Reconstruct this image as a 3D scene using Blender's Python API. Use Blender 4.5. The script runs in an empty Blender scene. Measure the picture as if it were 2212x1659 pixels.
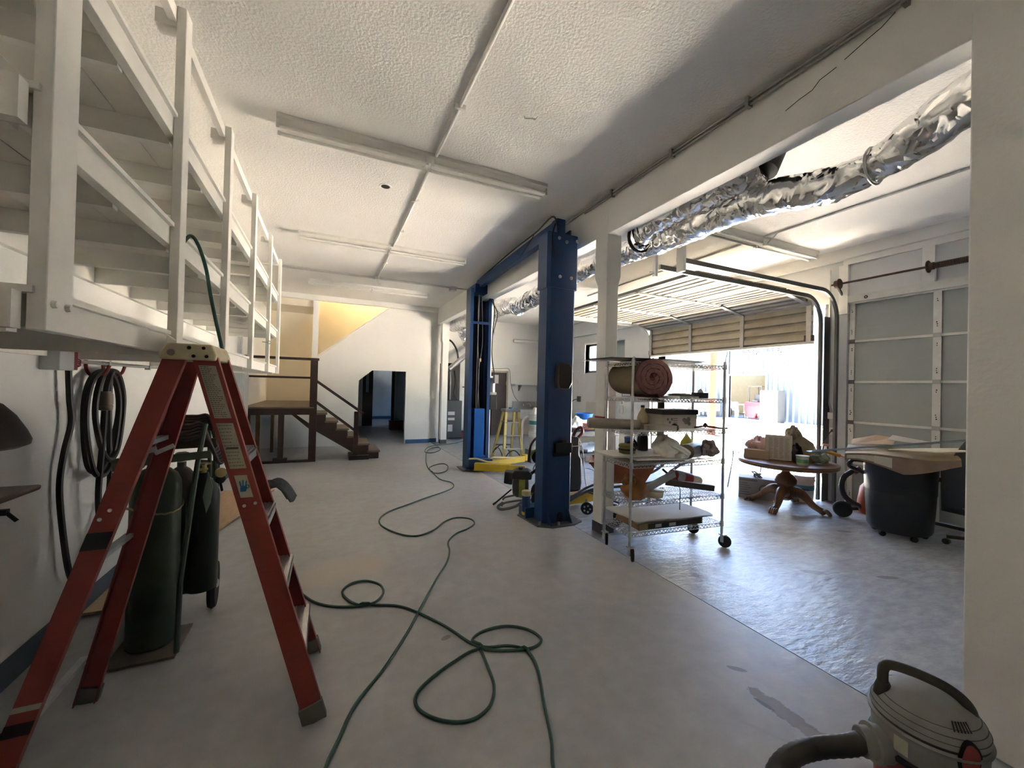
import bpy, bmesh, math, random
from math import sin, cos, pi, radians
from mathutils import Vector, Matrix
random.seed(7)
SC = bpy.context.scene
COL = SC.collection

# ------------------------------------------------------------------ camera, sky, sun, exposure
YAW, PITCH, ROLL = 0.428238, 0.008568, 0.024358
fw = Vector((sin(YAW)*cos(PITCH), cos(YAW)*cos(PITCH), sin(PITCH)))
rt = Vector((cos(YAW), -sin(YAW), 0.0)); up = rt.cross(fw)
rt2 = rt*cos(ROLL)+up*sin(ROLL); up2 = -rt*sin(ROLL)+up*cos(ROLL)
cd = bpy.data.cameras.new('camera'); cam = bpy.data.objects.new('camera', cd); COL.objects.link(cam)
M4 = Matrix(((rt2.x, up2.x, -fw.x, 0.0), (rt2.y, up2.y, -fw.y, 0.0), (rt2.z, up2.z, -fw.z, 1.55), (0, 0, 0, 1)))
cam.matrix_world = M4
cd.sensor_width = 36.0; cd.lens = 870.0/2212.0*36.0; cd.clip_start = 0.05; cd.clip_end = 300
SC.camera = cam
w = bpy.data.worlds.new('sky'); SC.world = w; w.use_nodes = True
nt = w.node_tree; nt.nodes.clear()
sk = nt.nodes.new('ShaderNodeTexSky'); sk.sky_type = 'NISHITA'; sk.sun_disc = False
sk.sun_elevation = radians(58); sk.sun_rotation = radians(-12); sk.air_density = 1.0; sk.dust_density = 1.0
bg = nt.nodes.new('ShaderNodeBackground'); bg.inputs[1].default_value = 0.20
wo = nt.nodes.new('ShaderNodeOutputWorld')
nt.links.new(sk.outputs[0], bg.inputs[0]); nt.links.new(bg.outputs[0], wo.inputs[0])
SUN_AZ, SUN_EL = radians(12), radians(58)      # towards +Y, a little towards -X
sd = bpy.data.lights.new('sun', 'SUN'); sd.energy = 15.5; sd.angle = radians(0.6); sd.color = (1.0, 0.945, 0.85)
so = bpy.data.objects.new('sun', sd); COL.objects.link(so)
to_sun = Vector((-sin(SUN_AZ)*cos(SUN_EL), cos(SUN_AZ)*cos(SUN_EL), sin(SUN_EL)))
so.rotation_euler = to_sun.to_track_quat('Z', 'Y').to_euler()
vs = SC.view_settings
vs.view_transform = 'Standard'; vs.look = 'None'; vs.gamma = 1.0; vs.use_curve_mapping = False; vs.exposure = 4.33
SC.cycles.use_denoising = True
SC.cycles.max_bounces = 9; SC.cycles.diffuse_bounces = 7; SC.cycles.glossy_bounces = 4; SC.cycles.use_adaptive_sampling = True; SC.cycles.adaptive_threshold = 0.02
SC.cycles.transparent_max_bounces = 8; SC.cycles.caustics_reflective = False; SC.cycles.caustics_refractive = False
SC.cycles.sample_clamp_indirect = 12.0

# ------------------------------------------------------------------ mesh helper
class MB:
    def __init__(s): s.v = []; s.f = []
    def add(s, vs, fs):
        n = len(s.v); s.v += [tuple(v) for v in vs]; s.f += [tuple(i+n for i in f) for f in fs]; return s
    def box(s, x0, y0, z0, x1, y1, z1):
        return s.add([(x0,y0,z0),(x1,y0,z0),(x1,y1,z0),(x0,y1,z0),(x0,y0,z1),(x1,y0,z1),(x1,y1,z1),(x0,y1,z1)],
                     [(3,2,1,0),(4,5,6,7),(0,1,5,4),(1,2,6,5),(2,3,7,6),(3,0,4,7)])
    def bar(s, p, q, w, h, ref=(0,0,1)):      # square bar from p to q, w across, h along ref
        p = Vector(p); q = Vector(q); d = (q-p).normalized(); r = Vector(ref)
        a = d.cross(r)
        if a.length < 1e-4: a = d.cross(Vector((1,0,0)))
        a.normalize(); b = a.cross(d).normalized(); a = a*(w/2); b = b*(h/2)
        vs = [p-a-b, p+a-b, p+a+b, p-a+b, q-a-b, q+a-b, q+a+b, q-a+b]
        return s.add(vs, [(0,1,2,3),(7,6,5,4),(4,5,1,0),(5,6,2,1),(6,7,3,2),(7,4,0,3)])
    def cyl(s, p, q, r, r2=None, n=14, caps=True):
        p = Vector(p); q = Vector(q); d = (q-p).normalized(); r2 = r if r2 is None else r2
        a = d.orthogonal().normalized(); b = d.cross(a)
        vs = []
        for k in range(n):
            t = 2*pi*k/n; e = a*cos(t)+b*sin(t); vs += [p+e*r, q+e*r2]
        fs = [(2*k, 2*((k+1)%n), 2*((k+1)%n)+1, 2*k+1) for k in range(n)]
        if caps: fs += [tuple(2*k for k in range(n-1,-1,-1)), tuple(2*k+1 for k in range(n))]
        return s.add(vs, fs)
    def tube(s, pts, r, n=8, closed=False, caps=True, rf=None):
        P = [Vector(p) for p in pts]; m = len(P); fr = None; vs = []; fs = []
        for i in range(m):
            if closed: d = P[(i+1)%m]-P[i-1]
            else: d = P[min(i+1,m-1)]-P[max(i-1,0)]
            if d.length < 1e-9: d = Vector((0,0,1))
            d.normalize()
            a = d.orthogonal().normalized() if fr is None else (fr-d*fr.dot(d))
            if a.length < 1e-6: a = d.orthogonal()
            a.normalize(); fr = a; b = d.cross(a)
            for k in range(n):
                t = 2*pi*k/n; rr = r if rf is None else rf(i, k)
                vs.append(P[i]+(a*cos(t)+b*sin(t))*rr)
        for i in range(m if closed else m-1):
            j = (i+1)%m
            for k in range(n):
                l = (k+1)%n; fs.append((i*n+k, i*n+l, j*n+l, j*n+k))
        if caps and not closed: fs += [tuple(range(n-1,-1,-1)), tuple((m-1)*n+k for k in range(n))]
        return s.add(vs, fs)
    def lathe(s, prof, c=(0,0,0), n=24, ax=None, caps=True):   # prof = [(r, h)...] along ax
        c = Vector(c); d = Vector(ax or (0,0,1)).normalized(); a = d.orthogonal().normalized(); b = d.cross(a)
        vs = []; m = len(prof)
        for r, h in prof:
            for k in range(n):
                t = 2*pi*k/n; vs.append(c+d*h+(a*cos(t)+b*sin(t))*max(r,1e-4))
        fs = [(i*n+k, i*n+(k+1)%n, (i+1)*n+(k+1)%n, (i+1)*n+k) for i in range(m-1) for k in range(n)]
        if caps: fs += [tuple(range(n-1,-1,-1)), tuple((m-1)*n+k for k in range(n))]
        return s.add(vs, fs)
    def prism(s, poly, a, b, axis='y'):        # poly in the two other axes, extruded from a to b
        def pt(u, v, t): return {'y': (u,t,v), 'x': (t,u,v), 'z': (u,v,t)}[axis]
        n = len(poly); vs = [pt(u,v,a) for u,v in poly]+[pt(u,v,b) for u,v in poly]
        fs = [tuple(range(n)), tuple(range(2*n-1,n-1,-1))]+[(k,n+k,n+(k+1)%n,(k+1)%n) for k in range(n)]
        return s.add(vs, fs)
    def grid(s, fn, nu, nv):
        vs = [fn(i/(nu-1), j/(nv-1)) for j in range(nv) for i in range(nu)]
        fs = [(j*nu+i, j*nu+i+1, (j+1)*nu+i+1, (j+1)*nu+i) for j in range(nv-1) for i in range(nu-1)]
        return s.add(vs, fs)
    def move(s, d):
        d = Vector(d); s.v = [tuple(Vector(v)+d) for v in s.v]; return s
    def xf(s, m): s.v = [tuple(m @ Vector(v)) for v in s.v]; return s
    def mesh(s, name, sharp=35):
        me = bpy.data.meshes.new(name); me.from_pydata(s.v, [], s.f)
        bm = bmesh.new(); bm.from_mesh(me); bmesh.ops.recalc_face_normals(bm, faces=bm.faces); bm.to_mesh(me); bm.free()
        me.polygons.foreach_set('use_smooth', [True]*len(me.polygons)); me.set_sharp_from_angle(angle=radians(sharp))
        me.update(); return me

def smooth(pts, k=6, closed=False):            # Catmull-Rom
    P = [Vector(p) for p in pts]; out = []; n = len(P)
    for i in range(n if closed else n-1):
        if closed: a, b, c, d = P[i-1], P[i], P[(i+1)%n], P[(i+2)%n]
        else: a, b, c, d = P[max(i-1,0)], P[i], P[i+1], P[min(i+2,n-1)]
        for j in range(k):
            t = j/k
            out.append(0.5*((2*b)+(c-a)*t+(2*a-5*b+4*c-d)*t*t+(3*b-a-3*c+d)*t*t*t))
    if not closed: out.append(P[-1])
    return out

XF = {}
def link(o): COL.objects.link(o); return o
def tag(o, label, cat, group=None):
    o['label'] = label; o['category'] = cat
    if group: o['group'] = group
    return o
def thing(name, label, cat, loc=(0,0,0), rz=0.0, group=None):
    o = link(bpy.data.objects.new(name, None)); o.location = loc; o.rotation_euler = (0,0,rz); o.empty_display_size = 0.1
    XF[o.name] = Matrix.Translation(Vector(loc)) @ Matrix.Rotation(rz, 4, 'Z')
    return tag(o, label, cat, group)
def obj(name, mb, m, parent=None, local=False, sharp=35, bevel=0, label=None, sub=0):
    me = mb.mesh(name, sharp)
    if parent is not None:
        mw = Matrix.Identity(4)
        if not local: me.transform(XF[parent.name].inverted())
    me.materials.append(m)
    o = link(bpy.data.objects.new(name, me))
    if parent is not None: o.parent = parent; XF[o.name] = XF[parent.name]
    else: XF[o.name] = Matrix.Identity(4)
    if bevel:
        b = o.modifiers.new('bevel', 'BEVEL'); b.width = bevel; b.segments = 2; b.limit_method = 'ANGLE'
    if label: o['label'] = label
    return o
def struct(name, mb, m, parent=None, label=None, sharp=35, bevel=0):
    o = obj(name, mb, m, parent, sharp=sharp, bevel=bevel)
    if parent is None: o['kind'] = 'structure'
    if label: o['label'] = label
    return o
def dup(root, loc=None, rz=None, label=None):
    r = link(root.copy())
    if loc is not None: r.location = loc
    if rz is not None: r.rotation_euler = (0,0,rz)
    if label: r['label'] = label
    for ch in list(root.children):
        c = link(ch.copy()); c.parent = r
        for g in ch.children:
            d = link(g.copy()); d.parent = c
    return r

# ------------------------------------------------------------------ materials
MATS = {}
def mat(name, col, rough=0.55, metal=0.0, var=0.06, scale=4.0, bump=0.0, bscale=60.0, col2=None, mix=0.5, spec=0.35, detail=4.0, stretch=None):
    if name in MATS: return MATS[name]
    m = bpy.data.materials.new(name); m.use_nodes = True; t = m.node_tree; L = t.links
    b = t.nodes['Principled BSDF']; tc = t.nodes.new('ShaderNodeTexCoord'); src = tc.outputs['Object']
    if stretch:
        mp = t.nodes.new('ShaderNodeMapping'); mp.inputs['Scale'].default_value = stretch; L.new(src, mp.inputs[0]); src = mp.outputs[0]
    n = t.nodes.new('ShaderNodeTexNoise'); n.inputs['Scale'].default_value = scale; n.inputs['Detail'].default_value = detail
    L.new(src, n.inputs['Vector'])
    r = t.nodes.new('ShaderNodeValToRGB'); L.new(n.outputs['Fac'], r.inputs[0])
    c = Vector(col); d = Vector(col2) if col2 else c*(1-2*var)
    e = r.color_ramp.elements
    e[0].position = 0.5-0.28*mix*2 if not col2 else max(0, mix-0.12); e[1].position = 0.72 if not col2 else min(1, mix+0.12)
    e[0].color = (*d, 1); e[1].color = (*c, 1)
    L.new(r.outputs[0], b.inputs['Base Color'])
    b.inputs['Roughness'].default_value = rough; b.inputs['Metallic'].default_value = metal
    b.inputs['Specular IOR Level'].default_value = spec
    if bump:
        n2 = t.nodes.new('ShaderNodeTexNoise'); n2.inputs['Scale'].default_value = bscale; n2.inputs['Detail'].default_value = 5
        L.new(src, n2.inputs['Vector'])
        bp = t.nodes.new('ShaderNodeBump'); bp.inputs['Strength'].default_value = bump; bp.inputs['Distance'].default_value = 0.01
        L.new(n2.outputs['Fac'], bp.inputs['Height']); L.new(bp.outputs[0], b.inputs['Normal'])
    MATS[name] = m; return m
WALL = mat('wall_paint', (0.80,0.79,0.76), 0.6, var=0.03, scale=1.5, bump=0.25, bscale=35)
WALLG = mat('grey_block_paint', (0.60,0.61,0.62), 0.6, var=0.04, scale=2, bump=0.3, bscale=25)
WALLT = mat('cream_wall_paint', (0.80,0.74,0.62), 0.6, var=0.03, scale=1.5, bump=0.2, bscale=40)
CEILM = mat('stucco_ceiling', (0.80,0.78,0.745), 0.65, var=0.03, scale=1.2, bump=0.6, bscale=55)
WOODW = mat('white_painted_wood', (0.80,0.78,0.73), 0.5, var=0.05, scale=6, bump=0.15, bscale=20, stretch=(1,1,1))
BASEB = mat('blue_grey_base_paint', (0.10,0.13,0.17), 0.5, var=0.1)
BASEBL = mat('blue_base_paint', (0.05,0.13,0.28), 0.45, var=0.1)
DARKGAP = mat('dark_gap', (0.02,0.02,0.02), 0.8)
# ------------------------------------------------------------------ floor material
def floor_mat(name, col, bumpy, patch=None, stains=()):
    m = bpy.data.materials.new(name); m.use_nodes = True; t = m.node_tree; L = t.links; N = t.nodes.new
    b = t.nodes['Principled BSDF']; tc = N('ShaderNodeTexCoord'); src = tc.outputs['Object']
    def noise(s, d=5, vec=None, rough=0.55):
        n = N('ShaderNodeTexNoise'); n.inputs['Scale'].default_value = s; n.inputs['Detail'].default_value = d
        n.inputs['Roughness'].default_value = rough; L.new(vec or src, n.inputs['Vector']); return n.outputs['Fac']
    def ramp(f, a, c, ca, cb):
        r = N('ShaderNodeValToRGB'); L.new(f, r.inputs[0]); e = r.color_ramp.elements
        e[0].position = a; e[1].position = c; e[0].color = (*ca,1); e[1].color = (*cb,1); return r.outputs[0]
    def mixc(f, a, c):
        x = N('ShaderNodeMix'); x.data_type = 'RGBA'; L.new(f, x.inputs[0])
        for s, v in ((6, a), (7, c)):
            if isinstance(v, tuple): x.inputs[s].default_value = (*v,1)
            else: L.new(v, x.inputs[s])
        return x.outputs[2]
    c = Vector(col)
    base = ramp(noise(0.7), 0.3, 0.7, tuple(c*0.86), tuple(c*1.06))
    fine = ramp(noise(9, 6), 0.35, 0.75, (0.88,0.88,0.88), (1.03,1.03,1.03))
    x = N('ShaderNodeMix'); x.data_type = 'RGBA'; x.blend_type = 'MULTIPLY'; x.inputs[0].default_value = 1
    L.new(base, x.inputs[6]); L.new(fine, x.inputs[7]); out = x.outputs[2]
    if bumpy[0] > 0.3:                     # trowel streaks, their bright highlights put into the colour
        mq = N('ShaderNodeMapping'); mq.inputs['Rotation'].default_value = (0,0,0.75); mq.inputs['Scale'].default_value = (1.0, 3.2, 1); L.new(src, mq.inputs[0])
        sx = N('ShaderNodeMix'); sx.data_type = 'RGBA'; sx.blend_type = 'MULTIPLY'; sx.inputs[0].default_value = 1
        L.new(out, sx.inputs[6]); L.new(ramp(noise(4.5, 8, mq.outputs[0], 0.68), 0.34, 0.62, (0.86,0.87,0.89), (1.12,1.12,1.12)), sx.inputs[7]); out = sx.outputs[2]
    def blob(cx, cy, rx, ry, ang, k=0.6, ns=6):      # 0..1 mask of a ragged patch
        mp = N('ShaderNodeMapping'); mp.vector_type = 'TEXTURE'; mp.inputs['Location'].default_value = (cx, cy, 0)
        mp.inputs['Rotation'].default_value = (0,0,ang); mp.inputs['Scale'].default_value = (rx, ry, 1); L.new(src, mp.inputs[0])
        ln = N('ShaderNodeVectorMath'); ln.operation = 'LENGTH'; L.new(mp.outputs[0], ln.inputs[0])
        ad = N('ShaderNodeMath'); ad.operation = 'MULTIPLY_ADD'; L.new(noise(ns, 6, rough=0.7), ad.inputs[0]); ad.inputs[1].default_value = k*2; L.new(ln.outputs['Value'], ad.inputs[2])
        return ad.outputs[0]
    for (cx, cy, rx, ry, ang, cc, soft, k, ns) in stains:
        f = blob(cx, cy, rx, ry, ang, k, ns)
        sc_ = N('ShaderNodeMath'); sc_.operation = 'MULTIPLY'; L.new(f, sc_.inputs[0]); sc_.inputs[1].default_value = 0.4; f = sc_.outputs[0]
        r = ramp(f, 0.4*(1+k-soft), 0.4*(1+k+soft), (1,1,1), (0,0,0)); out = mixc(r, out, cc)
    L.new(out, b.inputs['Base Color'])
    mr = N('ShaderNodeMapRange'); L.new(noise(1.6, 3), mr.inputs[0]); mr.inputs[1].default_value = 0.2; mr.inputs[2].default_value = 0.8
    mr.inputs[3].default_value = bumpy[2]; mr.inputs[4].default_value = bumpy[3]
    L.new(mr.outputs[0], b.inputs['Roughness']); b.inputs['Specular IOR Level'].default_value = bumpy[4]
    mp = N('ShaderNodeMapping'); mp.inputs['Rotation'].default_value = (0,0,0.6); mp.inputs['Scale'].default_value = (1, 2.6, 1); L.new(src, mp.inputs[0])
    bp = N('ShaderNodeBump'); bp.inputs['Strength'].default_value = bumpy[0]; bp.inputs['Distance'].default_value = 0.02
    L.new(noise(bumpy[1], 6, mp.outputs[0], 0.6), bp.inputs['Height']); L.new(bp.outputs[0], b.inputs['Normal'])
    return m
FLOOR_L = floor_mat('painted_concrete', (0.415,0.41,0.405), (0.12, 7, 0.36, 0.44, 0.35),
    stains=[(0.12,3.62,0.38,0.22,0.3,(0.46,0.42,0.37),0.35,0.5,4), (-1.0,7.2,0.9,0.5,0.2,(0.47,0.46,0.45),0.4,0.5,3),
            (0.70,2.42,0.035,0.02,0.4,(0.24,0.235,0.23),0.15,0.3,14), (1.3,1.9,0.5,0.3,0.8,(0.38,0.38,0.385),0.4,0.5,4)])
FLOOR_R2 = floor_mat('peeled_painted_concrete', (0.45,0.47,0.495), (0.55, 7, 0.20, 0.28, 0.5),
    stains=[(2.95,2.30,0.05,0.22,0.5,(0.30,0.30,0.31),0.10,0.5,12), (3.9,2.1,0.04,0.10,0.9,(0.28,0.28,0.29),0.10,0.4,14),
            (4.4,1.8,0.03,0.09,1.1,(0.28,0.28,0.29),0.10,0.4,14), (5.4,2.6,0.03,0.08,1.0,(0.28,0.28,0.29),0.10,0.4,14)])
FLOOR_L2 = floor_mat('peeling_painted_concrete', (0.45,0.445,0.44), (0.12, 7, 0.36, 0.44, 0.35),
    stains=[(0.12,3.62,0.38,0.22,0.3,(0.46,0.42,0.37),0.35,0.5,4), (-1.0,7.2,0.9,0.5,0.2,(0.47,0.46,0.45),0.4,0.5,3),
            (0.70,2.42,0.035,0.02,0.4,(0.24,0.235,0.23),0.15,0.3,14),
            (2.06,1.22,0.05,0.19,0.02,(0.21,0.19,0.165),0.06,0.9,11), (2.08,1.05,0.045,0.10,0.5,(0.25,0.23,0.20),0.06,0.9,12), (2.02,1.30,0.012,0.05,0.1,(0.12,0.115,0.11),0.06,0.9,22),
            (2.13,1.53,0.018,0.05,0.8,(0.22,0.22,0.21),0.10,0.5,16), (1.86,1.20,0.012,0.10,0.5,(0.36,0.36,0.36),0.12,0.5,14)])
def wall_grid(name, xs, zs, skip, a, b, axis, m):
    mb = MB()
    for i in range(len(xs)-1):
        for j in range(len(zs)-1):
            if (i,j) in skip: continue
            if axis == 'x': mb.box(a, xs[i], zs[j], b, xs[i+1], zs[j+1])
            else: mb.box(xs[i], a, zs[j], xs[i+1], b, zs[j+1])
    return struct(name, mb, m)
XR, YB, CZ = 6.75, 12.0, 3.65
JX = 2.57
struct('floor', MB().box(-1.6,-2.2,-0.2,JX,19.2,0), FLOOR_L2)
struct('floor_right_slab', MB().box(JX+0.008,-2.2,-0.2,7.0,12.2,0), FLOOR_R2)
struct('floor_joint', MB().box(JX,-2.2,-0.2,JX+0.008,12.2,-0.006), DARKGAP)
# ceiling slab (the stairwell behind the back wall is open to the floor above)
struct('ceiling', MB().prism([(-1.6,-2.2),(7.0,-2.2),(7.0,12.3),(2.55,12.3),(2.55,10.85),(-1.6,10.85)], CZ, CZ+0.35, 'z'), CEILM)
struct('wall_left', MB().box(-1.65,-2.2,-0.1,-1.43,12.1,5.4), WALL)
struct('wall_front', MB().box(-1.65,-2.4,-0.1,7.0,-2.0,4.2), WALL)
struct('baseboard_left', MB().box(-1.43,-2.0,0,-1.412,8.6,0.13), BASEB)
# right wall with two overhead-door openings and a window
WIN = (8.90,9.72,2.02,2.83)
D1 = (3.53,6.89,2.90); D2 = (-0.10,3.26,2.87)
def block_mat():
    m = mat('painted_block_wall', (0.62,0.63,0.635), 0.6, var=0.05, scale=1.5)
    t = m.node_tree; L = t.links; b = t.nodes['Principled BSDF']; tc = t.nodes.new('ShaderNodeTexCoord')
    mp = t.nodes.new('ShaderNodeMapping'); mp.inputs['Rotation'].default_value = (radians(90),0,radians(90)); L.new(tc.outputs['Object'], mp.inputs[0])
    br = t.nodes.new('ShaderNodeTexBrick'); br.inputs['Scale'].default_value = 1.0; br.inputs['Brick Width'].default_value = 0.4; br.inputs['Row Height'].default_value = 0.2
    br.inputs['Mortar Size'].default_value = 0.008; br.inputs['Mortar Smooth'].default_value = 0.6
    L.new(mp.outputs[0], br.inputs['Vector'])
    bp = t.nodes.new('ShaderNodeBump'); bp.inputs['Strength'].default_value = 0.25; bp.inputs['Distance'].default_value = 0.006; bp.invert = True
    L.new(br.outputs['Fac'], bp.inputs['Height']); L.new(bp.outputs[0], b.inputs['Normal']); return m
BLOCK = block_mat()
ys = [-2.2, D2[0], D2[1], D1[0], D1[1], 8.02, 8.75, WIN[0], WIN[1], 12.2]; zs = [-0.1, WIN[2], WIN[3], D1[2], 4.25]
wall_grid('wall_right', ys, zs, {(1,0),(1,1),(1,2),(3,0),(3,1),(3,2),(5,1),(7,1)}, XR, XR+0.22, 'x', BLOCK)
struct('window_2', MB().box(XR+0.12,8.02,WIN[2],XR+0.2,8.75,WIN[3]), mat('grey_green_board', (0.36,0.40,0.39), 0.6), label='boarded-up window recess with boxes on its sill')
FRAME = mat('dark_window_frame', (0.10,0.105,0.11), 0.4)
wf = struct('window_1', MB().box(XR-0.012,WIN[0]-0.05,WIN[2]-0.03,XR+0.10,WIN[0],WIN[3]+0.05).box(XR-0.012,WIN[1],WIN[2]-0.03,XR+0.10,WIN[1]+0.05,WIN[3]+0.05)
            .box(XR-0.012,WIN[0],WIN[3],XR+0.10,WIN[1],WIN[3]+0.05), WOODW)
fr = MB()
y0,y1,z0,z1 = WIN
fr.box(XR+0.10,y0,z0,XR+0.14,y0+0.06,z1).box(XR+0.10,y1-0.06,z0,XR+0.14,y1,z1).box(XR+0.10,y0,z0,XR+0.14,y1,z0+0.06).box(XR+0.10,y0,z1-0.05,XR+0.14,y1,z1).box(XR+0.10,y0,2.40,XR+0.14,y1,2.44)
obj('window_frame', fr, FRAME, wf)
GLASS = bpy.data.materials.new('clear_glass'); GLASS.use_nodes = True
_t = GLASS.node_tree; _t.nodes.clear(); _o = _t.nodes.new('ShaderNodeOutputMaterial'); _g = _t.nodes.new('ShaderNodeBsdfGlossy'); _g.inputs[1].default_value = 0.02
_tr = _t.nodes.new('ShaderNodeBsdfTransparent'); _mx = _t.nodes.new('ShaderNodeMixShader'); _mx.inputs[0].default_value = 0.08
_t.links.new(_tr.outputs[0], _mx.inputs[1]); _t.links.new(_g.outputs[0], _mx.inputs[2]); _t.links.new(_mx.outputs[0], _o.inputs[0])
obj('pane', MB().box(XR+0.118,y0+0.06,z0+0.06,XR+0.124,y1-0.06,2.40), GLASS, wf); obj('pane', MB().box(XR+0.118,y0+0.06,2.44,XR+0.124,y1-0.06,z1-0.05), GLASS, wf)
struct('trim_1', MB().box(XR-0.05,6.95,3.10,XR,YB,3.19), WALLG)
struct('trim_2', MB().box(XR-0.10,-2.0,3.50,XR,YB,CZ).box(XR-0.04,-2.0,3.42,XR,3.3,3.50), WALL)
# back wall of the right bay, with a brown door
wall_grid('wall_back_right', [2.55,4.60,5.32,7.0], [-0.1,2.05,4.2], {(1,0)}, YB, YB+0.2, 'y', WALL)
struct('trim_3', MB().box(3.75,YB-0.025,2.27,XR,YB,2.30), WALL)
BROWN = mat('dark_brown_paint', (0.060,0.042,0.038), 0.5, var=0.15)
BROWN2 = mat('dark_brown_stain', (0.052,0.030,0.027), 0.45, var=0.2, scale=8, stretch=(1,1,8))
d3 = struct('door_3', MB().box(4.60,YB-0.005,0,4.64,YB+0.15,2.05).box(5.28,YB-0.005,0,5.34,YB+0.15,2.08).box(4.60,YB-0.005,2.02,5.34,YB+0.15,2.08), mat('tan_door_frame', (0.45,0.38,0.28), 0.5))
obj('door_leaf', MB().box(4.78,YB+0.02,0.01,5.27,YB+0.06,2.02), BROWN, d3)
obj('hinge', MB().cyl((5.27,YB+0.01,1.62),(5.27,YB+0.01,1.74),0.014,n=8), mat('brass', (0.6,0.45,0.2), 0.35, 1.0), d3)
obj('hinge', MB().cyl((5.27,YB+0.01,0.52),(5.27,YB+0.01,0.64),0.014,n=8), MATS['brass'], d3)
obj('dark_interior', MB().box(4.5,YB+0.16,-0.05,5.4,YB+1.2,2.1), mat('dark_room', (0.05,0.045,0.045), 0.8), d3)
# stair wall with the triangular opening and the passage
WY = 10.85
struct('wall_back', MB().prism([(-0.25,0),(0.70,0),(0.70,1.63),(1.02,1.90),(1.87,1.90),(1.87,0),(2.52,0),(2.52,3.10),(2.76,3.34),(2.76,CZ),(1.40,CZ),(1.40,3.52),(-0.21,2.19),(-0.25,2.19)], WY, WY+0.11, 'y'), WALL)
struct('wall_back_return', MB().box(2.50,WY+0.11,0,2.80,WY+0.30,CZ).box(2.66,WY+0.3,0,2.80,YB,CZ), WALL)
struct('baseboard_back', MB().box(1.89,WY-0.018,0,2.52,WY,0.105).box(2.52,WY+0.09,0,2.74,WY+0.11,0.105), BASEBL)
struct('trim_4', MB().box(-0.37,WY-0.05,1.05,-0.25,WY+0.08,CZ), WALL)
struct('trim_5', MB().box(-1.43,WY-0.14,3.53,2.66,WY-0.02,CZ), WALL)
struct('trim_6', MB().bar((-0.24,WY-0.01,2.20),(1.42,WY-0.01,3.555),0.13,0.03,(0,0,1)), WALL)
struct('wall_stairwell', MB().box(-1.6,YB,-0.1,0.52,YB+0.2,5.4).box(0.52,YB,2.16,2.66,YB+0.2,5.4), WALLT)
struct('wall_under_landing', MB().box(-1.43,WY,0,-0.25,WY+0.1,1.04), WALL)
struct('ceiling_stairwell', MB().box(-1.6,10.9,5.2,2.7,12.2,5.4).box(2.66,10.9,CZ+0.3,2.8,12.2,5.4).box(-1.6,10.85,CZ+0.3,2.7,10.97,5.4), WALLT)
struct('ceiling_landing', MB().box(-1.43,WY+0.02,3.38,-0.33,YB,3.56), WALLT)
# passage under the stairs and the room behind it
PW = mat('passage_paint', (0.50,0.53,0.56), 0.6)
struct('wall_passage', MB().box(0.52,WY+0.11,-0.02,0.62,YB+0.2,2.3).box(0.52,YB+0.2,-0.02,0.62,19,2.4).box(2.42,YB+0.2,-0.02,2.52,16,2.4), PW)
struct('ceiling_passage', MB().box(0.5,WY+0.11,2.05,2.55,YB+0.2,2.15).box(0.5,YB+0.2,2.3,2.6,19.1,2.4).box(2.4,16.0,2.3,4.2,19.1,2.4), PW)
struct('wall_passage_back', MB().box(0.5,18.8,-0.02,4.2,19.0,2.4), mat('blue_grey_paint', (0.42,0.50,0.58), 0.6))
struct('baseboard_passage', MB().box(0.62,18.78,0,4.1,18.8,0.13), BASEBL)
wall_grid('wall_passage_side', [15.9,17.0,17.6,19.0], [-0.02,1.3,1.9,2.4], {(1,1)}, 4.1, 4.2, 'x', PW)  # unseen window hole, put in to let daylight into the passage room
struct('wall_passage_front', MB().box(2.42,15.88,-0.02,4.2,15.98,2.4), PW)
struct('floor_passage_side', MB().box(JX,15.9,-0.1,4.2,19.0,0.0), FLOOR_L)
pd = struct('door_4', MB().box(1.16,15.75,0,1.52,15.86,2.3).box(2.20,15.75,0,2.30,15.86,2.3).box(0.62,15.75,2.06,2.45,15.86,2.3), mat('black_paint', (0.012,0.012,0.016), 0.4))
obj('door_side_panel', MB().box(2.30,15.77,0,2.44,15.84,2.06), PW, pd); obj('door_side_panel', MB().box(0.62,15.77,0,1.16,15.84,2.06), PW, pd)
obj('door_glass', MB().box(1.27,15.74,1.25,1.37,15.75,1.98), mat('pale_glass', (0.20,0.25,0.3), 0.2), pd)
# beam line with its posts
struct('ceiling_beam', MB().box(2.68,-2.0,3.22,2.84,10.88,CZ), WALL, bevel=0.006)
def post(name, x0, x1, y0, y1):
    p = struct(name, MB().box(x0,y0,0.0,x1,y1,2.80), WALL, bevel=0.006)
    e = 0.022
    mb = MB(); a = [(x0,y0),(x1,y0),(x1,y1),(x0,y1)]; b = [(x0-e,y0-e),(x1+e*.4,y0-e),(x1+e*.4,y1+e),(x0-e,y1+e)]
    mb.add([(*q,2.70) for q in a]+[(*q,2.78) for q in b]+[(*q,3.50) for q in b], [(0,1,5,4),(1,2,6,5),(2,3,7,6),(3,0,4,7),(4,5,9,8),(5,6,10,9),(6,7,11,10),(7,4,8,11),(8,9,10,11),(3,2,1,0)])
    obj('post_cap', mb, WALL, p)
    obj('steel_boot', MB().box(x0-.004,y0-.004,0,x1+.004,y1+.004,0.11), mat('dark_steel', (0.12,0.115,0.11), 0.5, 0.6), p)
    return p
p_ = post('beam_post', 2.70, 2.855, 3.52, 3.68)
obj('red_tape', MB().box(2.696,3.516,1.235,2.712,3.684,1.26), mat('red_tape', (0.35,0.05,0.05), 0.5), p_)
post('beam_post', 2.76, 2.92, 10.55, 10.72)
struct('wall_pillar', MB().box(2.66,-2.0,0,2.88,0.815,CZ), WALL, bevel=0.008)
ck = MB()
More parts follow.
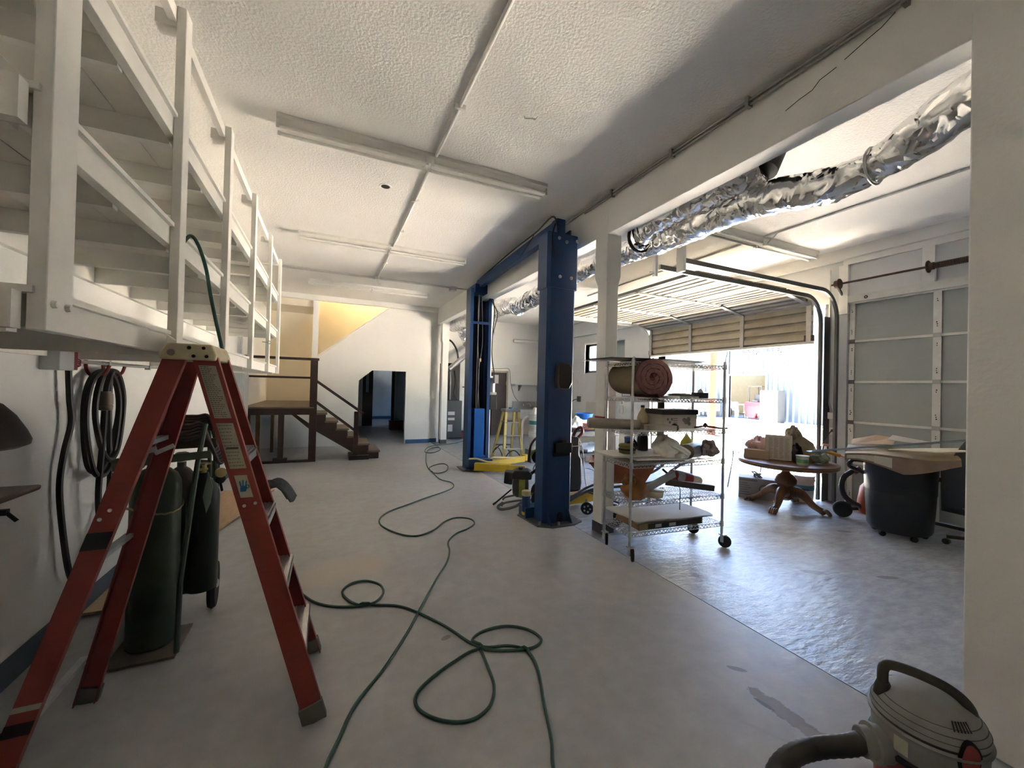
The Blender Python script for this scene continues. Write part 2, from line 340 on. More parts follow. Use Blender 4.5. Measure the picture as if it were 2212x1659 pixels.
for pts in ([(1.10,3.585),(1.16,3.55),(1.22,3.535),(1.33,3.50)], [(1.37,3.485),(1.46,3.47),(1.50,3.435),(1.58,3.425),(1.66,3.405)]):
    ck.tube([(2.679,y,z) for y,z in pts], 0.0022, 5)
obj('paint_crack', ck, DARKGAP, bpy.data.objects['ceiling_beam'])['kind'] = 'stuff'
# stairwell lamp (upstairs, out of sight)
ld = bpy.data.lights.new('stairwell_bulb', 'POINT'); ld.energy = 3.4; ld.color = (1.0,0.78,0.46); ld.shadow_soft_size = 0.08
lo = link(bpy.data.objects.new('stairwell_bulb', ld)); lo.location = (1.0, 11.4, 4.5)

# ------------------------------------------------------------------ outside
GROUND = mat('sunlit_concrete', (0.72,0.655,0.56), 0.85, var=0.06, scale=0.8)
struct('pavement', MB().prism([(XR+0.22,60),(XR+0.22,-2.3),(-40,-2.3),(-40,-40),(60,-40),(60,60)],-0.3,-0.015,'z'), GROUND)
struct('threshold', MB().box(XR-0.02,D1[0],-0.05,XR+0.6,D1[1],0.004), mat('shaded_apron_concrete', (0.40,0.36,0.32), 0.8, var=0.08))  # building's shade on the apron is put into this darker colour
struct('shade_parapet', MB().box(7.0,-2.2,4.2,7.1,12.2,4.6), WALL)  # unseen parapet strip added so the building casts shadow on the yard
# ------------------------------------------------------------------ overhead doors
STEEL = mat('galvanised_steel', (0.42,0.42,0.41), 0.42, 0.7, var=0.1, scale=8)
DSTEEL = mat('dark_track_steel', (0.13,0.125,0.12), 0.45, 0.6, var=0.15)
RUST = mat('rusty_steel', (0.13,0.075,0.05), 0.6, 0.3, var=0.2, scale=15)
CREAMD = mat('cream_door_steel', (0.42,0.38,0.295), 0.5, var=0.08, scale=3, col2=(0.36,0.31,0.235))
GREYB = mat('grey_insulation_board', (0.33,0.35,0.335), 0.6, var=0.05, scale=2)
STILE = mat('pale_stile_steel', (0.62,0.61,0.57), 0.45, 0.1, var=0.08, scale=10)
d1 = link(bpy.data.objects.new('door_1', None)); d1['kind'] = 'structure'; d1['label'] = 'open overhead door of ribbed cream sections rolled up on its tracks'; XF['door_1'] = Matrix.Identity(4)
def section(p0, p1, y0, y1, nrib=4):           # ribbed door section, p0/p1 = (x, z) of its two edges; ribs face the room
    p0 = Vector(p0); p1 = Vector(p1); d = p1-p0; L = d.length; d.normalize(); n = Vector((-d.y, d.x))
    prof = []; g = 0.045
    for k in range(nrib):
        a = L*k/nrib+0.022; b = L*(k+1)/nrib-0.022
        prof += [p0+d*a+n*0, p0+d*(a+0.010)+n*g, p0+d*(b-0.010)+n*g, p0+d*b+n*0]
    back = [p1-n*0.004, p0-n*0.004]
    return MB().prism([(v.x,v.y) for v in prof+back], y0, y1, 'y')
Y0, Y1 = 3.57, 6.84
edges = [((6.50,2.335),(6.50,2.895)), ((6.47,2.925),(5.93,3.035)), ((5.88,3.045),(5.31,3.045)), ((5.29,3.045),(4.72,3.045)), ((4.70,3.045),(4.12,3.045))]
for k, (a, b) in enumerate(edges):
    s_ = obj('door_section', section(a, b, Y0, Y1), CREAMD, d1, sharp=20)
    A = Vector(a); B = Vector(b); d = (B-A).normalized(); n = Vector((-d.y, d.x))
    for yy in (Y0+0.03, Y0+1.09, Y0+2.18, Y1-0.03):
        q0 = A+n*0.052; q1 = B+n*0.052
        obj('stile', MB().bar((q0.x,yy,q0.y),(q1.x,yy,q1.y),0.065,0.022,(n.x,0,n.y)), STILE if k > 1 else STEEL, s_)
        if k: obj('hinge', MB().box(A.x-0.05,yy-0.025,A.y-0.055,A.x+0.05,yy+0.025,A.y-0.02), DSTEEL, s_)
    # rail along the seam
    obj('seam_rail', MB().bar((B.x+n.x*.02,Y0,B.y+n.y*.02),(B.x+n.x*.02,Y1,B.y+n.y*.02),0.06,0.04,(n.x,0,n.y)), DSTEEL if k > 0 else STILE, s_)
obj('bottom_seal', MB().box(6.47,Y0,2.30,6.53,Y1,2.34), mat('white_seal', (0.7,0.66,0.6), 0.6), d1)
obj('bottom_bracket', MB().box(6.44,Y0-0.02,2.34,6.50,Y0+0.09,2.43), RUST, d1); obj('bottom_bracket', MB().box(6.44,Y1-0.09,2.34,6.50,Y1+0.02,2.43), RUST, d1)
def track(y, x, zt, xe, r=0.36):
    pts = [(x,y,0.02),(x,y,zt-r)]+[(x-r+r*cos(t),y,zt-r+r*sin(t)) for t in [pi/2*k/8 for k in range(1,9)]]+[(xe,y,zt)]
    mb = MB()
    for a, b in zip(pts[:-1], pts[1:]): mb.bar(a, b, 0.030, 0.055, (1,0,0) if abs(b[0]-a[0]) < abs(b[2]-a[2]) else (0,0,1))
    return mb
for y, n_ in ((3.50,1),(6.91,2)): obj('track', track(y, 6.56, 2.97, 3.42 if n_ == 1 else 3.70), DSTEEL if n_ == 1 else STEEL, d1)
for y in (3.50, 6.91):
    obj('track_angle', MB().box(6.60,y-0.035,0.0,6.745,y-0.025,2.7), DSTEEL, d1)
for x in (3.36,): obj('track_hanger', MB().box(x,3.50,2.86,x+0.035,3.545,CZ), WALL, d1); obj('track_hanger', MB().box(x+0.11,3.20,2.86,x+0.145,3.30,CZ), WALL, d1)
obj('track_bolt', MB().cyl((3.30,3.52,2.90),(3.40,3.52,2.90),0.008,n=6), STEEL, d1)
# doorway jambs
struct('trim_7', MB().box(XR-0.02,D1[0]-0.06,0,XR+0.22,D1[0]+0.0,D1[2]).box(XR-0.02,D1[1],0,XR+0.22,D1[1]+0.05,D1[2]), mat('grey_jamb', (0.20,0.19,0.18), 0.6, var=0.12))
# closed door
d2 = link(bpy.data.objects.new('door_2', None)); d2['kind'] = 'structure'; d2['label'] = 'closed overhead door of grey boards in pale steel frames'; XF['door_2'] = Matrix.Identity(4)
zs2 = [0.03, 0.60, 1.174, 1.746, 2.321, 2.871]
for k in range(5):
    z0_, z1_ = zs2[k]+0.012, zs2[k+1]-0.012
    s_ = obj('door_section', MB().box(XR+0.055,D2[0],z0_,XR+0.09,D2[1],z1_), GREYB, d2)
    obj('groove', MB().box(XR+0.0535,D2[0],(z0_+z1_)/2-.1,XR+0.056,D2[1],(z0_+z1_)/2-.094), mat('groove_grey', (0.36,0.37,0.365), 0.6), s_)
    obj('section_rail', MB().bar((XR+0.045,D2[0],zs2[k+1]),(XR+0.045,D2[1],zs2[k+1]),0.03,0.028).bar((XR+0.05,D2[0],zs2[k+1]+.012),(XR+0.05,D2[1],zs2[k+1]+.012),0.03,0.006), STILE, s_)
    for yc in (3.215, 2.33, 1.49, 0.66, -0.06):
        w_ = 0.075 if yc < 3.2 else 0.06
        st = obj('stile', MB().box(XR+0.03,yc-w_/2,z0_,XR+0.056,yc+w_/2,z1_), STILE, s_)
        if yc > 2:
            hl = MB()
            for zz in (z0_+0.10, z0_+0.125, z0_+0.15, z1_-0.09, z1_-0.115): hl.cyl((XR+0.0285,yc+random.uniform(-.012,.012),zz),(XR+0.031,yc,zz),0.007,n=8)
            o_ = obj('bolt_holes', hl, DARKGAP, s_); o_['kind'] = 'stuff'
            if k: obj('hinge', MB().box(XR+0.022,yc-0.035,zs2[k]-0.028,XR+0.036,yc+0.035,zs2[k]+0.028), DSTEEL if yc > 3 else STEEL, s_)
obj('bottom_seal', MB().box(XR+0.03,D2[0],0.0,XR+0.09,D2[1],0.035), DARKGAP, d2)
obj('header_board', MB().box(XR-0.05,D2[0]-0.1,2.872,XR+0.02,3.235,2.972), STILE, d2)
obj('ring_bolt', MB().tube([(XR-0.055,3.02+0.016*cos(t),2.915+0.016*sin(t)) for t in [2*pi*k/12 for k in range(12)]],0.006,6,closed=True), DARKGAP, d2)
obj('torsion_shaft', MB().cyl((6.62,3.40,3.145),(6.62,1.2,3.145),0.014,n=10), RUST, d2)
sp = MB().cyl((6.62,2.36,3.145),(6.62,1.4,3.145),0.032,n=14)
for k in range(60): sp.lathe([(0.030,0),(0.040,0.004),(0.030,0.008)], (6.62,2.36-0.016*k-.008,3.145), 12, (0,1,0), caps=False)
obj('torsion_spring', sp, RUST, d2)
obj('cable_drum', MB().lathe([(0.03,0),(0.075,0.005),(0.075,0.012),(0.05,0.02),(0.055,0.06),(0.03,0.065)], (6.62,3.29,3.145), 18, (0,1,0)), RUST, d2)
obj('spring_bracket', MB().lathe([(0.02,0),(0.075,0.004),(0.075,0.012),(0.045,0.02),(0.045,0.06)], (6.62,2.37,3.145), 18, (0,-1,0)), RUST, d2)
obj('mount_board', MB().box(XR-0.045,2.335,2.97,XR,2.45,3.42), WALL, d2); obj('mount_board', MB().box(XR-0.045,3.24,2.72,XR,3.35,3.42), WALL, d2)
obj('track', track(3.335, 6.64, 3.03, 3.52, 0.38), DSTEEL, d2)
obj('track_brace', MB().bar((6.60,3.31,3.10),(6.74,3.31,2.98),0.02,0.03), DSTEEL, d2)
# conduit and boxes on the pier between the doors
CONDM = mat('painted_conduit', (0.62,0.61,0.58), 0.5, 0.1)
WHITEPL = mat('white_plastic', (0.75,0.74,0.70), 0.4)
pc = thing('electrical_conduit', 'grey conduit running down the block pier to switch boxes beside the garage door', 'conduit', (XR-0.03,3.42,0.9))
obj('pipe', MB().tube(smooth([(XR-0.02,3.475,3.4),(XR-0.02,3.475,1.9),(XR-0.02,3.47,1.5),(XR-0.02,3.43,1.30)],8),0.012,8), CONDM, pc)
obj('pipe', MB().tube(smooth([(XR-0.02,3.395,1.9),(XR-0.02,3.395,1.45),(XR-0.02,3.415,1.30)],6),0.010,8), CONDM, pc)
obj('junction_box', MB().box(XR-0.05,3.385,1.20,XR,3.47,1.30), WHITEPL, pc, bevel=0.008)
ob_ = obj('outlet_box', MB().box(XR-0.05,3.365,0.97,XR,3.44,1.08), WHITEPL, pc, bevel=0.006)
obj('socket', MB().cyl((XR-0.054,3.40,1.035),(XR-0.05,3.40,1.035),0.02,n=14), DARKGAP, ob_)
obj('cord', MB().tube(smooth([(XR-0.055,3.41,1.03),(XR-0.10,3.44,0.95),(XR-0.12,3.50,0.80),(XR-0.06,3.53,0.55),(XR-0.05,3.5,0.02)],8),0.007,6), DARKGAP, pc)

# ------------------------------------------------------------------ across the yard
FBX = 22.0
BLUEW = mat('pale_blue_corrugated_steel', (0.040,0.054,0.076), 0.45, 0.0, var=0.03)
fb = thing('metal_building', 'pale blue corrugated metal building across the sunlit yard', 'building', (FBX,15,0))
def corr(y0, y1, z0, z1, x=FBX, pitch=0.30, d=0.05):
    prof = []; y = y0
    while y < y1-1e-6:
        for o, dx in ((0,0),(0.5,0),(0.6,-d),(0.9,-d)):
            yy = min(y+pitch*o, y1); prof.append((x+dx, yy))
        y += pitch
    prof.append((x, y1)); prof += [(x+0.12,y1),(x+0.12,y0)]
    return MB().prism(prof, z0, z1, 'z')
OP = (14.40,16.65,2.57)
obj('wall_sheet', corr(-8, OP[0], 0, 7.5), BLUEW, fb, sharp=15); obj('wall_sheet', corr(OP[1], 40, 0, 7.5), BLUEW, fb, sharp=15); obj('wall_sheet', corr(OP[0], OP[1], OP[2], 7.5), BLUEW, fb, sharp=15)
TRIMW = mat('white_trim_metal', (0.16,0.165,0.175), 0.4)
obj('door_frame', MB().box(FBX-0.08,OP[1],0,FBX+0.15,OP[1]+0.10,OP[2]+0.1).box(FBX-0.08,OP[0]-0.10,0,FBX+0.15,OP[0],OP[2]+0.1).box(FBX-0.08,OP[0],OP[2],FBX+0.15,OP[1],OP[2]+0.1), TRIMW, fb)
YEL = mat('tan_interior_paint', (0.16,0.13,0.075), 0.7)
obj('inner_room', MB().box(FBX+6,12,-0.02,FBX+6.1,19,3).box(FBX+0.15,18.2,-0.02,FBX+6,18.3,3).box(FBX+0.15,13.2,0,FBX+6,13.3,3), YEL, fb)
struct('far_floor_kerb', MB().box(FBX-0.9,-8,-0.05,FBX+6,40,0.06), mat('kerb_concrete', (0.16,0.18,0.21), 0.8))  # inner floor slab of the far building, reaching out front as a kerb
for a, b in ((14.93,15.84),(13.57,14.40)):
    v = obj('louvre_vent', MB().box(FBX-0.12,a,3.76,FBX-0.05,a+0.04,4.4).box(FBX-0.12,b-0.04,3.76,FBX-0.05,b,4.4).box(FBX-0.12,a,3.76,FBX-0.05,b,3.80), TRIMW, fb)
    for k in range(6): obj('slat', MB().bar((FBX-0.09,a+.04,3.85+k*.095),(FBX-0.09,b-.04,3.85+k*.095),0.05,0.012,(0.5,0,1)), TRIMW, v)
obj('flood_lamp', MB().box(FBX-0.25,14.62,3.62,FBX-0.05,14.78,3.78), mat('lamp_grey', (0.2,0.2,0.2), 0.4), fb, bevel=0.02)
RED = mat('red_machine_paint', (0.20,0.010,0.016), 0.4, var=0.05); BLK = mat('black_plastic', (0.018,0.018,0.020), 0.45, var=0.2); TYRE = mat('black_rubber', (0.02,0.02,0.02), 0.75)
fk = thing('forklift', 'red forklift with black overhead guard in the far doorway', 'forklift', (22.6,15.2,0.06))
obj('body', MB().prism([(14.78,0.95),(14.78,0.42),(15.05,0.38),(15.15,0.12),(15.55,0.12),(15.68,0.30),(15.78,0.55),(15.78,0.98),(15.70,1.06),(14.86,1.06)], 22.15, 23.3, 'x'), RED, fk, bevel=0.04)
for y in (15.60, 14.86): obj('guard_post', MB().tube([(22.3,y,1.0),(22.3,y-0.02,1.95),(23.1,y-0.02,1.97),(23.2,y,1.0)],0.035,6), BLK, fk)
obj('guard_roof', MB().box(22.25,14.80,1.92,23.2,15.62,1.98), BLK, fk)
obj('seat', MB().box(22.5,15.0,1.06,22.6,15.4,1.5).box(22.2,15.0,1.06,22.6,15.4,1.16), BLK, fk, bevel=0.03)
for x in (22.3,23.1): obj('wheel', MB().lathe([(0.1,0),(0.24,0.0),(0.26,0.06),(0.26,0.16),(0.24,0.2)], (x,14.72,0.32), 18, (0,1,0)), TYRE, fk)
cb = thing('metal_cabinet', 'tall tan two-door metal cabinet standing outside the far building', 'cabinet', (21.2,13.55,0))
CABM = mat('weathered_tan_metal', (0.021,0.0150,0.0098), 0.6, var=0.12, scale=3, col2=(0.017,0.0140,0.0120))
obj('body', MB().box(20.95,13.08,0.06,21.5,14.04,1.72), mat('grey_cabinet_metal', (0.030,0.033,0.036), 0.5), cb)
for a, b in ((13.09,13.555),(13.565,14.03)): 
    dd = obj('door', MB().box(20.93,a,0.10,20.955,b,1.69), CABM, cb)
obj('handle', MB().box(20.88,13.53,0.83,20.93,13.60,0.93), TRIMW, cb)
ORG = mat('rust_orange_paint', (0.085,0.016,0.005), 0.7, var=0.12, scale=6, col2=(0.072,0.020,0.009))
for k, (x, y) in enumerate(((12.6,10.22),(12.6,12.75))):
    p_ = thing('canopy_post', ('rust orange steel post standing in the yard behind the wire rack', 'rust orange steel post beside the left door jamb')[k], 'post', (x,y,0), group='steel posts in the yard')
    obj('shaft', MB().cyl((x,y,0),(x,y,6.0),0.135,n=20), ORG, p_); obj('base_plate', MB().box(x-.22,y-.22,-0.015,x+.22,y+.22,0.02), ORG, p_)
tk = thing('pickup_truck', 'white pickup truck parked in the yard, seen between rack shelves', 'truck', (19.5,18.2,0))
TRW = mat('white_car_paint', (0.20,0.205,0.215), 0.3)
TG = mat('car_glass', (0.03,0.05,0.058), 0.1)
tx = 18.6
obj('body', MB().prism([(tx,0.35),(tx,0.80),(tx+0.15,0.92),(tx+1.3,0.98),(tx+1.75,1.50),(tx+3.0,1.55),(tx+3.1,1.0),(tx+5,1.0),(tx+5,0.4)], 17.2, 18.9, 'y'), TRW, tk, bevel=0.05)
obj('windshield', MB().add([(tx+1.28,17.35,1.00),(tx+1.28,18.75,1.00),(tx+1.70,18.65,1.46),(tx+1.70,17.45,1.46)],[(0,1,2,3)]), TG, tk)
obj('grille', MB().box(tx-0.02,17.6,0.55,tx+0.02,18.5,0.75), BLK, tk)
for y in (17.32,18.78): obj('headlight', MB().box(tx-0.02,y-.1,0.62,tx+0.05,y+.1,0.76), TG, tk, bevel=0.02)
for x in (tx+0.85, tx+4.1):
    for y in (17.28,18.82): obj('wheel', MB().lathe([(0.12,-.1),(0.33,-.1),(0.35,0),(0.33,.1),(0.12,.1)], (x,y,0.35), 20, (0,1,0)), TYRE, tk)
wt = thing('work_table', 'grey steel work table just inside the far doorway', 'table', (23,16.2,0.06))
obj('table_top', MB().box(22.6,15.85,0.82,23.3,16.6,0.88), STEEL, wt)
for x in (22.65,23.25):
    for y in (15.9,16.55): obj('leg', MB().box(x-.03,y-.03,0.06,x+.03,y+.03,0.82), STEEL, wt)
obj('lower_shelf', MB().box(22.65,15.9,0.3,23.25,16.55,0.33), BLK, wt)
gb = thing('gas_bottle', 'pale blue gas bottle beside the far doorway', 'gas bottle', (22.3,16.35,0.06))
obj('bottle_body', MB().lathe([(0.10,0),(0.12,0.03),(0.12,0.45),(0.09,0.55),(0.04,0.58),(0.04,0.66)], (22.3,16.35,0.06), 16), mat('pale_blue_paint', (0.22,0.3,0.42), 0.4), gb)
ft = thing('folding_table', 'light blue folding table standing in the sun outside the door', 'table', (9.3,9.0,-0.015))
LB = mat('light_blue_plastic', (0.35,0.55,0.62), 0.4)
obj('table_top', MB().box(8.95,8.5,0.60,9.7,9.6,0.63), LB, ft)
for x in (9.05,9.6):
    for y in (8.6,9.5): obj('leg', MB().bar((x,y,-0.01),(x+(.05 if x>9.3 else -.05)*0,y,0.6),0.03,0.03), STEEL, ft)
obj('upper_frame', MB().tube([(8.95,8.5,0.63),(8.95,8.5,0.95),(8.95,9.6,0.95),(8.95,9.6,0.63)],0.015,6), LB, ft)
tag(obj('red_cloth', MB().grid(lambda u,v:(9.1+.25*u,8.95+.3*v,0.66+.05*sin(u*5)*cos(v*4)+.03),7,7), RED), 'small red rag lying on the light blue folding table', 'rag')
# ------------------------------------------------------------------ hanging storage loft on the left wall
LX = -0.65; LW = -1.43
lf = thing('storage_loft', 'white painted wooden storage loft hung along the left wall', 'loft', (-1.0,4.0,1.68))
PY = [1.41, 2.37, 3.34, 4.41, 5.56, 6.60]
for k, y in enumerate(PY):
    wd = 0.115 if k == 0 else 0.085
    p_ = obj('post', MB().box(LX-0.038,y,1.665,LX+0.0,y+wd,3.30 if k else CZ), WOODW, lf, bevel=0.003)
    if k == 0:
        for yy in (y+0.025,y+0.085): obj('bolt', MB().lathe([(0.001,0.012),(0.009,0.010),(0.011,0)], (LX,yy,1.735), 10, (1,0,0)), WOODW, p_)
    if k: obj('post_block', MB().box(LX-0.12,y+0.005,3.20,LX-0.038,y+wd-.005,3.27), WOODW, lf)
Ya, Yb = 1.40, 6.69
def rail(z0, z1, x=LX-0.038, t=0.034, name='rail', y0=Ya, y1=Yb):
    for a, b in zip(PY[:-1], PY[1:]):
        obj(name, MB().box(x-t,a+0.02,z0,x,b+0.06,z1), WOODW, lf, bevel=0.002)
rail(1.672,1.757,name='bottom_rail'); rail(2.175,2.262,name='shelf_rail'); rail(2.688,2.775,name='shelf_rail'); rail(3.225,3.29,name='top_rail')
for z, nm in ((1.757,'floor_board'),(2.262,'shelf_board'),(2.775,'shelf_board')):
    xs_ = [LW, -1.17, -0.92, LX-0.02]
    for a, b in zip(xs_[:-1], xs_[1:]):
        if nm == 'floor_board' and a > -1.0: pass
        obj(nm, MB().box(a+0.002,Ya,z,b-0.002,Yb,z+0.018), WOODW, lf)
y = Ya
while y < Yb:
    for z0, z1 in ((2.165,2.262),(2.68,2.775)):
        obj('joist', MB().box(LW,y,z0,LX-0.075,y+0.038,z1), WOODW, lf)
    y += 0.525
for y in (1.42,2.40,3.36,4.43,5.58,6.62): obj('joist', MB().box(LW,y,1.66,LX-0.075,y+0.038,1.757), WOODW, lf)
for z in (2.165,2.68,1.66): obj('ledger', MB().box(LW,Ya,z,LW+0.034,Yb,z+0.097), WOODW, lf)
for z0, z1 in ((1.665,1.757),(2.167,2.27)):
    obj('end_board', MB().box(LW,Ya-0.035,z0,LX-0.04,Ya,z1), WOODW, lf)
obj('knot_wire', MB().tube([(LX+0.0,2.05,1.745),(LX+0.03,2.10,1.74),(LX+0.012,2.30,1.728)],0.004,5), WOODW, lf)
obj('eye_hook', MB().tube([(LX+0.0,5.0,1.97)]+[(LX+0.05+0.016-0.016*cos(t),5.0,1.97+0.016*sin(t)) for t in [2*pi*k/10 for k in range(11)]],0.004,5), STEEL, lf)

# ------------------------------------------------------------------ ceiling strip lights
TUBEM = mat('frosted_tube', (0.78,0.76,0.72), 0.3, var=0.02)
FIXM = mat('white_fixture_metal', (0.76,0.74,0.70), 0.4, var=0.03)
def strip_light(loc, label, grp='unlit tube lights on the ceiling'):
    t = thing('tube_light', label, 'ceiling light', loc, 0, grp)
    L = 2.42
    obj('housing', MB().prism([(-0.085,0),(-0.085,-0.03),(-0.045,-0.075),(0.045,-0.075),(0.085,-0.03),(0.085,0)], -L/2, L/2, 'x'), FIXM, t, local=True)
    for s in (-1,1):
        for yy in (-0.055,0.055):
            obj('tube', MB().cyl((s*0.035,yy,-0.092),(s*(L/2-0.02),yy,-0.092),0.0165,n=12), TUBEM, t, local=True)
            for x in (s*0.025, s*(L/2-0.008)): obj('lamp_holder', MB().box(x-0.010,yy-0.018,-0.112,x+0.010,yy+0.018,-0.045), FIXM, t, local=True)
    return t
# thing() roots are moved after their parts are built in local space
strip_light((0.79,3.70,CZ), 'unlit tube light on the ceiling, nearest one in front of the lift')
strip_light((0.78,6.35,CZ), 'unlit tube light on the ceiling, second one along the conduit')
strip_light((0.80,9.15,CZ), 'unlit tube light on the ceiling close to the stair wall')
strip_light((5.28,3.58,CZ), 'unlit tube light on the ceiling of the garage-door bay')
cc = thing('ceiling_conduit', 'white conduit running along the ceiling through the tube lights', 'conduit', (0.84,5,CZ))
for a, b in ((-2.0,3.61),(3.79,6.26),(6.44,8.28)):
    obj('pipe', MB().cyl((0.86 if a<0 else 0.84,a,CZ-0.016),(0.84,b,CZ-0.016),0.014,n=10), FIXM, cc)
for y in (1.6,2.9,4.6,5.6,7.2): obj('strap', MB().box(0.80,y-0.012,CZ-0.034,0.885,y+0.012,CZ), FIXM, cc)
obj('junction_box', MB().cyl((0.82,8.30,CZ-0.05),(0.82,8.30,CZ),0.055,n=14), FIXM, cc); obj('loose_wire', MB().tube(smooth([(0.82,8.3,CZ-.05),(0.86,8.38,CZ-.12),(0.90,8.36,CZ-.10),(0.93,8.48,CZ-.06)],6),0.006,6), FIXM, cc)
cx = thing('ceiling_conduit', 'pair of grey conduits crossing the ceiling above the shelf end', 'conduit', (0.8,8.32,CZ))
obj('pipe', MB().cyl((-1.43,8.28,CZ-0.02),(2.68,8.30,CZ-0.02),0.013,n=10), CONDM, cx); obj('pipe', MB().cyl((-1.43,8.34,CZ-0.02),(2.40,8.34,CZ-0.02),0.012,n=10), CONDM, cx)
obj('junction_box', MB().box(2.30,8.24,CZ-0.08,2.42,8.40,CZ), CONDM, cx)
bc = thing('ceiling_conduit', 'thin dark conduit in the corner between ceiling and beam', 'conduit', (2.65,3,CZ))
obj('pipe', MB().cyl((2.655,-2.0,CZ-0.035),(2.655,8.2,CZ-0.035),0.012,n=8), mat('grey_conduit', (0.34,0.33,0.31), 0.45, 0.4), bc)
obj('pipe', MB().cyl((2.655,-2.0,CZ-0.065),(2.655,3.9,CZ-0.065),0.009,n=8), MATS['grey_conduit'], bc)
for y in (1.05,1.9,2.6,3.4): obj('strap', MB().box(2.63,y-.012,CZ-0.08,2.68,y+.012,CZ-.01), MATS['grey_conduit'], bc)
rc = thing('ceiling_conduit', 'white conduit along the ceiling of the garage-door bay', 'conduit', (5.2,2.5,CZ))
obj('pipe', MB().cyl((5.23,-2.0,CZ-0.015),(5.23,3.49,CZ-0.015),0.013,n=10), CONDM, rc); obj('pipe', MB().cyl((5.23,3.67,CZ-0.015),(5.23,7.5,CZ-0.015),0.013,n=10), CONDM, rc)
obj('pipe', MB().tube([(5.23,3.3,CZ-.015),(5.30,3.40,CZ-.03),(5.36,3.52,CZ-.06)],0.009,6), CONDM, rc)
ch = thing('ceiling_hole', 'small dark round hole with white rim in the ceiling', 'hole', (0.5,4.45,CZ))
obj('rim', MB().lathe([(0.045,-0.004),(0.062,-0.006),(0.066,0)], (0.5,4.45,CZ), 20, caps=False), CEILM, ch); obj('dark_cup', MB().cyl((0.5,4.45,CZ-0.004),(0.5,4.45,CZ-0.002),0.05,n=20), DARKGAP, ch)
tag(obj('ceiling_hook', MB().tube(smooth([(1.33,2.80,CZ),(1.335,2.79,CZ-.02),(1.36,2.73,CZ-.05),(1.375,2.70,CZ-.07),(1.39,2.69,CZ-.05)],5),0.006,6), FIXM), 'small white bent wire hook hanging from the stucco ceiling', 'hook')

# ------------------------------------------------------------------ foil ducts
def foil_mat():
    m = bpy.data.materials.new('aluminium_foil'); m.use_nodes = True; t = m.node_tree; L = t.links; b = t.nodes['Principled BSDF']
    b.inputs['Metallic'].default_value = 1.0; b.inputs['Base Color'].default_value = (0.80,0.80,0.80,1); b.inputs['Roughness'].default_value = 0.17
    tc = t.nodes.new('ShaderNodeTexCoord'); v = t.nodes.new('ShaderNodeTexVoronoi'); v.feature = 'F1'; v.inputs['Scale'].default_value = 16
    n = t.nodes.new('ShaderNodeTexNoise'); n.inputs['Scale'].default_value = 3.5; n.inputs['Detail'].default_value = 1.5; n.inputs['Distortion'].default_value = 0.6
    L.new(tc.outputs['Object'], n.inputs['Vector']); L.new(n.outputs['Color'], v.inputs['Vector'])
    v.inputs['Scale'].default_value = 5
    bp = t.nodes.new('ShaderNodeBump'); bp.inputs['Strength'].default_value = 0.5; bp.inputs['Distance'].default_value = 0.05
    L.new(v.outputs['Distance'], bp.inputs['Height']); L.new(bp.outputs[0], b.inputs['Normal']); return m
FOIL = foil_mat()
def duct(pts, rs, seed, n=22, k=12, crumple=0.13):
    P = smooth(pts, k); R = [r_ for r_ in smooth([(r_,0,0) for r_ in rs], k)]; rnd = random.Random(seed)
    ph = [rnd.uniform(0,6.28) for _ in range(8)]
    W = [[rnd.uniform(-1,1) for _ in range(n)] for _ in P]
    def rf(i, kk):
        a = 2*pi*kk/n; s_ = i/k
        wv = 0.35*sin(3*a+s_*2.1+ph[0])+0.35*sin(5*a-s_*5.0+ph[1])+0.5*sin(s_*9+ph[2]+a)+0.4*sin(s_*23+2*a+ph[3])+0.55*W[i][kk]
        return R[i].x*(1+crumple*0.45*wv)
    return MB().tube(P, 0.1, n, rf=rf)
dA = thing('foil_duct', 'long crinkled foil duct slung under the ceiling beside the beam', 'duct', (3.2,4,3.2))
pA = [(3.24,0.55,3.36),(3.22,0.95,3.24),(3.22,1.20,3.13),(3.22,1.42,3.06),(3.22,1.70,3.05),(3.20,2.0,3.11),(3.20,2.30,3.16),(3.20,2.65,3.17),(3.20,3.0,3.16),(3.20,3.4,3.17),(3.22,3.9,3.21),(3.22,4.5,3.24),(3.22,5.3,3.20),(3.22,6.2,3.12),(3.22,6.9,3.06)]
rA = [0.14,0.135,0.13,0.105,0.125,0.13,0.135,0.14,0.14,0.13,0.135,0.14,0.145,0.15,0.13]
a_ = obj('sleeve', duct(pA, rA, 3), FOIL, dA, sharp=28)
obj('strap', MB().tube([(3.22+0.118*cos(t),1.42,3.06+0.118*sin(t)) for t in [2*pi*k/18 for k in range(18)]],0.008,5,closed=True), STEEL, dA)
obj('strap', MB().tube([(3.22+0.16*cos(t),6.35,3.10+0.16*sin(t)) for t in [2*pi*k/18 for k in range(18)]],0.008,5,closed=True), STEEL, dA)
dB = thing('foil_duct', 'short foil duct branch rising to a dark ceiling opening beside the beam', 'duct', (3.05,2.8,3.3))
obj('sleeve', duct([(3.12,2.10,3.36),(3.06,2.35,3.32),(3.02,2.75,3.31),(3.0,3.1,3.28),(3.02,3.35,3.22),(3.12,3.55,3.17)], [0.11,0.13,0.12,0.12,0.12,0.10], 5), FOIL, dB, sharp=28)
obj('dark_collar', MB().cyl((3.14,2.12,3.34),(3.26,2.10,CZ),0.11,0.13,n=18), mat('black_flex', (0.015,0.015,0.015), 0.6), dB)
obj('black_tape', MB().tube([(3.03+0.15*cos(t),3.40,3.20+0.15*sin(t)) for t in [2*pi*k/18 for k in range(18)]],0.018,6,closed=True), MATS['black_flex'], dB)
obj('opening_plate', MB().box(2.845,1.80,CZ-0.03,3.30,2.40,CZ-0.005), MATS['black_flex'], dB)
dC = thing('foil_duct', 'foil duct elbow bending down at the far furnace end', 'duct', (3.2,8.5,3.2))
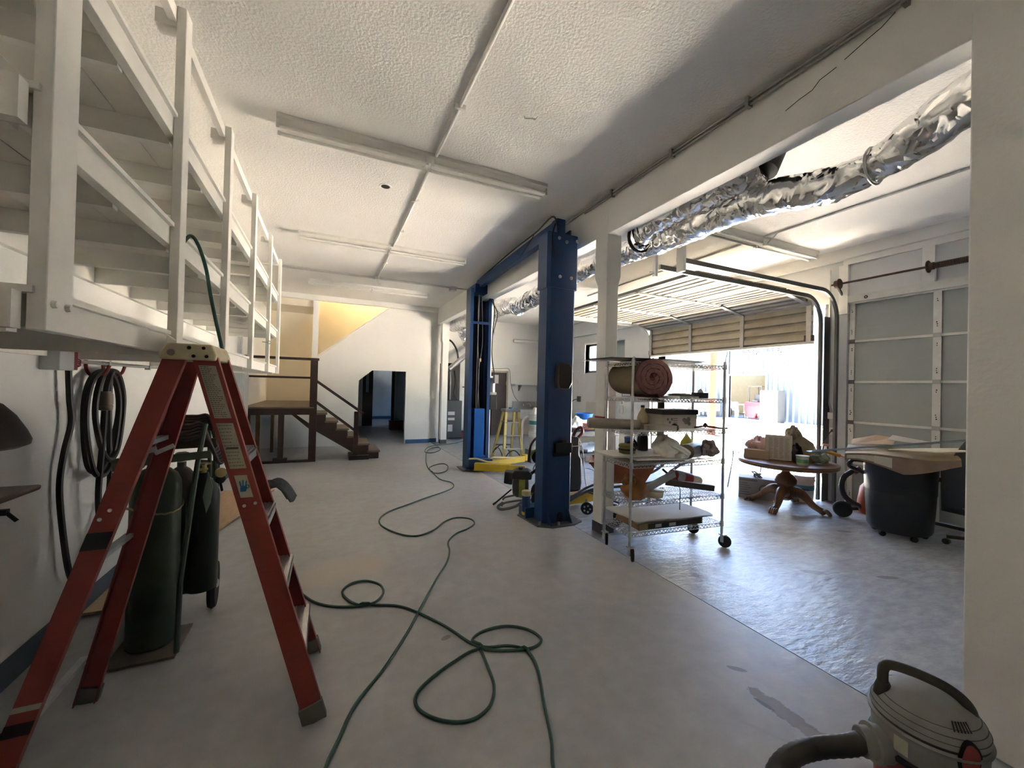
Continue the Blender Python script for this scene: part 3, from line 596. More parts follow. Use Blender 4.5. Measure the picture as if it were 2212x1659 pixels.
obj('sleeve', duct([(3.22,6.85,3.05),(3.22,7.2,3.16),(3.24,7.9,3.20),(3.22,8.8,3.22),(3.2,9.7,3.22),(3.2,10.5,3.25),(3.22,11.2,3.30)], [0.15,0.15,0.16,0.16,0.17,0.19,0.20], 9), FOIL, dC, sharp=28)
obj('hanging_flap', duct([(3.30,10.6,3.20),(3.36,10.7,3.0),(3.44,10.75,2.85),(3.46,10.75,2.72)], [0.16,0.13,0.10,0.08], 12), FOIL, dC, sharp=28)
obj('end_collar', MB().lathe([(0.085,0),(0.10,0.02),(0.10,0.10),(0.085,0.12)], (3.46,10.72,2.66), 18, (0.3,-0.5,0.8)), STEEL, dC)
fp = thing('flue_pipe', 'galvanised flue pipe sloping from the furnace up to the wall', 'pipe', (3.8,11.5,2.5))
GALV = mat('galvanised_duct', (0.62,0.62,0.62), 0.3, 0.9, var=0.12, scale=12)
obj('pipe', MB().cyl((3.16,11.35,2.02),(4.50,11.75,3.12),0.075,n=18), GALV, fp); obj('elbow', MB().tube(smooth([(4.45,11.74,3.08),(4.58,11.79,3.20),(4.68,11.85,3.26),(4.72,YB-0.01,3.28)],6),0.085,16), GALV, fp)
for q in (0.3,0.7): obj('crimp_ring', MB().lathe([(0.076,0),(0.082,0.01),(0.076,0.02)], (3.16+1.34*q,11.35+.4*q,2.02+1.1*q), 18, (1.34,0.4,1.1), caps=False), GALV, fp)

# ------------------------------------------------------------------ left wall fittings
CABLE = mat('black_cable_rubber', (0.022,0.019,0.018), 0.5, var=0.2)
GBOX = mat('grey_electrical_box', (0.42,0.44,0.45), 0.4, 0.2, var=0.05)
eb = thing('junction_box', 'grey electrical box with open red side at the end of the wall conduit', 'electrical box', (LW+0.04,3.12,1.64))
obj('box', MB().box(LW,3.05,1.585,LW+0.085,3.19,1.70), GBOX, eb, bevel=0.004)
obj('open_face', MB().box(LW+0.01,3.19,1.59,LW+0.08,3.235,1.695), mat('dark_red_plastic', (0.16,0.02,0.03), 0.5), eb)
for k in range(4): obj('wire', MB().tube(smooth([(LW+0.05,3.22,1.66-.015*k),(LW+0.08,3.26,1.65-.01*k),(LW+0.06,3.28,1.61),(LW+0.05,3.23,1.60)],5),0.004,5), mat('red_wire',(0.25,0.03,0.04),0.5), eb)
wc = thing('wall_conduit', 'thin steel conduit along the left wall below the loft', 'conduit', (LW+0.02,4,1.66))
obj('pipe', MB().tube([(LW+0.02,3.19,1.645),(LW+0.02,4.05,1.645),(LW+0.02,5.35,1.655)],0.011,8), STEEL, wc)
for y in (3.75,4.45,5.1): obj('strap', MB().box(LW,y-.012,1.625,LW+0.035,y+.012,1.672), STEEL, wc)
hk = thing('wall_hook', 'red bent steel wall hook carrying the coiled cable', 'hook', (LW+0.05,3.58,1.6))
HKR = mat('red_coated_hook', (0.20,0.035,0.03), 0.5)
for y in (3.50,3.72): obj('prong', MB().tube(smooth([(LW+0.005,y,1.72),(LW+0.012,y,1.60),(LW+0.05,y,1.555),(LW+0.10,y+0.01,1.58),(LW+0.115,y+0.02,1.63)],6),0.010,7), HKR, hk)
cbl = thing('power_cable', 'thick black cable dropping from the electrical box and looping back up', 'cable', (LW+0.05,3.3,0.9))
obj('cable', MB().tube(smooth([(LW+0.05,3.215,1.59),(LW+0.05,3.235,1.42),(LW+0.05,3.26,1.28),(LW+0.04,3.22,1.10),(LW+0.035,3.20,0.90),(LW+0.04,3.24,0.62),(LW+0.05,3.29,0.38),(LW+0.055,3.345,0.315),(LW+0.06,3.44,0.36),(LW+0.06,3.60,0.52),(LW+0.06,3.72,0.78),(LW+0.06,3.70,1.10),(LW+0.07,3.66,1.35),(LW+0.08,3.63,1.56)],8),0.016,8), CABLE, cbl)
coil = thing('coiled_cable', 'black heavy cable hung in loops on the red wall hook', 'cable', (LW+0.07,3.6,1.1))
def loop(yc, w, zt, zb, x, ph):
    return smooth([(x,yc-w*.25,zt-.01),(x,yc-w*.5,zt-.12),(x,yc-w*.55,(zt+zb)/2),(x+.01,yc-w*.32+ph,zb+.07),(x+.01,yc+ph,zb),(x,yc+w*.35+ph,zb+.08),(x,yc+w*.5,(zt+zb)/2),(x,yc+w*.48,zt-.14),(x,yc+w*.2,zt-.005)],8,closed=True)
for k, (yc,w_,zt,zb,x,ph) in enumerate([(3.60,0.42,1.585,0.93,LW+.06,-.06),(3.64,0.36,1.59,0.99,LW+.085,.0),(3.58,0.40,1.58,0.90,LW+.075,-.02)]):
    obj('cable_loop', MB().tube(loop(yc,w_,zt,zb,x,ph),0.0165,8,closed=True), CABLE, coil)
obj('cable_end', MB().tube(smooth([(LW+.10,3.60,1.585),(LW+.11,3.54,1.55),(LW+.11,3.50,1.44),(LW+.10,3.50,1.1),(LW+.09,3.50,0.75),(LW+.09,3.585,0.35)],8),0.017,8), CABLE, coil)
obj('plug', MB().lathe([(0.024,0),(0.035,0.005),(0.037,0.03),(0.034,0.035),(0.037,0.04),(0.036,0.105),(0.025,0.125)], (LW+.11,3.50,1.335), 16), mat('brown_plug', (0.20,0.16,0.13), 0.5), coil)
sw = thing('wall_outlet', 'small white outlet plate on the left wall behind the red ladder', 'outlet', (LW,4.55,1.28))
obj('plate', MB().box(LW,4.49,1.235,LW+0.035,4.60,1.345), mat('steel_plate', (0.55,0.55,0.53), 0.35, 0.6), sw, bevel=0.003); obj('socket_face', MB().box(LW+0.035,4.515,1.25,LW+0.04,4.575,1.33), WHITEPL, sw)
ep = thing('breaker_cabinet', 'tall grey electrical cabinet on the left wall beside the stair landing', 'electrical cabinet', (LW+0.1,8.3,1.0))
obj('box', MB().box(LW,7.95,0.46,LW+0.14,8.42,1.70), GBOX, ep, bevel=0.004); obj('door', MB().box(LW+0.14,7.97,0.49,LW+0.155,8.40,1.67), GBOX, ep); obj('latch', MB().cyl((LW+.155,8.05,0.62),(LW+.17,8.05,0.62),0.022,n=10), DARKGAP, ep)
for y in (8.05,8.16,8.3): obj('riser_pipe', MB().cyl((LW+0.05,y,1.70),(LW+0.05,y,3.0),0.018,n=8), GALV, ep)
dp = thing('drill_press', 'dark brown floor-standing machine with domed hood at the left edge', 'machine', (-1.20,2.22,0))
DPM = mat('dark_brown_casting', (0.045,0.030,0.026), 0.5, var=0.2, scale=10)
obj('hood', MB().lathe([(0.02,0.20),(0.05,0.185),(0.07,0.178),(0.10,0.16),(0.135,0.115),(0.165,0.055),(0.178,0.02),(0.175,0.0),(0.15,-0.012),(0.02,-0.012)], (-1.255,2.24,1.275), 30), DPM, dp)
obj('hood_knob', MB().lathe([(0.02,0),(0.022,0.03),(0.012,0.05),(0.002,0.055)], (-1.255,2.24,1.47), 14), DPM, dp)
obj('column', MB().cyl((-1.28,2.20,0.03),(-1.28,2.20,1.3),0.04,n=18), STEEL, dp)
obj('table', MB().prism([(-1.42,1.09),(-1.09,1.092),(-1.092,1.072),(-1.14,1.055),(-1.24,1.03),(-1.42,1.03)], 2.12, 2.38, 'y'), mat('brown_table_casting',(0.16,0.11,0.09),0.5,var=0.2), dp, bevel=0.008)
obj('crank_arm', MB().bar((-1.42,2.22,1.022),(-1.11,2.22,1.022),0.02,0.022), BLK, dp); obj('crank_handle', MB().cyl((-1.115,2.22,1.02),(-1.085,2.22,0.985),0.007,n=8), BLK, dp)
obj('base', MB().box(-1.40,1.98,0,-1.13,2.42,0.06), DPM, dp, bevel=0.02)
# ------------------------------------------------------------------ stair landing and steps
st = thing('wooden_staircase', 'dark brown wooden landing with railing and steps against the stair wall', 'staircase', (-0.5,9.5,0))
DECK = mat('worn_brown_deck', (0.20,0.155,0.125), 0.6, var=0.15, scale=6)
FY = 8.80
for k in range(8):
    a = FY-0.02+k*(11.9-FY)/8; obj('deck_board', MB().box(-1.43,a,1.045,-0.24,a+(11.9-FY)/8-0.004,1.072), DECK, st)
obj('front_beam', MB().box(-1.43,FY,0.92,-0.19,FY+0.045,1.045), BROWN2, st)
obj('back_beam', MB().box(-1.43,10.6,0.92,-0.25,10.65,1.045), BROWN2, st)
for x0, x1 in ((-1.43,-1.30),(-0.845,-0.75)): obj('leg', MB().box(x0,FY,0.04,x1,FY+0.09,0.92), BROWN2, st)
obj('leg', MB().box(-1.36,9.9,0,-1.28,9.98,1.045), mat('tan_wood', (0.36,0.24,0.13), 0.6, var=0.15, scale=8), st); obj('leg', MB().box(-1.12,10.2,0,-1.06,10.28,1.045), MATS['tan_wood'], st)
obj('foot_block', MB().box(-0.92,FY-0.01,0.03,-0.68,FY+0.10,0.09), BROWN2, st)
obj('newel_post', MB().box(-0.32,FY-0.01,0,-0.19,FY+0.09,2.0), BROWN2, st)
obj('bottom_rail', MB().box(-1.43,FY,0,-0.19,FY+0.09,0.04), BROWN2, st)
obj('hand_rail', MB().box(-1.43,FY-0.03,1.985,-0.17,FY+0.10,2.03), BROWN2, st)
obj('mid_rail', MB().box(-1.43,FY+0.01,1.622,-0.25,FY+0.05,1.662), BROWN2, st)
tz = [0.915,0.757,0.60,0.443,0.285,0.13]; run = 0.205; x = -0.235
for k, z in enumerate(tz):
    x1 = x+run+0.03
    w0 = FY+0.02
    obj('tread', MB().box(x-0.01,w0,z,x1,9.75,z+0.035), DECK, st); obj('riser', MB().box(x1-0.045,w0+.01,z-0.122,x1-0.025,9.74,z), BROWN2, st); x += run
pl = [(-0.25,0.55)]+[(-0.25,0.915)]; x = -0.235
poly = [(-0.24,0.93)]
for z in tz: poly += [(x,z),(x+run,z)]; x += run
poly += [(x,0.0),(x-0.28,0.0),(-0.24,0.62)]
obj('stringer', MB().prism(poly, FY+0.035, FY+0.075, 'y'), BROWN2, st); obj('stringer', MB().prism(poly, 9.70, 9.74, 'y'), BROWN2, st)
obj('under_brace', MB().prism([(-0.68,0.92),(-0.60,0.92),(-0.24,0.64),(-0.24,0.52)], 9.2, 9.25, 'y'), BROWN2, st)
obj('base_step', MB().box(0.42,FY-0.05,0.0,0.80,FY+0.5,0.085), BROWN2, st)
obj('newel_post', MB().box(0.50,FY-0.01,0.085,0.58,FY+0.06,0.98), BROWN2, st)
obj('hand_rail', MB().bar((-0.23,FY+0.02,1.60),(0.68,FY+0.02,0.935),0.09,0.05), BROWN2, st)
obj('mid_rail', MB().bar((-0.23,FY+0.03,1.19),(0.52,FY+0.03,0.595),0.04,0.05), BROWN2, st)

# ------------------------------------------------------------------ two-post car lift
BLUE = mat('blue_lift_paint', (0.012,0.042,0.125), 0.35, var=0.06, scale=3)
BLUE2 = mat('bright_blue_paint', (0.010,0.085,0.33), 0.3, var=0.05)
YELL = mat('yellow_lift_paint', (0.62,0.40,0.03), 0.4, var=0.06, scale=5)
CREAM = mat('cream_bar_paint', (0.70,0.55,0.30), 0.4)
post('beam_post', 2.80, 2.93, 7.42, 7.55)
lft = thing('car_lift', 'blue two-post car lift with overhead beam and yellow arms', 'car lift', (2.45,5.6,0))
def channel(x0, x1, yb, yf, z0, z1, t=0.012, ch=0.035):       # C-section, back at yb, open towards yf
    s = 1 if yf > yb else -1
    o = [(x0,yf),(x0,yb+s*ch),(x0+ch,yb),(x1-ch*.6,yb),(x1,yb+s*ch*.6),(x1,yf),(x1-0.06,yf),(x1-0.06,yf-s*t),(x1-t,yf-s*t),(x1-t,yb+s*ch),(x1-ch,yb+s*t),(x0+ch,yb+s*t),(x0+t,yb+s*ch),(x0+t,yf-s*t),(x0+0.06,yf-s*t),(x0+0.06,yf)]
    return MB().prism(o, z0, z1, 'z')
c1 = obj('column', channel(2.245,2.605,3.98,4.20,0.02,2.75), BLUE, lft)
obj('column_extension', channel(2.225,2.625,3.965,4.21,2.70,3.33), BLUE, lft)
obj('top_bracket', MB().box(2.36,4.02,3.30,2.47,4.14,3.52), BLUE, lft); obj('top_bracket', MB().box(2.24,4.0,3.33,2.62,4.18,3.345).box(2.55,4.04,3.33,2.57,4.16,3.42), BLUE, lft)
for x, z in ((2.38,2.83),(2.53,2.83),(2.46,3.24),(2.60,3.27),(2.36,3.27)): obj('bolt', MB().lathe([(0.020,0),(0.020,0.006),(0.012,0.008),(0.012,0.02),(0.001,0.02)], (x,3.965,z), 10, (0,-1,0)), STEEL, lft)
cov = [(2.352,1.60),(2.352,1.80),(2.37,1.835),(2.50,1.835),(2.535,1.80),(2.545,1.62),(2.50,1.545),(2.37,1.545)]
obj('latch_cover', MB().prism(cov, 3.90, 3.978, 'y'), mat('black_cover_plastic', (0.030,0.027,0.024), 0.35), lft, bevel=0.012, label='black plastic latch cover')
obj('lock_box', MB().box(2.355,3.925,0.815,2.575,3.978,0.93).box(2.44,3.93,0.93,2.50,3.978,0.965).box(2.345,3.95,0.775,2.56,3.978,0.815), BLK, lft, bevel=0.004)
obj('lock_pin', MB().cyl((2.56,3.95,0.885),(2.74,3.98,0.882),0.005,n=6), STEEL, lft)
bp = obj('base_plate', MB().prism([(2.16,3.96),(2.30,3.86),(2.58,3.86),(2.73,3.93),(2.73,4.40),(2.12,4.40)],0.0,0.018,'z'), mat('dark_plate_steel', (0.14,0.145,0.15), 0.45, 0.5), lft)
for q in ((2.20,3.98),(2.40,3.90),(2.68,3.96),(2.69,4.32)): obj('anchor_bolt', MB().cyl((*q,0.018),(*q,0.05),0.016,n=8), STEEL, bp)
for x in (2.30,2.57): obj('gusset', MB().prism([(3.98,0.018),(3.89,0.018),(3.98,0.16)], x-0.006, x+0.006, 'x'), BLUE, bp)
obj('cable_port', MB().prism([(2.42,0.03),(2.42,0.11),(2.44,0.135),(2.47,0.135),(2.49,0.11),(2.49,0.03)], 3.972, 3.979, 'y'), DARKGAP, lft)
obj('adapter_stack', MB().cyl((2.175,4.28,0.09),(2.175,4.28,0.27),0.052,n=8), BLUE, lft); obj('adapter_cap', MB().lathe([(0.05,0),(0.058,0.01),(0.058,0.05),(0.05,0.06)], (2.175,4.28,0.27), 8), CREAM, lft)
obj('adapter_cap', MB().lathe([(0.05,0),(0.055,0.01),(0.055,0.03)], (2.175,4.28,0.05), 8), YELL, lft); obj('arm_socket', MB().box(2.14,4.22,0.02,2.62,4.40,0.14), BLUE, lft)
obj('lift_arm', MB().bar((2.58,4.42,0.12),(3.45,4.50,0.12),0.11,0.12), YELL, lft); obj('arm_rod', MB().bar((2.55,4.36,0.215),(3.2,4.44,0.19),0.03,0.03), CREAM, lft)
obj('lift_arm', MB().bar((2.62,4.50,0.12),(3.30,5.05,0.12),0.11,0.12), YELL, lft)
# far column, open towards the camera
obj('column', channel(2.365,2.785,7.40,7.10,0.02,3.38), BLUE, lft)
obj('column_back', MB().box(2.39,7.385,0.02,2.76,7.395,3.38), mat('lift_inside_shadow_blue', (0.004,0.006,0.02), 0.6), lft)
obj('carriage', MB().box(2.485,7.09,0.25,2.685,7.34,1.14).box(2.485,7.07,0.20,2.705,7.12,0.27), BLUE2, lft, bevel=0.006)
obj('carriage_foot', MB().box(2.36,6.96,0.07,2.82,7.09,0.215), BLUE, lft, bevel=0.006)
obj('column_cap', MB().box(2.44,7.08,3.30,2.70,7.40,3.46), BLUE, lft); obj('cross_tie', MB().box(2.37,7.09,2.72,2.78,7.11,2.765), BLUE, lft)
for x, dx in ((2.535,0.0),(2.60,0.03),(2.56,-0.02)): obj('steel_cable', MB().tube(smooth([(x,7.16,3.28),(x+dx,7.15,2.4),(x-dx,7.16,1.8),(x,7.17,1.14)],8),0.006,6), mat('grey_cable', (0.35,0.34,0.33), 0.4, 0.4), lft)
obj('cable_clip', MB().box(2.575,7.11,2.02,2.60,7.15,2.08), CREAM, lft)
obj('limit_switch', MB().box(2.70,7.04,3.24,2.79,7.09,3.36), BLK, lft); obj('warning_sticker', MB().box(2.725,7.035,3.265,2.775,7.039,3.315), YELL, lft)
obj('control_box', MB().box(2.68,7.00,3.39,2.80,7.06,3.55), WHITEPL, lft, bevel=0.004)
fp2 = obj('base_plate', MB().prism([(2.28,7.02),(2.45,6.90),(2.70,6.90),(2.86,7.02),(2.86,7.45),(2.28,7.45)],0,0.018,'z'), MATS['dark_plate_steel'], lft)
for q in ((2.30,7.05),(2.45,6.95),(2.82,7.05)): obj('anchor_bolt', MB().cyl((*q,0.018),(*q,0.05),0.016,n=8), STEEL, fp2)
obj('lift_arm', MB().bar((2.46,6.93,0.10),(3.02,6.60,0.10),0.12,0.13), YELL, lft, bevel=0.006); obj('arm_extension', MB().bar((3.0,6.61,0.11),(3.25,6.47,0.11),0.08,0.08), YELL, lft)
obj('lift_arm', MB().bar((2.72,6.98,0.12),(3.62,7.30,0.12),0.11,0.11), YELL, lft, bevel=0.006); obj('arm_pad', MB().cyl((3.66,7.32,0.08),(3.66,7.32,0.20),0.06,n=14), YELL, lft)
obj('arm_rod', MB().tube([(2.36,6.98,0.235),(2.50,6.94,0.235),(2.72,6.80,0.17),(2.86,6.72,0.165)],0.018,8), CREAM, lft); obj('arm_rod', MB().tube([(2.70,6.98,0.10),(2.80,7.0,0.22),(2.86,7.0,0.235),(3.35,7.16,0.17),(3.60,7.28,0.16)],0.016,8), CREAM, lft)
pu = obj('power_unit', MB().box(2.79,7.10,1.12,2.93,7.30,1.40), BLK, lft, bevel=0.006, label='black oil tank of the lift motor')
obj('motor', MB().cyl((2.86,7.2,1.44),(2.86,7.2,1.72),0.065,n=18), STEEL, pu); obj('pump_block', MB().box(2.80,7.12,1.38,2.93,7.28,1.45), STEEL, pu); obj('motor_box', MB().box(2.86,7.06,1.62,2.94,7.14,1.78), mat('motor_grey',(0.30,0.30,0.30),0.4,0.4), pu)
obj('hydraulic_hose', MB().tube(smooth([(2.79,7.12,3.3),(2.83,7.08,3.0),(2.80,7.06,2.6),(2.79,7.06,2.2),(2.82,7.06,1.95),(2.88,7.1,1.75)],8),0.010,7), CABLE, lft)
obj('hydraulic_hose', MB().tube(smooth([(2.74,7.05,3.2),(2.87,7.03,2.95),(2.84,7.03,2.75),(2.80,7.05,2.55)],8),0.008,7), CABLE, lft)
obj('overhead_beam', MB().bar((2.42,4.1,3.45),(2.57,7.25,3.49),0.09,0.15), BLUE, lft, bevel=0.004)
obj('overhead_cable', MB().tube(smooth([(2.36,4.0,3.40),(2.34,4.1,3.56),(2.38,4.6,3.55),(2.44,5.4,3.585),(2.50,6.4,3.58),(2.54,7.2,3.56),(2.5,7.2,3.44)],8),0.010,7), CABLE, lft)
obj('overhead_cable', MB().tube(smooth([(2.30,3.96,3.42),(2.26,3.945,3.30),(2.26,3.945,3.15),(2.30,3.95,3.06)],8),0.010,7), CABLE, lft)
obj('overhead_cable', MB().tube(smooth([(2.36,4.6,3.52),(2.32,4.75,3.38),(2.33,4.95,3.34),(2.40,5.2,3.50)],8),0.005,6), CABLE, lft)

# ------------------------------------------------------------------ red step ladder
RDL = mat('red_fibreglass', (0.28,0.050,0.040), 0.5, var=0.08, scale=12, stretch=(1,1,4)); ALU = mat('bare_aluminium', (0.62,0.62,0.62), 0.35, 0.85, var=0.1, scale=20)
RDD = RDL
ld = thing('step_ladder', 'tall red fibreglass step ladder standing open beside the gas cylinders', 'ladder', (-0.52,2.32,0))
rails = {'a': ((-0.500,2.185,1.655),(-0.015,2.055,0.0)), 'b': ((-0.500,2.425,1.655),(-0.045,2.585,0.0)), 'c': ((-0.600,2.180,1.655),(-1.075,2.080,0.0)), 'd': ((-0.600,2.425,1.655),(-1.010,2.590,0.0))}
def lp(k, t): a, b = rails[k]; return Vector(a).lerp(Vector(b), t)
def rail_mesh(k, w, out):
    a, b = rails[k]; mb = MB()
    mb.bar(a, b, 0.006, w, (1,0,0))                                      # web, wide along x
    for s in (-1,1):
        o = Vector((s*w/2,0,0)); f_ = Vector((0,out*0.014,0))
        mb.bar(Vector(a)+o+f_, Vector(b)+o+f_, 0.030, 0.005, (1,0,0))    # flanges
    return mb
for k, w, out, nm in (('a',0.088,1,'front_rail'),('b',0.088,-1,'front_rail'),('c',0.075,1,'rear_rail'),('d',0.075,-1,'rear_rail')):
    r_ = obj(nm, rail_mesh(k, w, out), RDL, ld)
    e = lp(k, 1.0); e2 = lp(k, 0.955)
    obj('foot', MB().bar(e2, e+Vector((0,0,0.0)), 0.034, w+0.012, (1,0,0)), mat('grey_foot_rubber', (0.17,0.155,0.135), 0.7), r_)
for z in (0.295,0.60,0.905,1.21):
    t = 1-z/1.655; a = lp('a', t); b = lp('b', t)
    s_ = obj('step', MB().box(a.x-0.040,a.y+.003,z-0.008,a.x+0.042,b.y-.003,z).box(a.x+0.038,a.y+.003,z-0.045,a.x+0.042,b.y-.003,z).box(a.x-0.040,a.y+.003,z-0.035,a.x-0.036,b.y-.003,z), ALU, ld)
    for q in range(4): obj('tread_rib', MB().box(a.x-0.03+q*.019,a.y+.003,z,a.x-0.024+q*.019,b.y-.003,z+0.003), ALU, s_)
for z in (0.22,0.80,1.27):
    t = 1-z/1.655; a = lp('c', t); b = lp('d', t); obj('rear_brace', MB().box(a.x-0.016,a.y,z-0.010,a.x+0.016,b.y,z+0.010), ALU, ld)
capm = mat('stained_cream_plastic', (0.60,0.52,0.34), 0.5, var=0.1, scale=14, col2=(0.50,0.42,0.27))
cp = obj('top_cap', MB().prism([(-0.655,1.655),(-0.648,1.635),(-0.455,1.635),(-0.452,1.66),(-0.470,1.705),(-0.625,1.705)], 2.155, 2.445, 'y'), capm, ld, bevel=0.006, label='cream plastic top cap')
for x, z in ((-0.548,1.688),(-0.497,1.688),(-0.532,1.652),(-0.486,1.652)): obj('rivet_hole', MB().cyl((x,2.1535,z),(x,2.156,z),0.007,n=10), DARKGAP, cp)
obj('grime_spot', MB().cyl((-0.61,2.1535,1.664),(-0.61,2.156,1.664),0.014,n=14), mat('grey_grime', (0.22,0.20,0.18), 0.7), cp)
def on_rail(k, t0, t1, w, off=-0.0055):
    a = lp(k, t0); b = lp(k, t1); h = Vector((w/2,0,0)); o = Vector((0,off,0)); th = Vector((0,0.001,0))
    return MB().add([a-h+o,a+h+o,b+h+o,b-h+o,a-h+o+th,a+h+o+th,b+h+o+th,b-h+o+th],[(0,1,2,3),(7,6,5,4),(0,4,5,1),(1,5,6,2),(2,6,7,3),(3,7,4,0)])
LBL = mat('aged_label_paper', (0.46,0.41,0.31), 0.6, var=0.08, scale=20); INK = mat('faded_ink', (0.09,0.08,0.07), 0.7)
def label_(t0, t1, rows, w=0.062, seed=0):
    L_ = obj('label_sticker', on_rail('a', t0, t1, w), LBL, ld); rnd = random.Random(seed); ik = MB()
    for q in range(rows):
        t = t0+(t1-t0)*(q+0.7)/(rows+0.6); ln = w*rnd.uniform(0.5,0.86); c_ = lp('a', t)+Vector((-(w*.86-ln)/2,-0.0068,0))
        x_ = -ln/2
        while x_ < ln/2-0.004:
            wd = rnd.uniform(0.004,0.011); ik.box(c_.x+x_,c_.y-.0003,c_.z-0.0012,c_.x+min(x_+wd,ln/2),c_.y+.0006,c_.z+0.0012); x_ += wd+0.0028
    o_ = obj('print_lines', ik, INK, L_); o_['kind'] = 'stuff'; return L_
label_(0.025,0.165,26,seed=1); l2 = label_(0.178,0.300,13,seed=2)
c_ = lp('a',0.245); obj('print_box', MB().box(c_.x-.022,c_.y-.0075,c_.z-.0045,c_.x+.024,c_.y-.0068,c_.z+.0045), INK, l2)
sk_ = obj('hand_sticker', on_rail('a', 0.318, 0.378, 0.048), mat('beige_sticker', (0.50,0.44,0.33), 0.6), ld)
hb = MB(); c_ = lp('a', 0.350)
hb.prism([(c_.x-.012,c_.z-.020),(c_.x+.008,c_.z-.020),(c_.x+.013,c_.z-.004),(c_.x+.010,c_.z+.006),(c_.x-.010,c_.z+.006),(c_.x-.014,c_.z-.004)], c_.y-.0075, c_.y-.0066, 'y')
for dx, l_, tilt in ((-0.011,0.024,-0.25),(-0.003,0.028,-0.05),(0.006,0.024,0.12)): hb.bar((c_.x+dx,c_.y-.007,c_.z+.003),(c_.x+dx+tilt*l_,c_.y-.007,c_.z+.003+l_),0.001,0.005,(1,0,0))
hb.tube([(c_.x+.014+.006*cos(t),c_.y-.007,c_.z+.002+.007*sin(t)) for t in [2*pi*k/10 for k in range(10)]],0.0018,5,closed=True)
obj('hand_symbol', hb, mat('blue_ink', (0.02,0.13,0.28), 0.6), sk_)
for t, dx in ((0.400,-0.02),(0.395,0.024)): c_ = lp('a', t); obj('rivet', MB().lathe([(0.008,0),(0.006,0.004),(0.001,0.005)], (c_.x+dx,c_.y-.004,c_.z), 10, (0,-1,0)), ALU, ld)
for t, dx in ((0.385,-0.0),(0.405,-0.02)): c_ = lp('c', t); obj('rivet', MB().lathe([(0.008,0),(0.006,0.004),(0.001,0.005)], (c_.x+dx,c_.y-.004,c_.z), 10, (0,-1,0)), ALU, ld)
obj('black_tape', on_rail('c', 0.435, 0.475, 0.080, -0.006), BLK, ld); obj('masking_tape', on_rail('c', 0.800, 0.812, 0.080, -0.006), LBL, ld)
obj('black_tape', on_rail('c', 0.835, 0.862, 0.080, -0.006), mat('dark_scuffed_tape', (0.05,0.02,0.02), 0.7), ld)
a = lp('a',0.305); b = lp('b',0.305)
obj('white_tag', MB().box(-0.39,2.41,1.19,-0.335,2.415,1.225), WHITEPL, ld)
obj('spreader_bar', MB().bar((-0.73,2.41,1.20),(-0.66,2.415,1.235),0.004,0.020), ALU, ld)
obj('spreader_bar', MB().bar((-0.70,2.20,1.24),(-0.66,2.20,1.25),0.004,0.022), ALU, ld)
rag = MB().grid(lambda u,v: (-0.335+0.17*u+0.02*sin(v*9), 2.50+0.14*v, 0.955+0.06*sin(u*pi*0.9)+0.010*sin(v*22+u*4)-0.07*u*u), 18, 22)
ro_ = tag(obj('grey_rag', rag, mat('grey_terry_cloth', (0.20,0.23,0.24), 0.9, var=0.15, scale=40, bump=0.6, bscale=200)), 'folded grey cloth rag lying over a step of the red ladder', 'rag')
md = ro_.modifiers.new('thick','SOLIDIFY'); md.thickness = 0.014

# ------------------------------------------------------------------ gas cylinders on their cart
GRN = mat('dark_green_cylinder_paint', (0.040,0.058,0.034), 0.42, var=0.15, scale=6); GRNF = mat('green_cart_paint', (0.085,0.115,0.080), 0.5, var=0.15, scale=10)
ct = thing('cylinder_cart', 'green two-wheeled welding cart holding gas cylinders by the left wall', 'cart', (-0.9,3.05,0))
obj('base_plate', MB().prism([(-1.06,2.80),(-0.735,2.80),(-0.735,3.14),(-1.06,3.14)],0.006,0.018,'z'), mat('rusty_plate', (0.22,0.17,0.14), 0.6, var=0.2, scale=8), ct)
obj('side_plate', MB().prism([(2.84,0.02),(3.08,0.02),(3.08,0.22),(2.98,0.26),(2.86,0.24)], -1.05, -1.042, 'x'), mat('grey_side_plate',(0.36,0.37,0.36),0.5), ct)
obj('frame_tube', MB().tube([(-0.735,2.83,0.02),(-0.735,2.86,0.40),(-0.70,2.98,1.05),(-0.68,3.04,1.28)],0.014,8), GRNF, ct); obj('frame_tube', MB().tube([(-1.05,3.10,0.02),(-1.04,3.14,1.0),(-1.03,3.16,1.25)],0.014,8), GRNF, ct)
obj('frame_tube', MB().tube([(-0.655,3.27,0.25),(-0.655,3.20,1.0),(-0.655,3.16,1.26)],0.014,8), GRNF, ct); obj('frame_tube', MB().tube([(-0.70,3.30,0.25),(-0.70,3.26,1.0),(-0.70,3.22,1.26)],0.012,8), GRNF, ct)
obj('clamp_bar', MB().bar((-1.04,2.90,1.075),(-0.64,2.99,1.10),0.008,0.045), GRNF, ct); obj('clamp_bar', MB().bar((-0.98,3.06,1.15),(-0.64,3.12,1.155),0.02,0.055), mat('brown_bar',(0.09,0.07,0.05),0.5), ct)
obj('clamp_knob', MB().cyl((-1.06,2.90,1.07),(-1.03,2.91,1.075),0.035,n=16), GRNF, ct)
obj('rear_plate', MB().prism([(-0.80,0.24),(-0.66,0.24),(-0.655,1.0),(-0.78,1.02)], 3.31, 3.32, 'y'), GRNF, ct)
for k, x in enumerate((-0.68,-1.10)):
    wl = obj('wheel', MB().lathe([(0.10,-0.02),(0.142,-0.022),(0.155,0),(0.142,0.022),(0.10,0.02)], (x,3.36,0.155), 28, (1,0.10,0)), TYRE, ct)
    obj('hub', MB().lathe([(0.105,-0.012),(0.10,0.014),(0.03,0.020),(0.02,0.03)], (x,3.36,0.155), 20, (1,0.10,0)), mat('pale_hub', (0.55,0.55,0.53), 0.4), wl)
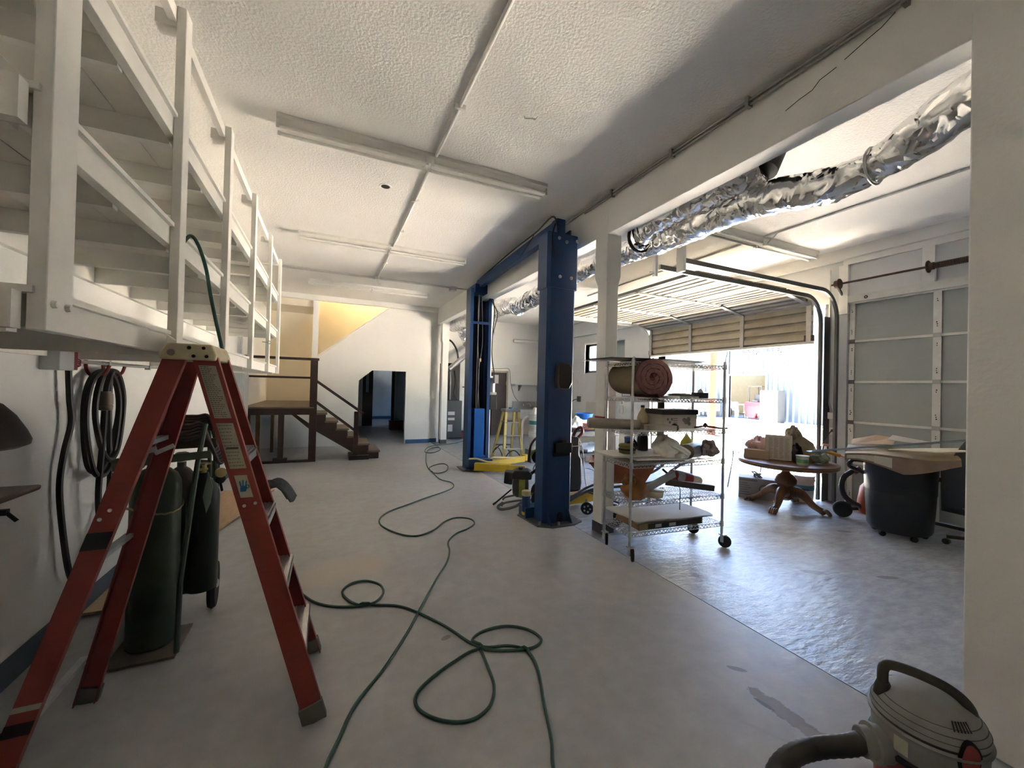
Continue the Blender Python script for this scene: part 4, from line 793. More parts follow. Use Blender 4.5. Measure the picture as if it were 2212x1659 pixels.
obj('fender', MB().prism([(3.14,0.46),(3.24,0.44),(3.22,0.32),(3.15,0.24)], -0.668, -0.66, 'x'), GRNF, ct)
obj('axle', MB().cyl((-1.10,3.36,0.155),(-0.70,3.36,0.155),0.010,n=8), GRNF, ct); obj('axle_strut', MB().bar((-0.70,3.20,0.26),(-0.72,3.36,0.155),0.02,0.02), GRNF, ct)
obj('lower_shelf', MB().box(-0.86,3.11,0.22,-0.65,3.31,0.235), GRNF, ct)
for zc, x_, r_ in ((0.80,-0.895,0.123),): obj('chain', MB().tube([(x_+r_*cos(t),3.0+r_*sin(t),zc+0.02*sin(t*2)+.004*(k%2)) for k, t in enumerate([2*pi*k/40 for k in range(40)])],0.006,6,closed=True), mat('brass_chain',(0.35,0.28,0.16),0.4,0.8), ct)
def cylinder(name, label, c, r, h, m, z0=0.018):
    t = thing(name, label, 'gas cylinder', (c[0],c[1],z0), 0, 'gas cylinders on the welding cart')
    obj('shell', MB().lathe([(r*.9,0),(r,0.015),(r,h-0.13),(r*.97,h-0.09),(r*.82,h-0.045),(r*.55,h-0.015),(r*.30,h)], (c[0],c[1],z0), 32), m, t)
    obj('neck_ring', MB().cyl((c[0],c[1],z0+h-.005),(c[0],c[1],z0+h+.03),r*.3,n=16), m, t)
    vv = obj('valve', MB().cyl((c[0],c[1],z0+h+.03),(c[0],c[1],z0+h+.075),0.013,n=10).cyl((c[0]-.03,c[1]-.01,z0+h+.05),(c[0]+.02,c[1],z0+h+.05),0.009,n=8), MATS['brass'], t)
    obj('hand_wheel', MB().tube([(c[0]+.026*cos(a)*(1+.2*cos(5*a)),c[1]+.026*sin(a)*(1+.2*cos(5*a)),z0+h+.085) for a in [2*pi*k/20 for k in range(20)]],0.006,6,closed=True).bar((c[0]-.025,c[1],z0+h+.085),(c[0]+.025,c[1],z0+h+.085),0.008,0.008), MATS['brass_chain'], vv)
    return t
cylinder('gas_cylinder', 'large dark green gas cylinder, front one on the welding cart', (-0.895,3.0), 0.117, 1.02, GRN)
cylinder('gas_cylinder', 'grey brown gas cylinder behind the large green one', (-0.835,3.21), 0.080, 0.76, mat('grey_brown_cylinder', (0.12,0.10,0.10), 0.4, var=0.15), 0.235)
cylinder('gas_cylinder', 'dark cylinder in the shade at the wheel side of the cart', (-0.70,3.13), 0.086, 0.70, mat('black_green_cylinder', (0.022,0.030,0.022), 0.4, var=0.15), 0.235)
hc = thing('welding_hose', 'brown rubber welding hose coiled over the top of the cart', 'hose', (-0.80,3.1,1.2))
HOSEB = mat('brown_rubber_hose', (0.085,0.060,0.052), 0.5, var=0.15)
for k in range(6):
    rx = 0.165+0.008*k; z_ = 1.315-0.022*k
    obj('hose_turn', MB().tube(smooth([(-0.80+rx*cos(a),3.12+0.10*sin(a),z_-0.11*(1-max(0,sin(a)*0.2+0.8))-(0.16 if abs(cos(a))>.9 else 0.0)+0.004*k) for a in [2*pi*j/14 for j in range(14)]],5,closed=True),0.0105,7,closed=True), HOSEB, hc)
rg_ = thing('gas_regulator', 'brass and black gauges hanging on the cart side', 'regulator', (-0.56,3.18,0.95))
obj('body', MB().lathe([(0.02,0),(0.028,0.01),(0.028,0.05),(0.01,0.06)], (-0.62,3.10,0.93), 14, (0.4,-0.8,0)), BLK, rg_); obj('gauge', MB().lathe([(0.03,0),(0.03,0.02),(0.001,0.022)], (-0.60,3.05,0.975), 16, (0.5,-0.8,0)), MATS['brass'], rg_)
obj('stem', MB().cyl((-0.61,3.08,0.94),(-0.585,3.04,0.86),0.007,n=8), DARKGAP, rg_)
tag(obj('torch_shield', MB().prism([(-0.65,0.99),(-0.625,0.90),(-0.635,0.80),(-0.655,0.74),(-0.675,0.84)], 3.0, 3.006, 'y'), mat('pale_green_plastic', (0.26,0.34,0.27), 0.5)), 'pale green pointed plastic shield hanging on the cart frame', 'shield')
tag(obj('plywood_board', MB().box(-1.405,3.50,0.012,-1.10,3.95,0.03).xf(Matrix.Translation((0,0,0))), mat('plywood', (0.50,0.38,0.24), 0.6, var=0.12, scale=5, stretch=(1,6,1))), 'small pale plywood scrap lying by the left baseboard', 'board')
tag(obj('plywood_board', MB().bar((-1.30,4.9,0.03),(-0.95,6.6,0.03),0.62,0.02,(0,0,1)), mat('orange_plywood', (0.52,0.33,0.19), 0.6, var=0.12, scale=5, stretch=(6,1,1))), 'orange toned plywood sheet lying on the floor behind the cart', 'board')

# ------------------------------------------------------------------ green garden hose
A_ = [(0.87,1.41),(0.93,1.53),(1.0,1.72),(1.09,1.96),(1.1,2.11),(1.02,2.19),(0.89,2.23),(0.83,2.31),(0.92,2.38),(1.08,2.38),(1.2,2.29),(1.23,2.17),(1.14,2.12),(0.98,2.16),(0.83,2.23),(0.68,2.18),(0.53,2.1),(0.44,2.02),(0.43,1.93),(0.49,1.84),(0.58,1.78),(0.67,1.77),(0.76,1.82),(0.82,1.93),(0.84,2.07),(0.85,2.24),(0.81,2.32),(0.72,2.53),(0.59,2.75),(0.48,2.88),(0.34,2.95),(0.22,3.01),(0.15,3.14),(0.14,3.25),(0.21,3.34),(0.31,3.34),(0.4,3.24),(0.41,3.1),(0.34,2.99),(0.22,2.98),(0.07,3.04),(-0.05,3.15),(-0.15,3.33)]
B_ = [(0.03,1.77),(0.08,1.89),(0.16,2.07),(0.32,2.28),(0.49,2.55),(0.63,2.81),(0.81,3.14),(0.98,3.43),(1.07,3.66),(1.12,3.88),(1.26,4.07),(1.41,4.16),(1.54,4.3),(1.54,4.47),(1.4,4.56),(1.24,4.47),(1.06,4.25),(0.86,4.15),(0.7,4.28),(0.57,4.58),(0.58,4.83),(0.71,5.06),(0.97,5.27),(1.26,5.51),(1.58,5.74),(1.78,5.96),(1.83,6.25),(1.72,6.53),(1.73,7.09),(1.77,7.51),(1.99,7.78),(2.13,7.78),(2.12,7.49),(1.96,7.1),(1.75,7.01),(1.73,7.44),(1.86,8.23),(2.14,9.38),(2.4,9.9),(2.56,9.93),(2.48,9.5),(2.22,9.15),(2.08,9.32),(2.31,10.0),(2.65,10.30),(3.1,10.5),(3.5,10.9)]
top = [(-0.67,2.46,2.20),(-0.645,2.50,2.268),(-0.612,2.50,2.228),(-0.577,2.50,2.114),(-0.554,2.50,1.976),(-0.526,2.50,1.837),(-0.495,2.50,1.697),(-0.460,2.52,1.555),(-0.415,2.56,1.40),(-0.355,2.66,1.05),(-0.315,2.76,0.84),(-0.27,2.85,0.58),(-0.20,3.05,0.26),(-0.165,3.22,0.06)]
pts = top+[(x,y,0.009) for x,y in reversed(A_)]+[(0.80,1.2,0.009),(0.6,0.95,0.009),(0.25,0.95,0.009),(0.03,1.3,0.009),(0.0,1.6,0.009)]+[(x,y,0.009) for x,y in B_]
seen = []
P_ = smooth(pts, 6)
for i in range(len(P_)):                       # lift the hose where it crosses itself
    if P_[i].z < 0.02:
        for j in range(0, i-8, 2):
            if (P_[i].xy-P_[j].xy).length < 0.018 and P_[j].z < 0.03: P_[i].z = P_[j].z+0.013; break
hs = thing('garden_hose', 'long green garden hose looping across the floor from the loft', 'hose', (0.6,2.2,0))
obj('hose', MB().tube(P_,0.0085,8), mat('green_hose_vinyl', (0.034,0.098,0.072), 0.4, var=0.08), hs)
# ------------------------------------------------------------------ chrome wire rack
RO = Vector((2.53,2.885,0)); RA = math.atan2(-0.08,1.11)
RM = Matrix.Translation(RO) @ Matrix.Rotation(RA, 4, 'Z')
def rw(x, y, z): return RM @ Vector((x,y,z))
CHR = mat('chrome_wire', (0.60,0.60,0.60), 0.28, 0.9, var=0.1, scale=20)
rk = thing('wire_rack', 'tall chrome wire shelving rack on black casters beside the white post', 'shelving rack', tuple(RO), RA)
RW, RD = 1.11, 0.41; SZ = [0.245,0.52,0.87,1.17,1.48,1.815]
for x in (0,RW):
    for y in (0,RD):
        p_ = obj('rack_post', MB().cyl((x,y,0.13),(x,y,1.86),0.0125,n=12), CHR, rk, local=True)
        for z in SZ: obj('collar', MB().lathe([(0.013,-0.025),(0.019,-0.025),(0.017,0.028),(0.013,0.03)], (x,y,z-.01), 12), CHR, p_, local=True)
        cs = obj('caster', MB().lathe([(0.02,-0.012),(0.052,-0.014),(0.060,-0.008),(0.060,0.008),(0.052,0.014),(0.02,0.012)], (x+0.02,y-0.02,0.060), 22, (0.75,0.65 if x else -0.5,0)), TYRE, rk, local=True)
        obj('caster_fork', MB().box(x-0.02,y-0.035,0.055,x-0.012,y+0.0,0.13).box(x+0.02,y-.035,0.055,x+0.028,y,0.13).box(x-0.022,y-0.04,0.122,x+0.03,y+0.02,0.132), CHR, cs, local=True)
def truss(a, b, z, mb):
    a = Vector(a); b = Vector(b); L = (b-a).length; n = max(2, round(L/0.042)); zt, zb = z, z-0.034
    mb.bar((a.x,a.y,zt),(b.x,b.y,zt),0.006,0.006); mb.bar((a.x,a.y,zb),(b.x,b.y,zb),0.006,0.006)
    for k in range(n):
        p = a.lerp(b,k/n); q = a.lerp(b,(k+0.5)/n); r_ = a.lerp(b,(k+1)/n)
        mb.bar((p.x,p.y,zt),(q.x,q.y,zb),0.004,0.004); mb.bar((q.x,q.y,zb),(r_.x,r_.y,zt),0.004,0.004)
for z in SZ:
    mb = MB()
    for a, b in (((0,0),(RW,0)),((0,RD),(RW,RD)),((0,0),(0,RD)),((RW,0),(RW,RD))): truss(a, b, z, mb)
    s_ = obj('wire_shelf', mb, CHR, rk, local=True)
    wm = MB()
    n = 42
    for k in range(1,n): wm.bar((RW*k/n,0,z+.004),(RW*k/n,RD,z+.004),0.004,0.004)
    for y in (RD*.33,RD*.67): wm.bar((0,y,z-.002),(RW,y,z-.002),0.006,0.006); truss((0.01,y),(RW-.01,y),z-.004,wm)
    o_ = obj('deck_wires', wm, CHR, s_, local=True); o_['kind'] = 'stuff'
obj('hanging_hook', MB().tube([(RW+.0,-0.005,1.86),(RW+.0,-.01,1.90),(RW+.012,-.012,1.935),(RW+.006,-.012,1.955)],0.004,6), CHR, rk, local=True)
def wmesh(mb): return mb.xf(RM)
FOAM = mat('white_foam_board', (0.72,0.70,0.66), 0.6, var=0.05, scale=5); CARD = mat('brown_cardboard', (0.36,0.24,0.14), 0.75, var=0.1, scale=5)
tag(obj('foam_board', wmesh(MB().grid(lambda u,v:(-0.26+1.12*u,-0.02+0.52*v,1.832+0.010*sin(u*2.5)),10,3).grid(lambda u,v:(-0.26+1.12*u,-0.02+0.52*v,1.842+0.010*sin(u*2.5)),10,3)), FOAM), 'thin white foam board lying on the top shelf of the wire rack', 'board')
# insulation roll: kraft-faced pink batt, spiral end towards the camera
ir = thing('insulation_roll', 'pink insulation roll with brown paper facing on the second rack shelf', 'insulation roll', tuple(rw(0.20,0.2,1.49)), RA)
PINK = mat('pink_glass_wool', (0.33,0.145,0.14), 0.95, var=0.18, scale=18, bump=0.8, bscale=70); KRAFT = mat('kraft_paper', (0.24,0.185,0.115), 0.7, var=0.12, scale=4, bump=0.2, bscale=12)
def sp_pt(th, k0=0.0): r_ = 0.018+0.0255*th/(2*pi)*1.85+k0; return r_
turns = 3.55; N_ = 110; th_ = [turns*2*pi*k/N_ for k in range(N_+1)]
def spiral(ro, ri, y0, y1, jit):
    rnd = random.Random(4); mb = MB(); A = []; B = []
    for t in th_:
        c_, s_ = cos(-t+2.2), sin(-t+2.2); o_ = sp_pt(t, ro); i_ = max(0.004, sp_pt(t, ri)); j = rnd.uniform(-jit, jit)
        A.append((1.12*c_*(o_+j), s_*(o_+j)*0.95)); B.append((1.12*c_*(i_+j*.5), s_*(i_+j*.5)*.95))
    cx_, cz_ = 0.205, 1.672; vs = []
    for (ax,az),(bx_,bz) in zip(A,B): vs += [(cx_+ax,y0+rnd.uniform(-.006,.006),cz_+az),(cx_+bx_,y0+rnd.uniform(-.006,.006),cz_+bz),(cx_+ax,y1,cz_+az),(cx_+bx_,y1,cz_+bz)]
    fs = []
    for k in range(N_):
        a = 4*k; b = a+4; fs += [(a,b,b+1,a+1),(a+2,a+3,b+3,b+2),(a,a+2,b+2,b),(a+1,b+1,b+3,a+3)]
    return mb.add(vs, fs+[(0,1,3,2),(4*N_,4*N_+2,4*N_+3,4*N_+1)])
obj('batt', spiral(0.0205,-0.0205,-0.03,0.40,0.003).xf(RM), PINK, ir, sharp=60)
kf = MB(); A = []
for t in th_[-46:]: 
    c_, s_ = cos(-t+2.2), sin(-t+2.2); o_ = sp_pt(t, 0.023); A.append((0.205+1.12*c_*o_, 1.668+s_*o_*.95))
kf.add([p for (x,z) in A for p in ((x,-0.012,z),(x,0.405,z))], [(2*k,2*k+2,2*k+3,2*k+1) for k in range(len(A)-1)])
obj('paper_facing', kf.xf(RM), KRAFT, ir, sharp=60)
obj('loose_flap', MB().grid(lambda u,v:(0.16+0.22*u,-0.035+0.05*v*0+0.42*v,1.500-0.045*u*u-0.012+0.006*sin(u*8)),10,4).grid(lambda u,v:(0.16+0.22*u,-0.035+0.42*v,1.540-0.045*u*u-0.012+0.006*sin(u*8)),10,4).xf(RM), PINK, ir)
def tagw(name, mb, m, label, cat, **k): return tag(obj(name, mb, m, **k), label, cat)
# second shelf
bt = thing('black_tarp', 'black folded tarp lying on a flat tray on the second rack shelf', 'tarp', tuple(rw(0.72,0.2,1.485)))
obj('fold', wmesh(MB().lathe([(0.02,0),(0.10,0.004),(0.125,0.012),(0.115,0.022),(0.06,0.032),(0.005,0.034)],(0,0,0),18).xf(Matrix.Translation((0.76,0.22,1.50)) @ Matrix.Diagonal((1.25,0.8,1.0,1)))), BLK, bt); obj('tray', wmesh(MB().box(0.60,0.06,1.487,0.84,0.32,1.505)), STEEL, bt)
dt = thing('dark_tin', 'small dark open tin at the right end of the second rack shelf', 'tin', tuple(rw(0.97,0.2,1.485)))
obj('box', wmesh(MB().box(0.915,0.12,1.487,1.03,0.24,1.545)), mat('dark_grey_tin',(0.07,0.07,0.07),0.5), dt, bevel=0.004); obj('paper_scrap', wmesh(MB().lathe([(0.03,0),(0.02,0.02),(0.004,0.04)],(0.98,0.18,1.545),8)), FOAM, dt)
# third shelf
tb = thing('plastic_roll', 'translucent grey plastic sheeting roll overhanging the rack to the left', 'plastic roll', tuple(rw(0.0,0.25,1.175)))
PLR = mat('grey_plastic_film', (0.38,0.34,0.28), 0.35, var=0.1, scale=10)
obj('film', wmesh(MB().lathe([(0.010,0),(0.047,0.002),(0.051,0.02),(0.050,0.42),(0.048,0.50),(0.022,0.502)], (-0.27,0.32,1.228), 26, (1,-0.35,-0.02))), PLR, tb); obj('core', wmesh(MB().cyl((0.16,0.16,1.22),(0.215,0.142,1.219),0.022,n=14)), CARD, tb)
lc = thing('long_carton', 'long narrow grey cartons lying beside the plastic roll', 'carton', tuple(rw(0.35,0.1,1.175)))
for k in range(2): obj('carton', wmesh(MB().bar((0.20,0.06+0.075*k,1.202-.0*k),(0.50,0.01+0.07*k,1.200),0.065,0.046)), mat('grey_carton',(0.40,0.36,0.31),0.7), lc)
obj('end_cap', wmesh(MB().lathe([(0.02,0),(0.042,0.005),(0.038,0.03),(0.03,0.035)],(0.505,0.03,1.20),7,(1,0,0))), mat('brown_cap',(0.10,0.08,0.075),0.7), lc)
pb = thing('printed_box', 'white printed carton with dark lid on the third rack shelf', 'box', tuple(rw(0.70,0.2,1.175)))
obj('body', wmesh(MB().box(0.46,0.14,1.177,0.90,0.38,1.335)), mat('white_print_carton',(0.52,0.47,0.42),0.6,var=0.05), pb, bevel=0.003); obj('lid', wmesh(MB().box(0.452,0.13,1.318,0.908,0.39,1.368)), mat('dark_lid',(0.045,0.035,0.030),0.5), pb, bevel=0.004)
pr_ = MB(); GP = mat('grey_print',(0.20,0.175,0.165),0.6)
for cx_, cz_, rx in ((0.555,1.243,0.012),(0.53,1.272,0.011),(0.58,1.272,0.011)): pr_.lathe([(rx*1.2,0),(rx*1.2,0.001)],(cx_,0.139,cz_),14,(0,-1,0))
for cx_, cz_, rx in ((0.76,1.25,0.03),(0.79,1.27,0.025),(0.735,1.265,0.022),(0.80,1.225,0.02)): pr_.lathe([(rx,0),(rx,0.001)],(cx_,0.139,cz_),9,(0,-1,0))
for k in range(4): pr_.box(0.60,0.138,1.21+.022*k,0.65,0.1395,1.217+.022*k)
obj('print_marks', wmesh(pr_), GP, pb)['kind'] = 'stuff'
jg = thing('detergent_jug', 'beige plastic jug with handle standing at the back of the third rack shelf', 'jug', tuple(rw(0.42,0.33,1.175)))
obj('jug', wmesh(MB().lathe([(0.045,0),(0.055,0.01),(0.055,0.10),(0.042,0.14),(0.020,0.175),(0.018,0.20)],(0.40,0.36,1.177),18)), mat('beige_hdpe',(0.55,0.44,0.29),0.45), jg); obj('cap', wmesh(MB().cyl((0.40,0.36,1.377),(0.40,0.36,1.40),0.020,n=14)), mat('purple_cap',(0.06,0.04,0.10),0.4), jg); obj('label_band', wmesh(MB().lathe([(0.0555,0.02),(0.0555,0.045)],(0.40,0.36,1.177),18,caps=False)), CARD, jg)
wk = thing('wooden_stick', 'crooked brown stick lying across the right end of the third rack shelf', 'stick', tuple(rw(0.95,0.1,1.175)))
obj('stick', wmesh(MB().tube(smooth([(0.86,0.13,1.19),(0.93,0.09,1.205),(1.0,0.06,1.20),(1.08,0.03,1.19),(1.16,0.0,1.19)],5),0.010,8)), mat('brown_bark',(0.17,0.10,0.07),0.7), wk); obj('knob', wmesh(MB().lathe([(0.006,0),(0.022,0.012),(0.024,0.03),(0.008,0.05)],(0.95,0.08,1.19),10)), MATS['brown_bark'], wk)
obj('green_tape', wmesh(MB().cyl((1.03,0.05,1.196),(1.06,0.04,1.193),0.0125,n=10)), mat('olive_tape',(0.22,0.22,0.08),0.5), wk)
yb_ = thing('yellow_bag', 'yellow plastic carrier bag hanging below the third rack shelf', 'bag', tuple(rw(0.95,0.42,0.9)))
YBAG = mat('yellow_plastic_film', (0.62,0.56,0.06), 0.4, var=0.08, scale=6)
obj('bag', wmesh(MB().add([(0.955,0.33,1.11)]+[(0.955+0.075*cos(t)*(1.0),0.33+0.035*sin(t),1.02+.004*cos(3*t)) for t in [2*pi*k/14 for k in range(14)]]+[(0.955+0.095*cos(t),0.33+0.045*sin(t),0.90) for t in [2*pi*k/14 for k in range(14)]], [(0,1+k,1+(k+1)%14) for k in range(14)]+[(1+k,15+k,15+(k+1)%14,1+(k+1)%14) for k in range(14)]+[tuple(15+k for k in range(14))])), YBAG, yb_, sharp=60)
obj('knot', wmesh(MB().tube([(0.955,0.33,1.10),(0.95,0.33,1.14),(0.955,0.33,1.17)],0.006,6)), YBAG, yb_); obj('printed_word', wmesh(MB().box(0.92,0.284,0.925,0.99,0.288,0.945)), mat('olive_print',(0.14,0.14,0.03),0.6), yb_)
# fourth shelf
wp = thing('flat_boards', 'white flat boards stacked on the fourth rack shelf and overhanging left', 'board', tuple(rw(0.2,0.2,0.875)))
obj('panel', wmesh(MB().box(-0.16,0.05,0.930,0.55,0.40,0.945)), FOAM, wp); obj('panel', wmesh(MB().bar((0.05,0.12,0.915),(0.62,0.10,0.905),0.28,0.010)), FOAM, wp); obj('panel', wmesh(MB().box(0.02,0.0,0.877,0.62,0.38,0.890)), mat('tan_hardboard',(0.36,0.30,0.20),0.7), wp)
gl = thing('gear_pouch', 'olive green zip pouches stacked on the left of the fourth rack shelf', 'pouch', tuple(rw(0.1,0.2,0.945)))
OLV = mat('olive_fabric',(0.22,0.20,0.07),0.8,var=0.15,scale=15)
obj('pouch', wmesh(MB().lathe([(0.05,0),(0.075,0.008),(0.08,0.04),(0.07,0.058)],(0.07,0.16,0.946),16)), OLV, gl); obj('pouch', wmesh(MB().lathe([(0.05,0),(0.068,0.006),(0.07,0.025),(0.05,0.036)],(0.055,0.16,1.004),16)), OLV, gl)
obj('zip', wmesh(MB().lathe([(0.0815,0.038),(0.0825,0.044),(0.0815,0.05)],(0.07,0.16,0.946),16,caps=False)), DARKGAP, gl)
tagw('black_bottle', wmesh(MB().lathe([(0.05,0),(0.055,0.01),(0.055,0.12),(0.045,0.16),(0.018,0.175),(0.018,0.20),(0.022,0.20),(0.022,0.22)],(0.36,0.30,0.947),18)), BLK, 'black plastic bottle behind the white bag on the fourth rack shelf', 'bottle')
tagw('blue_tub', wmesh(MB().lathe([(0.035,0),(0.045,0.005),(0.048,0.07),(0.05,0.07),(0.05,0.09),(0.02,0.10)],(0.22,0.33,0.99),16).lathe([(0.04,0),(0.042,0.045)],(0.22,0.33,0.947),16)), mat('blue_lid_plastic',(0.04,0.11,0.36),0.4), 'small blue plastic tub beside the olive pouches', 'tub')
tagw('coiled_black_cord', wmesh(MB().tube(smooth([(0.15+0.06*cos(t),0.20+0.04*sin(t),1.00+0.03*sin(2*t)+.01*k*.2) for k, t in enumerate([2*pi*k/9 for k in range(20)])],4),0.007,6)), CABLE, 'coiled black cord lying behind the olive pouches', 'cord')
wb = thing('cloth_sack', 'crumpled white cloth sack slumped on the fourth rack shelf', 'sack', tuple(rw(0.55,0.15,0.89)))
WC = mat('white_cotton',(0.80,0.76,0.69),0.9,var=0.08,scale=8,bump=0.5,bscale=18)
def lump(c, r, seed, amp=0.18, n=22, m=16):
    rnd = random.Random(seed); ph = [rnd.uniform(0,6.3) for _ in range(6)]; mb = MB(); vs = []
    for j in range(m+1):
        a = pi*j/m
        for k in range(n):
            t = 2*pi*k/n; w_ = 1+amp*(0.5*sin(3*t+ph[0]+2*a)+0.4*sin(5*t-a*3+ph[1])+0.35*sin(a*6+2*t+ph[2])+0.3*sin(9*t+ph[3]+4*a))
            vs.append((c[0]+r[0]*sin(a)*cos(t)*w_, c[1]+r[1]*sin(a)*sin(t)*w_, max(c[2]-r[2]*0.85, c[2]+r[2]*cos(a)*w_)))
    fs = [(j*n+k,j*n+(k+1)%n,(j+1)*n+(k+1)%n,(j+1)*n+k) for j in range(m) for k in range(n)]
    return mb.add(vs, fs)
obj('sack', wmesh(lump((0.47,0.10,0.99),(0.13,0.10,0.115),2,0.22)), WC, wb, sharp=70); obj('fold', wmesh(lump((0.60,0.06,0.93),(0.10,0.08,0.05),5,0.2)), WC, wb, sharp=70); obj('fold', wmesh(MB().tube(smooth([(0.44,0.04,1.06),(0.52,0.0,1.02),(0.60,-0.01,0.985),(0.66,0.0,0.95)],5),0.028,10)), WC, wb)
fr_ = thing('film_roll', 'grey plastic film roll with cardboard core on the fourth rack shelf', 'film roll', tuple(rw(0.85,0.15,0.875)))
FR = mat('grey_film',(0.30,0.29,0.29),0.25,var=0.12,scale=10)
obj('film', wmesh(MB().lathe([(0.028,0),(0.072,0),(0.074,0.01),(0.074,0.29),(0.028,0.30)],(0.74,0.10,0.952),26,(0.85,0.45,0))), FR, fr_); obj('core', wmesh(MB().lathe([(0.016,-0.008),(0.030,-0.008),(0.030,0.02),(0.016,0.02)],(0.74,0.10,0.952),20,(0.85,0.45,0),caps=False)), mat('pale_core',(0.46,0.37,0.25),0.7), fr_); obj('end_ring', wmesh(MB().lathe([(0.030,-0.001),(0.071,-0.001)],(0.74,0.10,0.952),26,(0.85,0.45,0),caps=False)), mat('brown_ring',(0.15,0.12,0.09),0.6), fr_)
cp_ = thing('crumpled_plastic', 'crumpled clear plastic and pink paper at the right end of the fourth rack shelf', 'plastic waste', tuple(rw(1.02,0.2,0.875)))
obj('paper_ball', wmesh(lump((1.02,0.10,0.965),(0.07,0.08,0.08),8,0.35)), mat('pink_grey_paper',(0.40,0.30,0.29),0.7,var=0.2,scale=20), cp_, sharp=25); obj('clear_film', wmesh(lump((0.95,0.20,0.93),(0.06,0.06,0.06),9,0.4)), mat('cloudy_film',(0.6,0.6,0.58),0.2), cp_, sharp=25)
kp = tagw('kraft_sheet', wmesh(MB().box(0.60,0.16,0.880,0.80,0.36,1.0)), mat('brown_kraft_box',(0.20,0.13,0.09),0.75), 'brown kraft box between the white sack and the film roll', 'box', bevel=0.004)
# fifth shelf
ob = thing('orange_bag', 'crumpled orange brown plastic bag on the fifth rack shelf', 'bag', tuple(rw(0.14,0.1,0.525)))
obj('bag', wmesh(lump((0.13,0.10,0.605),(0.12,0.10,0.095),11,0.25)), mat('orange_brown_film',(0.36,0.15,0.06),0.35,var=0.2,scale=10), ob, sharp=60); obj('bag_neck', wmesh(lump((0.07,0.12,0.70),(0.055,0.05,0.06),13,0.35)), MATS['orange_brown_film'], ob, sharp=60)
gc = thing('metal_channel', 'grey galvanised channel leaning on the fifth rack shelf', 'metal channel', tuple(rw(0.4,0.15,0.525)))
obj('web', wmesh(MB().bar((0.24,0.10,0.595),(0.60,0.10,0.735),0.006,0.055)), STEEL, gc); obj('flange', wmesh(MB().bar((0.24,0.12,0.622),(0.60,0.12,0.762),0.045,0.005)), STEEL, gc); obj('flange', wmesh(MB().bar((0.24,0.12,0.570),(0.60,0.12,0.710),0.045,0.005)), STEEL, gc)
wt_ = thing('white_tub', 'shallow white plastic tub on the fifth rack shelf', 'tub', tuple(rw(0.42,0.1,0.525)))
obj('tub', wmesh(MB().lathe([(0.07,0),(0.085,0.005),(0.092,0.055),(0.096,0.06)],(0.36,0.12,0.526),24)), mat('cream_plastic',(0.58,0.53,0.42),0.4), wt_); obj('lid', wmesh(MB().lathe([(0.096,0.058),(0.098,0.064),(0.085,0.072),(0.01,0.074)],(0.36,0.12,0.526),24)), MATS['cream_plastic'], wt_)
ai = thing('angle_iron', 'dark brown angle bar lying across the fifth rack shelf', 'angle bar', tuple(rw(0.75,0.1,0.525)))
obj('leg_plate', wmesh(MB().bar((0.50,0.12,0.655),(0.97,-0.03,0.60),0.008,0.055)), mat('dark_brown_steel',(0.035,0.022,0.018),0.5), ai); obj('top_plate', wmesh(MB().bar((0.50,0.14,0.682),(0.97,-0.01,0.627),0.05,0.006)), MATS['dark_brown_steel'], ai)
fe = thing('fire_extinguisher', 'red extinguisher bottle with white label lying on the fifth rack shelf', 'fire extinguisher', tuple(rw(0.8,0.2,0.53)))
FEX = Vector((0.66,0.22,0.705)); fd = Vector((0.36,-0.02,-0.085)).normalized()
obj('bottle', wmesh(MB().lathe([(0.015,-0.06),(0.02,-0.03),(0.052,0.0),(0.056,0.03),(0.056,0.24)],tuple(FEX),22,tuple(fd))), mat('dark_red_paint',(0.22,0.015,0.022),0.35), fe); obj('sleeve', wmesh(MB().lathe([(0.0485,0.24),(0.0485,0.34),(0.04,0.365),(0.01,0.37)],tuple(FEX),22,tuple(fd))), mat('beige_sleeve',(0.50,0.44,0.36),0.5), fe); obj('label_band', wmesh(MB().lathe([(0.0568,0.045),(0.0568,0.135)],tuple(FEX),22,tuple(fd),caps=False)), mat('grey_label',(0.36,0.32,0.31),0.5), fe)
obj('valve_lever', wmesh(MB().bar(tuple(FEX-fd*.05),tuple(FEX-fd*.11+Vector((0,0,.03))),0.012,0.02)), BLK, fe); obj('cord', wmesh(MB().tube(smooth([tuple(FEX-fd*.02+Vector((0,-.1,-.02))),(0.57,0.0,0.60),(0.56,-0.01,0.50),(0.56,-0.01,0.42)],6),0.004,5)), DARKGAP, fe)
# bottom shelf
wbd = tagw('white_board', wmesh(MB().grid(lambda u,v:(0.06+0.92*u+0.02*sin(v*6),-0.03+0.52*v+0.012*sin(u*9),0.345+0.006*sin(u*5+v*3)),16,10).grid(lambda u,v:(0.06+0.92*u+0.02*sin(v*6),-0.03+0.52*v+0.012*sin(u*9),0.333+0.006*sin(u*5+v*3)),16,10)), FOAM, 'white foam panel lying over a flat carton on the lowest rack shelf', 'board')
fbx = thing('flat_carton', 'flat brown carton under the white panel on the lowest rack shelf', 'carton', tuple(rw(0.5,0.2,0.25)))
obj('carton', wmesh(MB().box(0.12,0.02,0.252,0.88,0.38,0.315)), CARD, fbx, bevel=0.004); obj('side_print', wmesh(MB().box(0.22,0.017,0.258,0.86,0.021,0.306)), mat('dark_carton_print',(0.06,0.045,0.04),0.7), fbx); obj('label_patch', wmesh(MB().box(0.30,0.014,0.268,0.37,0.018,0.298)), FOAM, fbx); obj('label_patch', wmesh(MB().box(0.46,0.014,0.265,0.54,0.018,0.296)), FOAM, fbx)

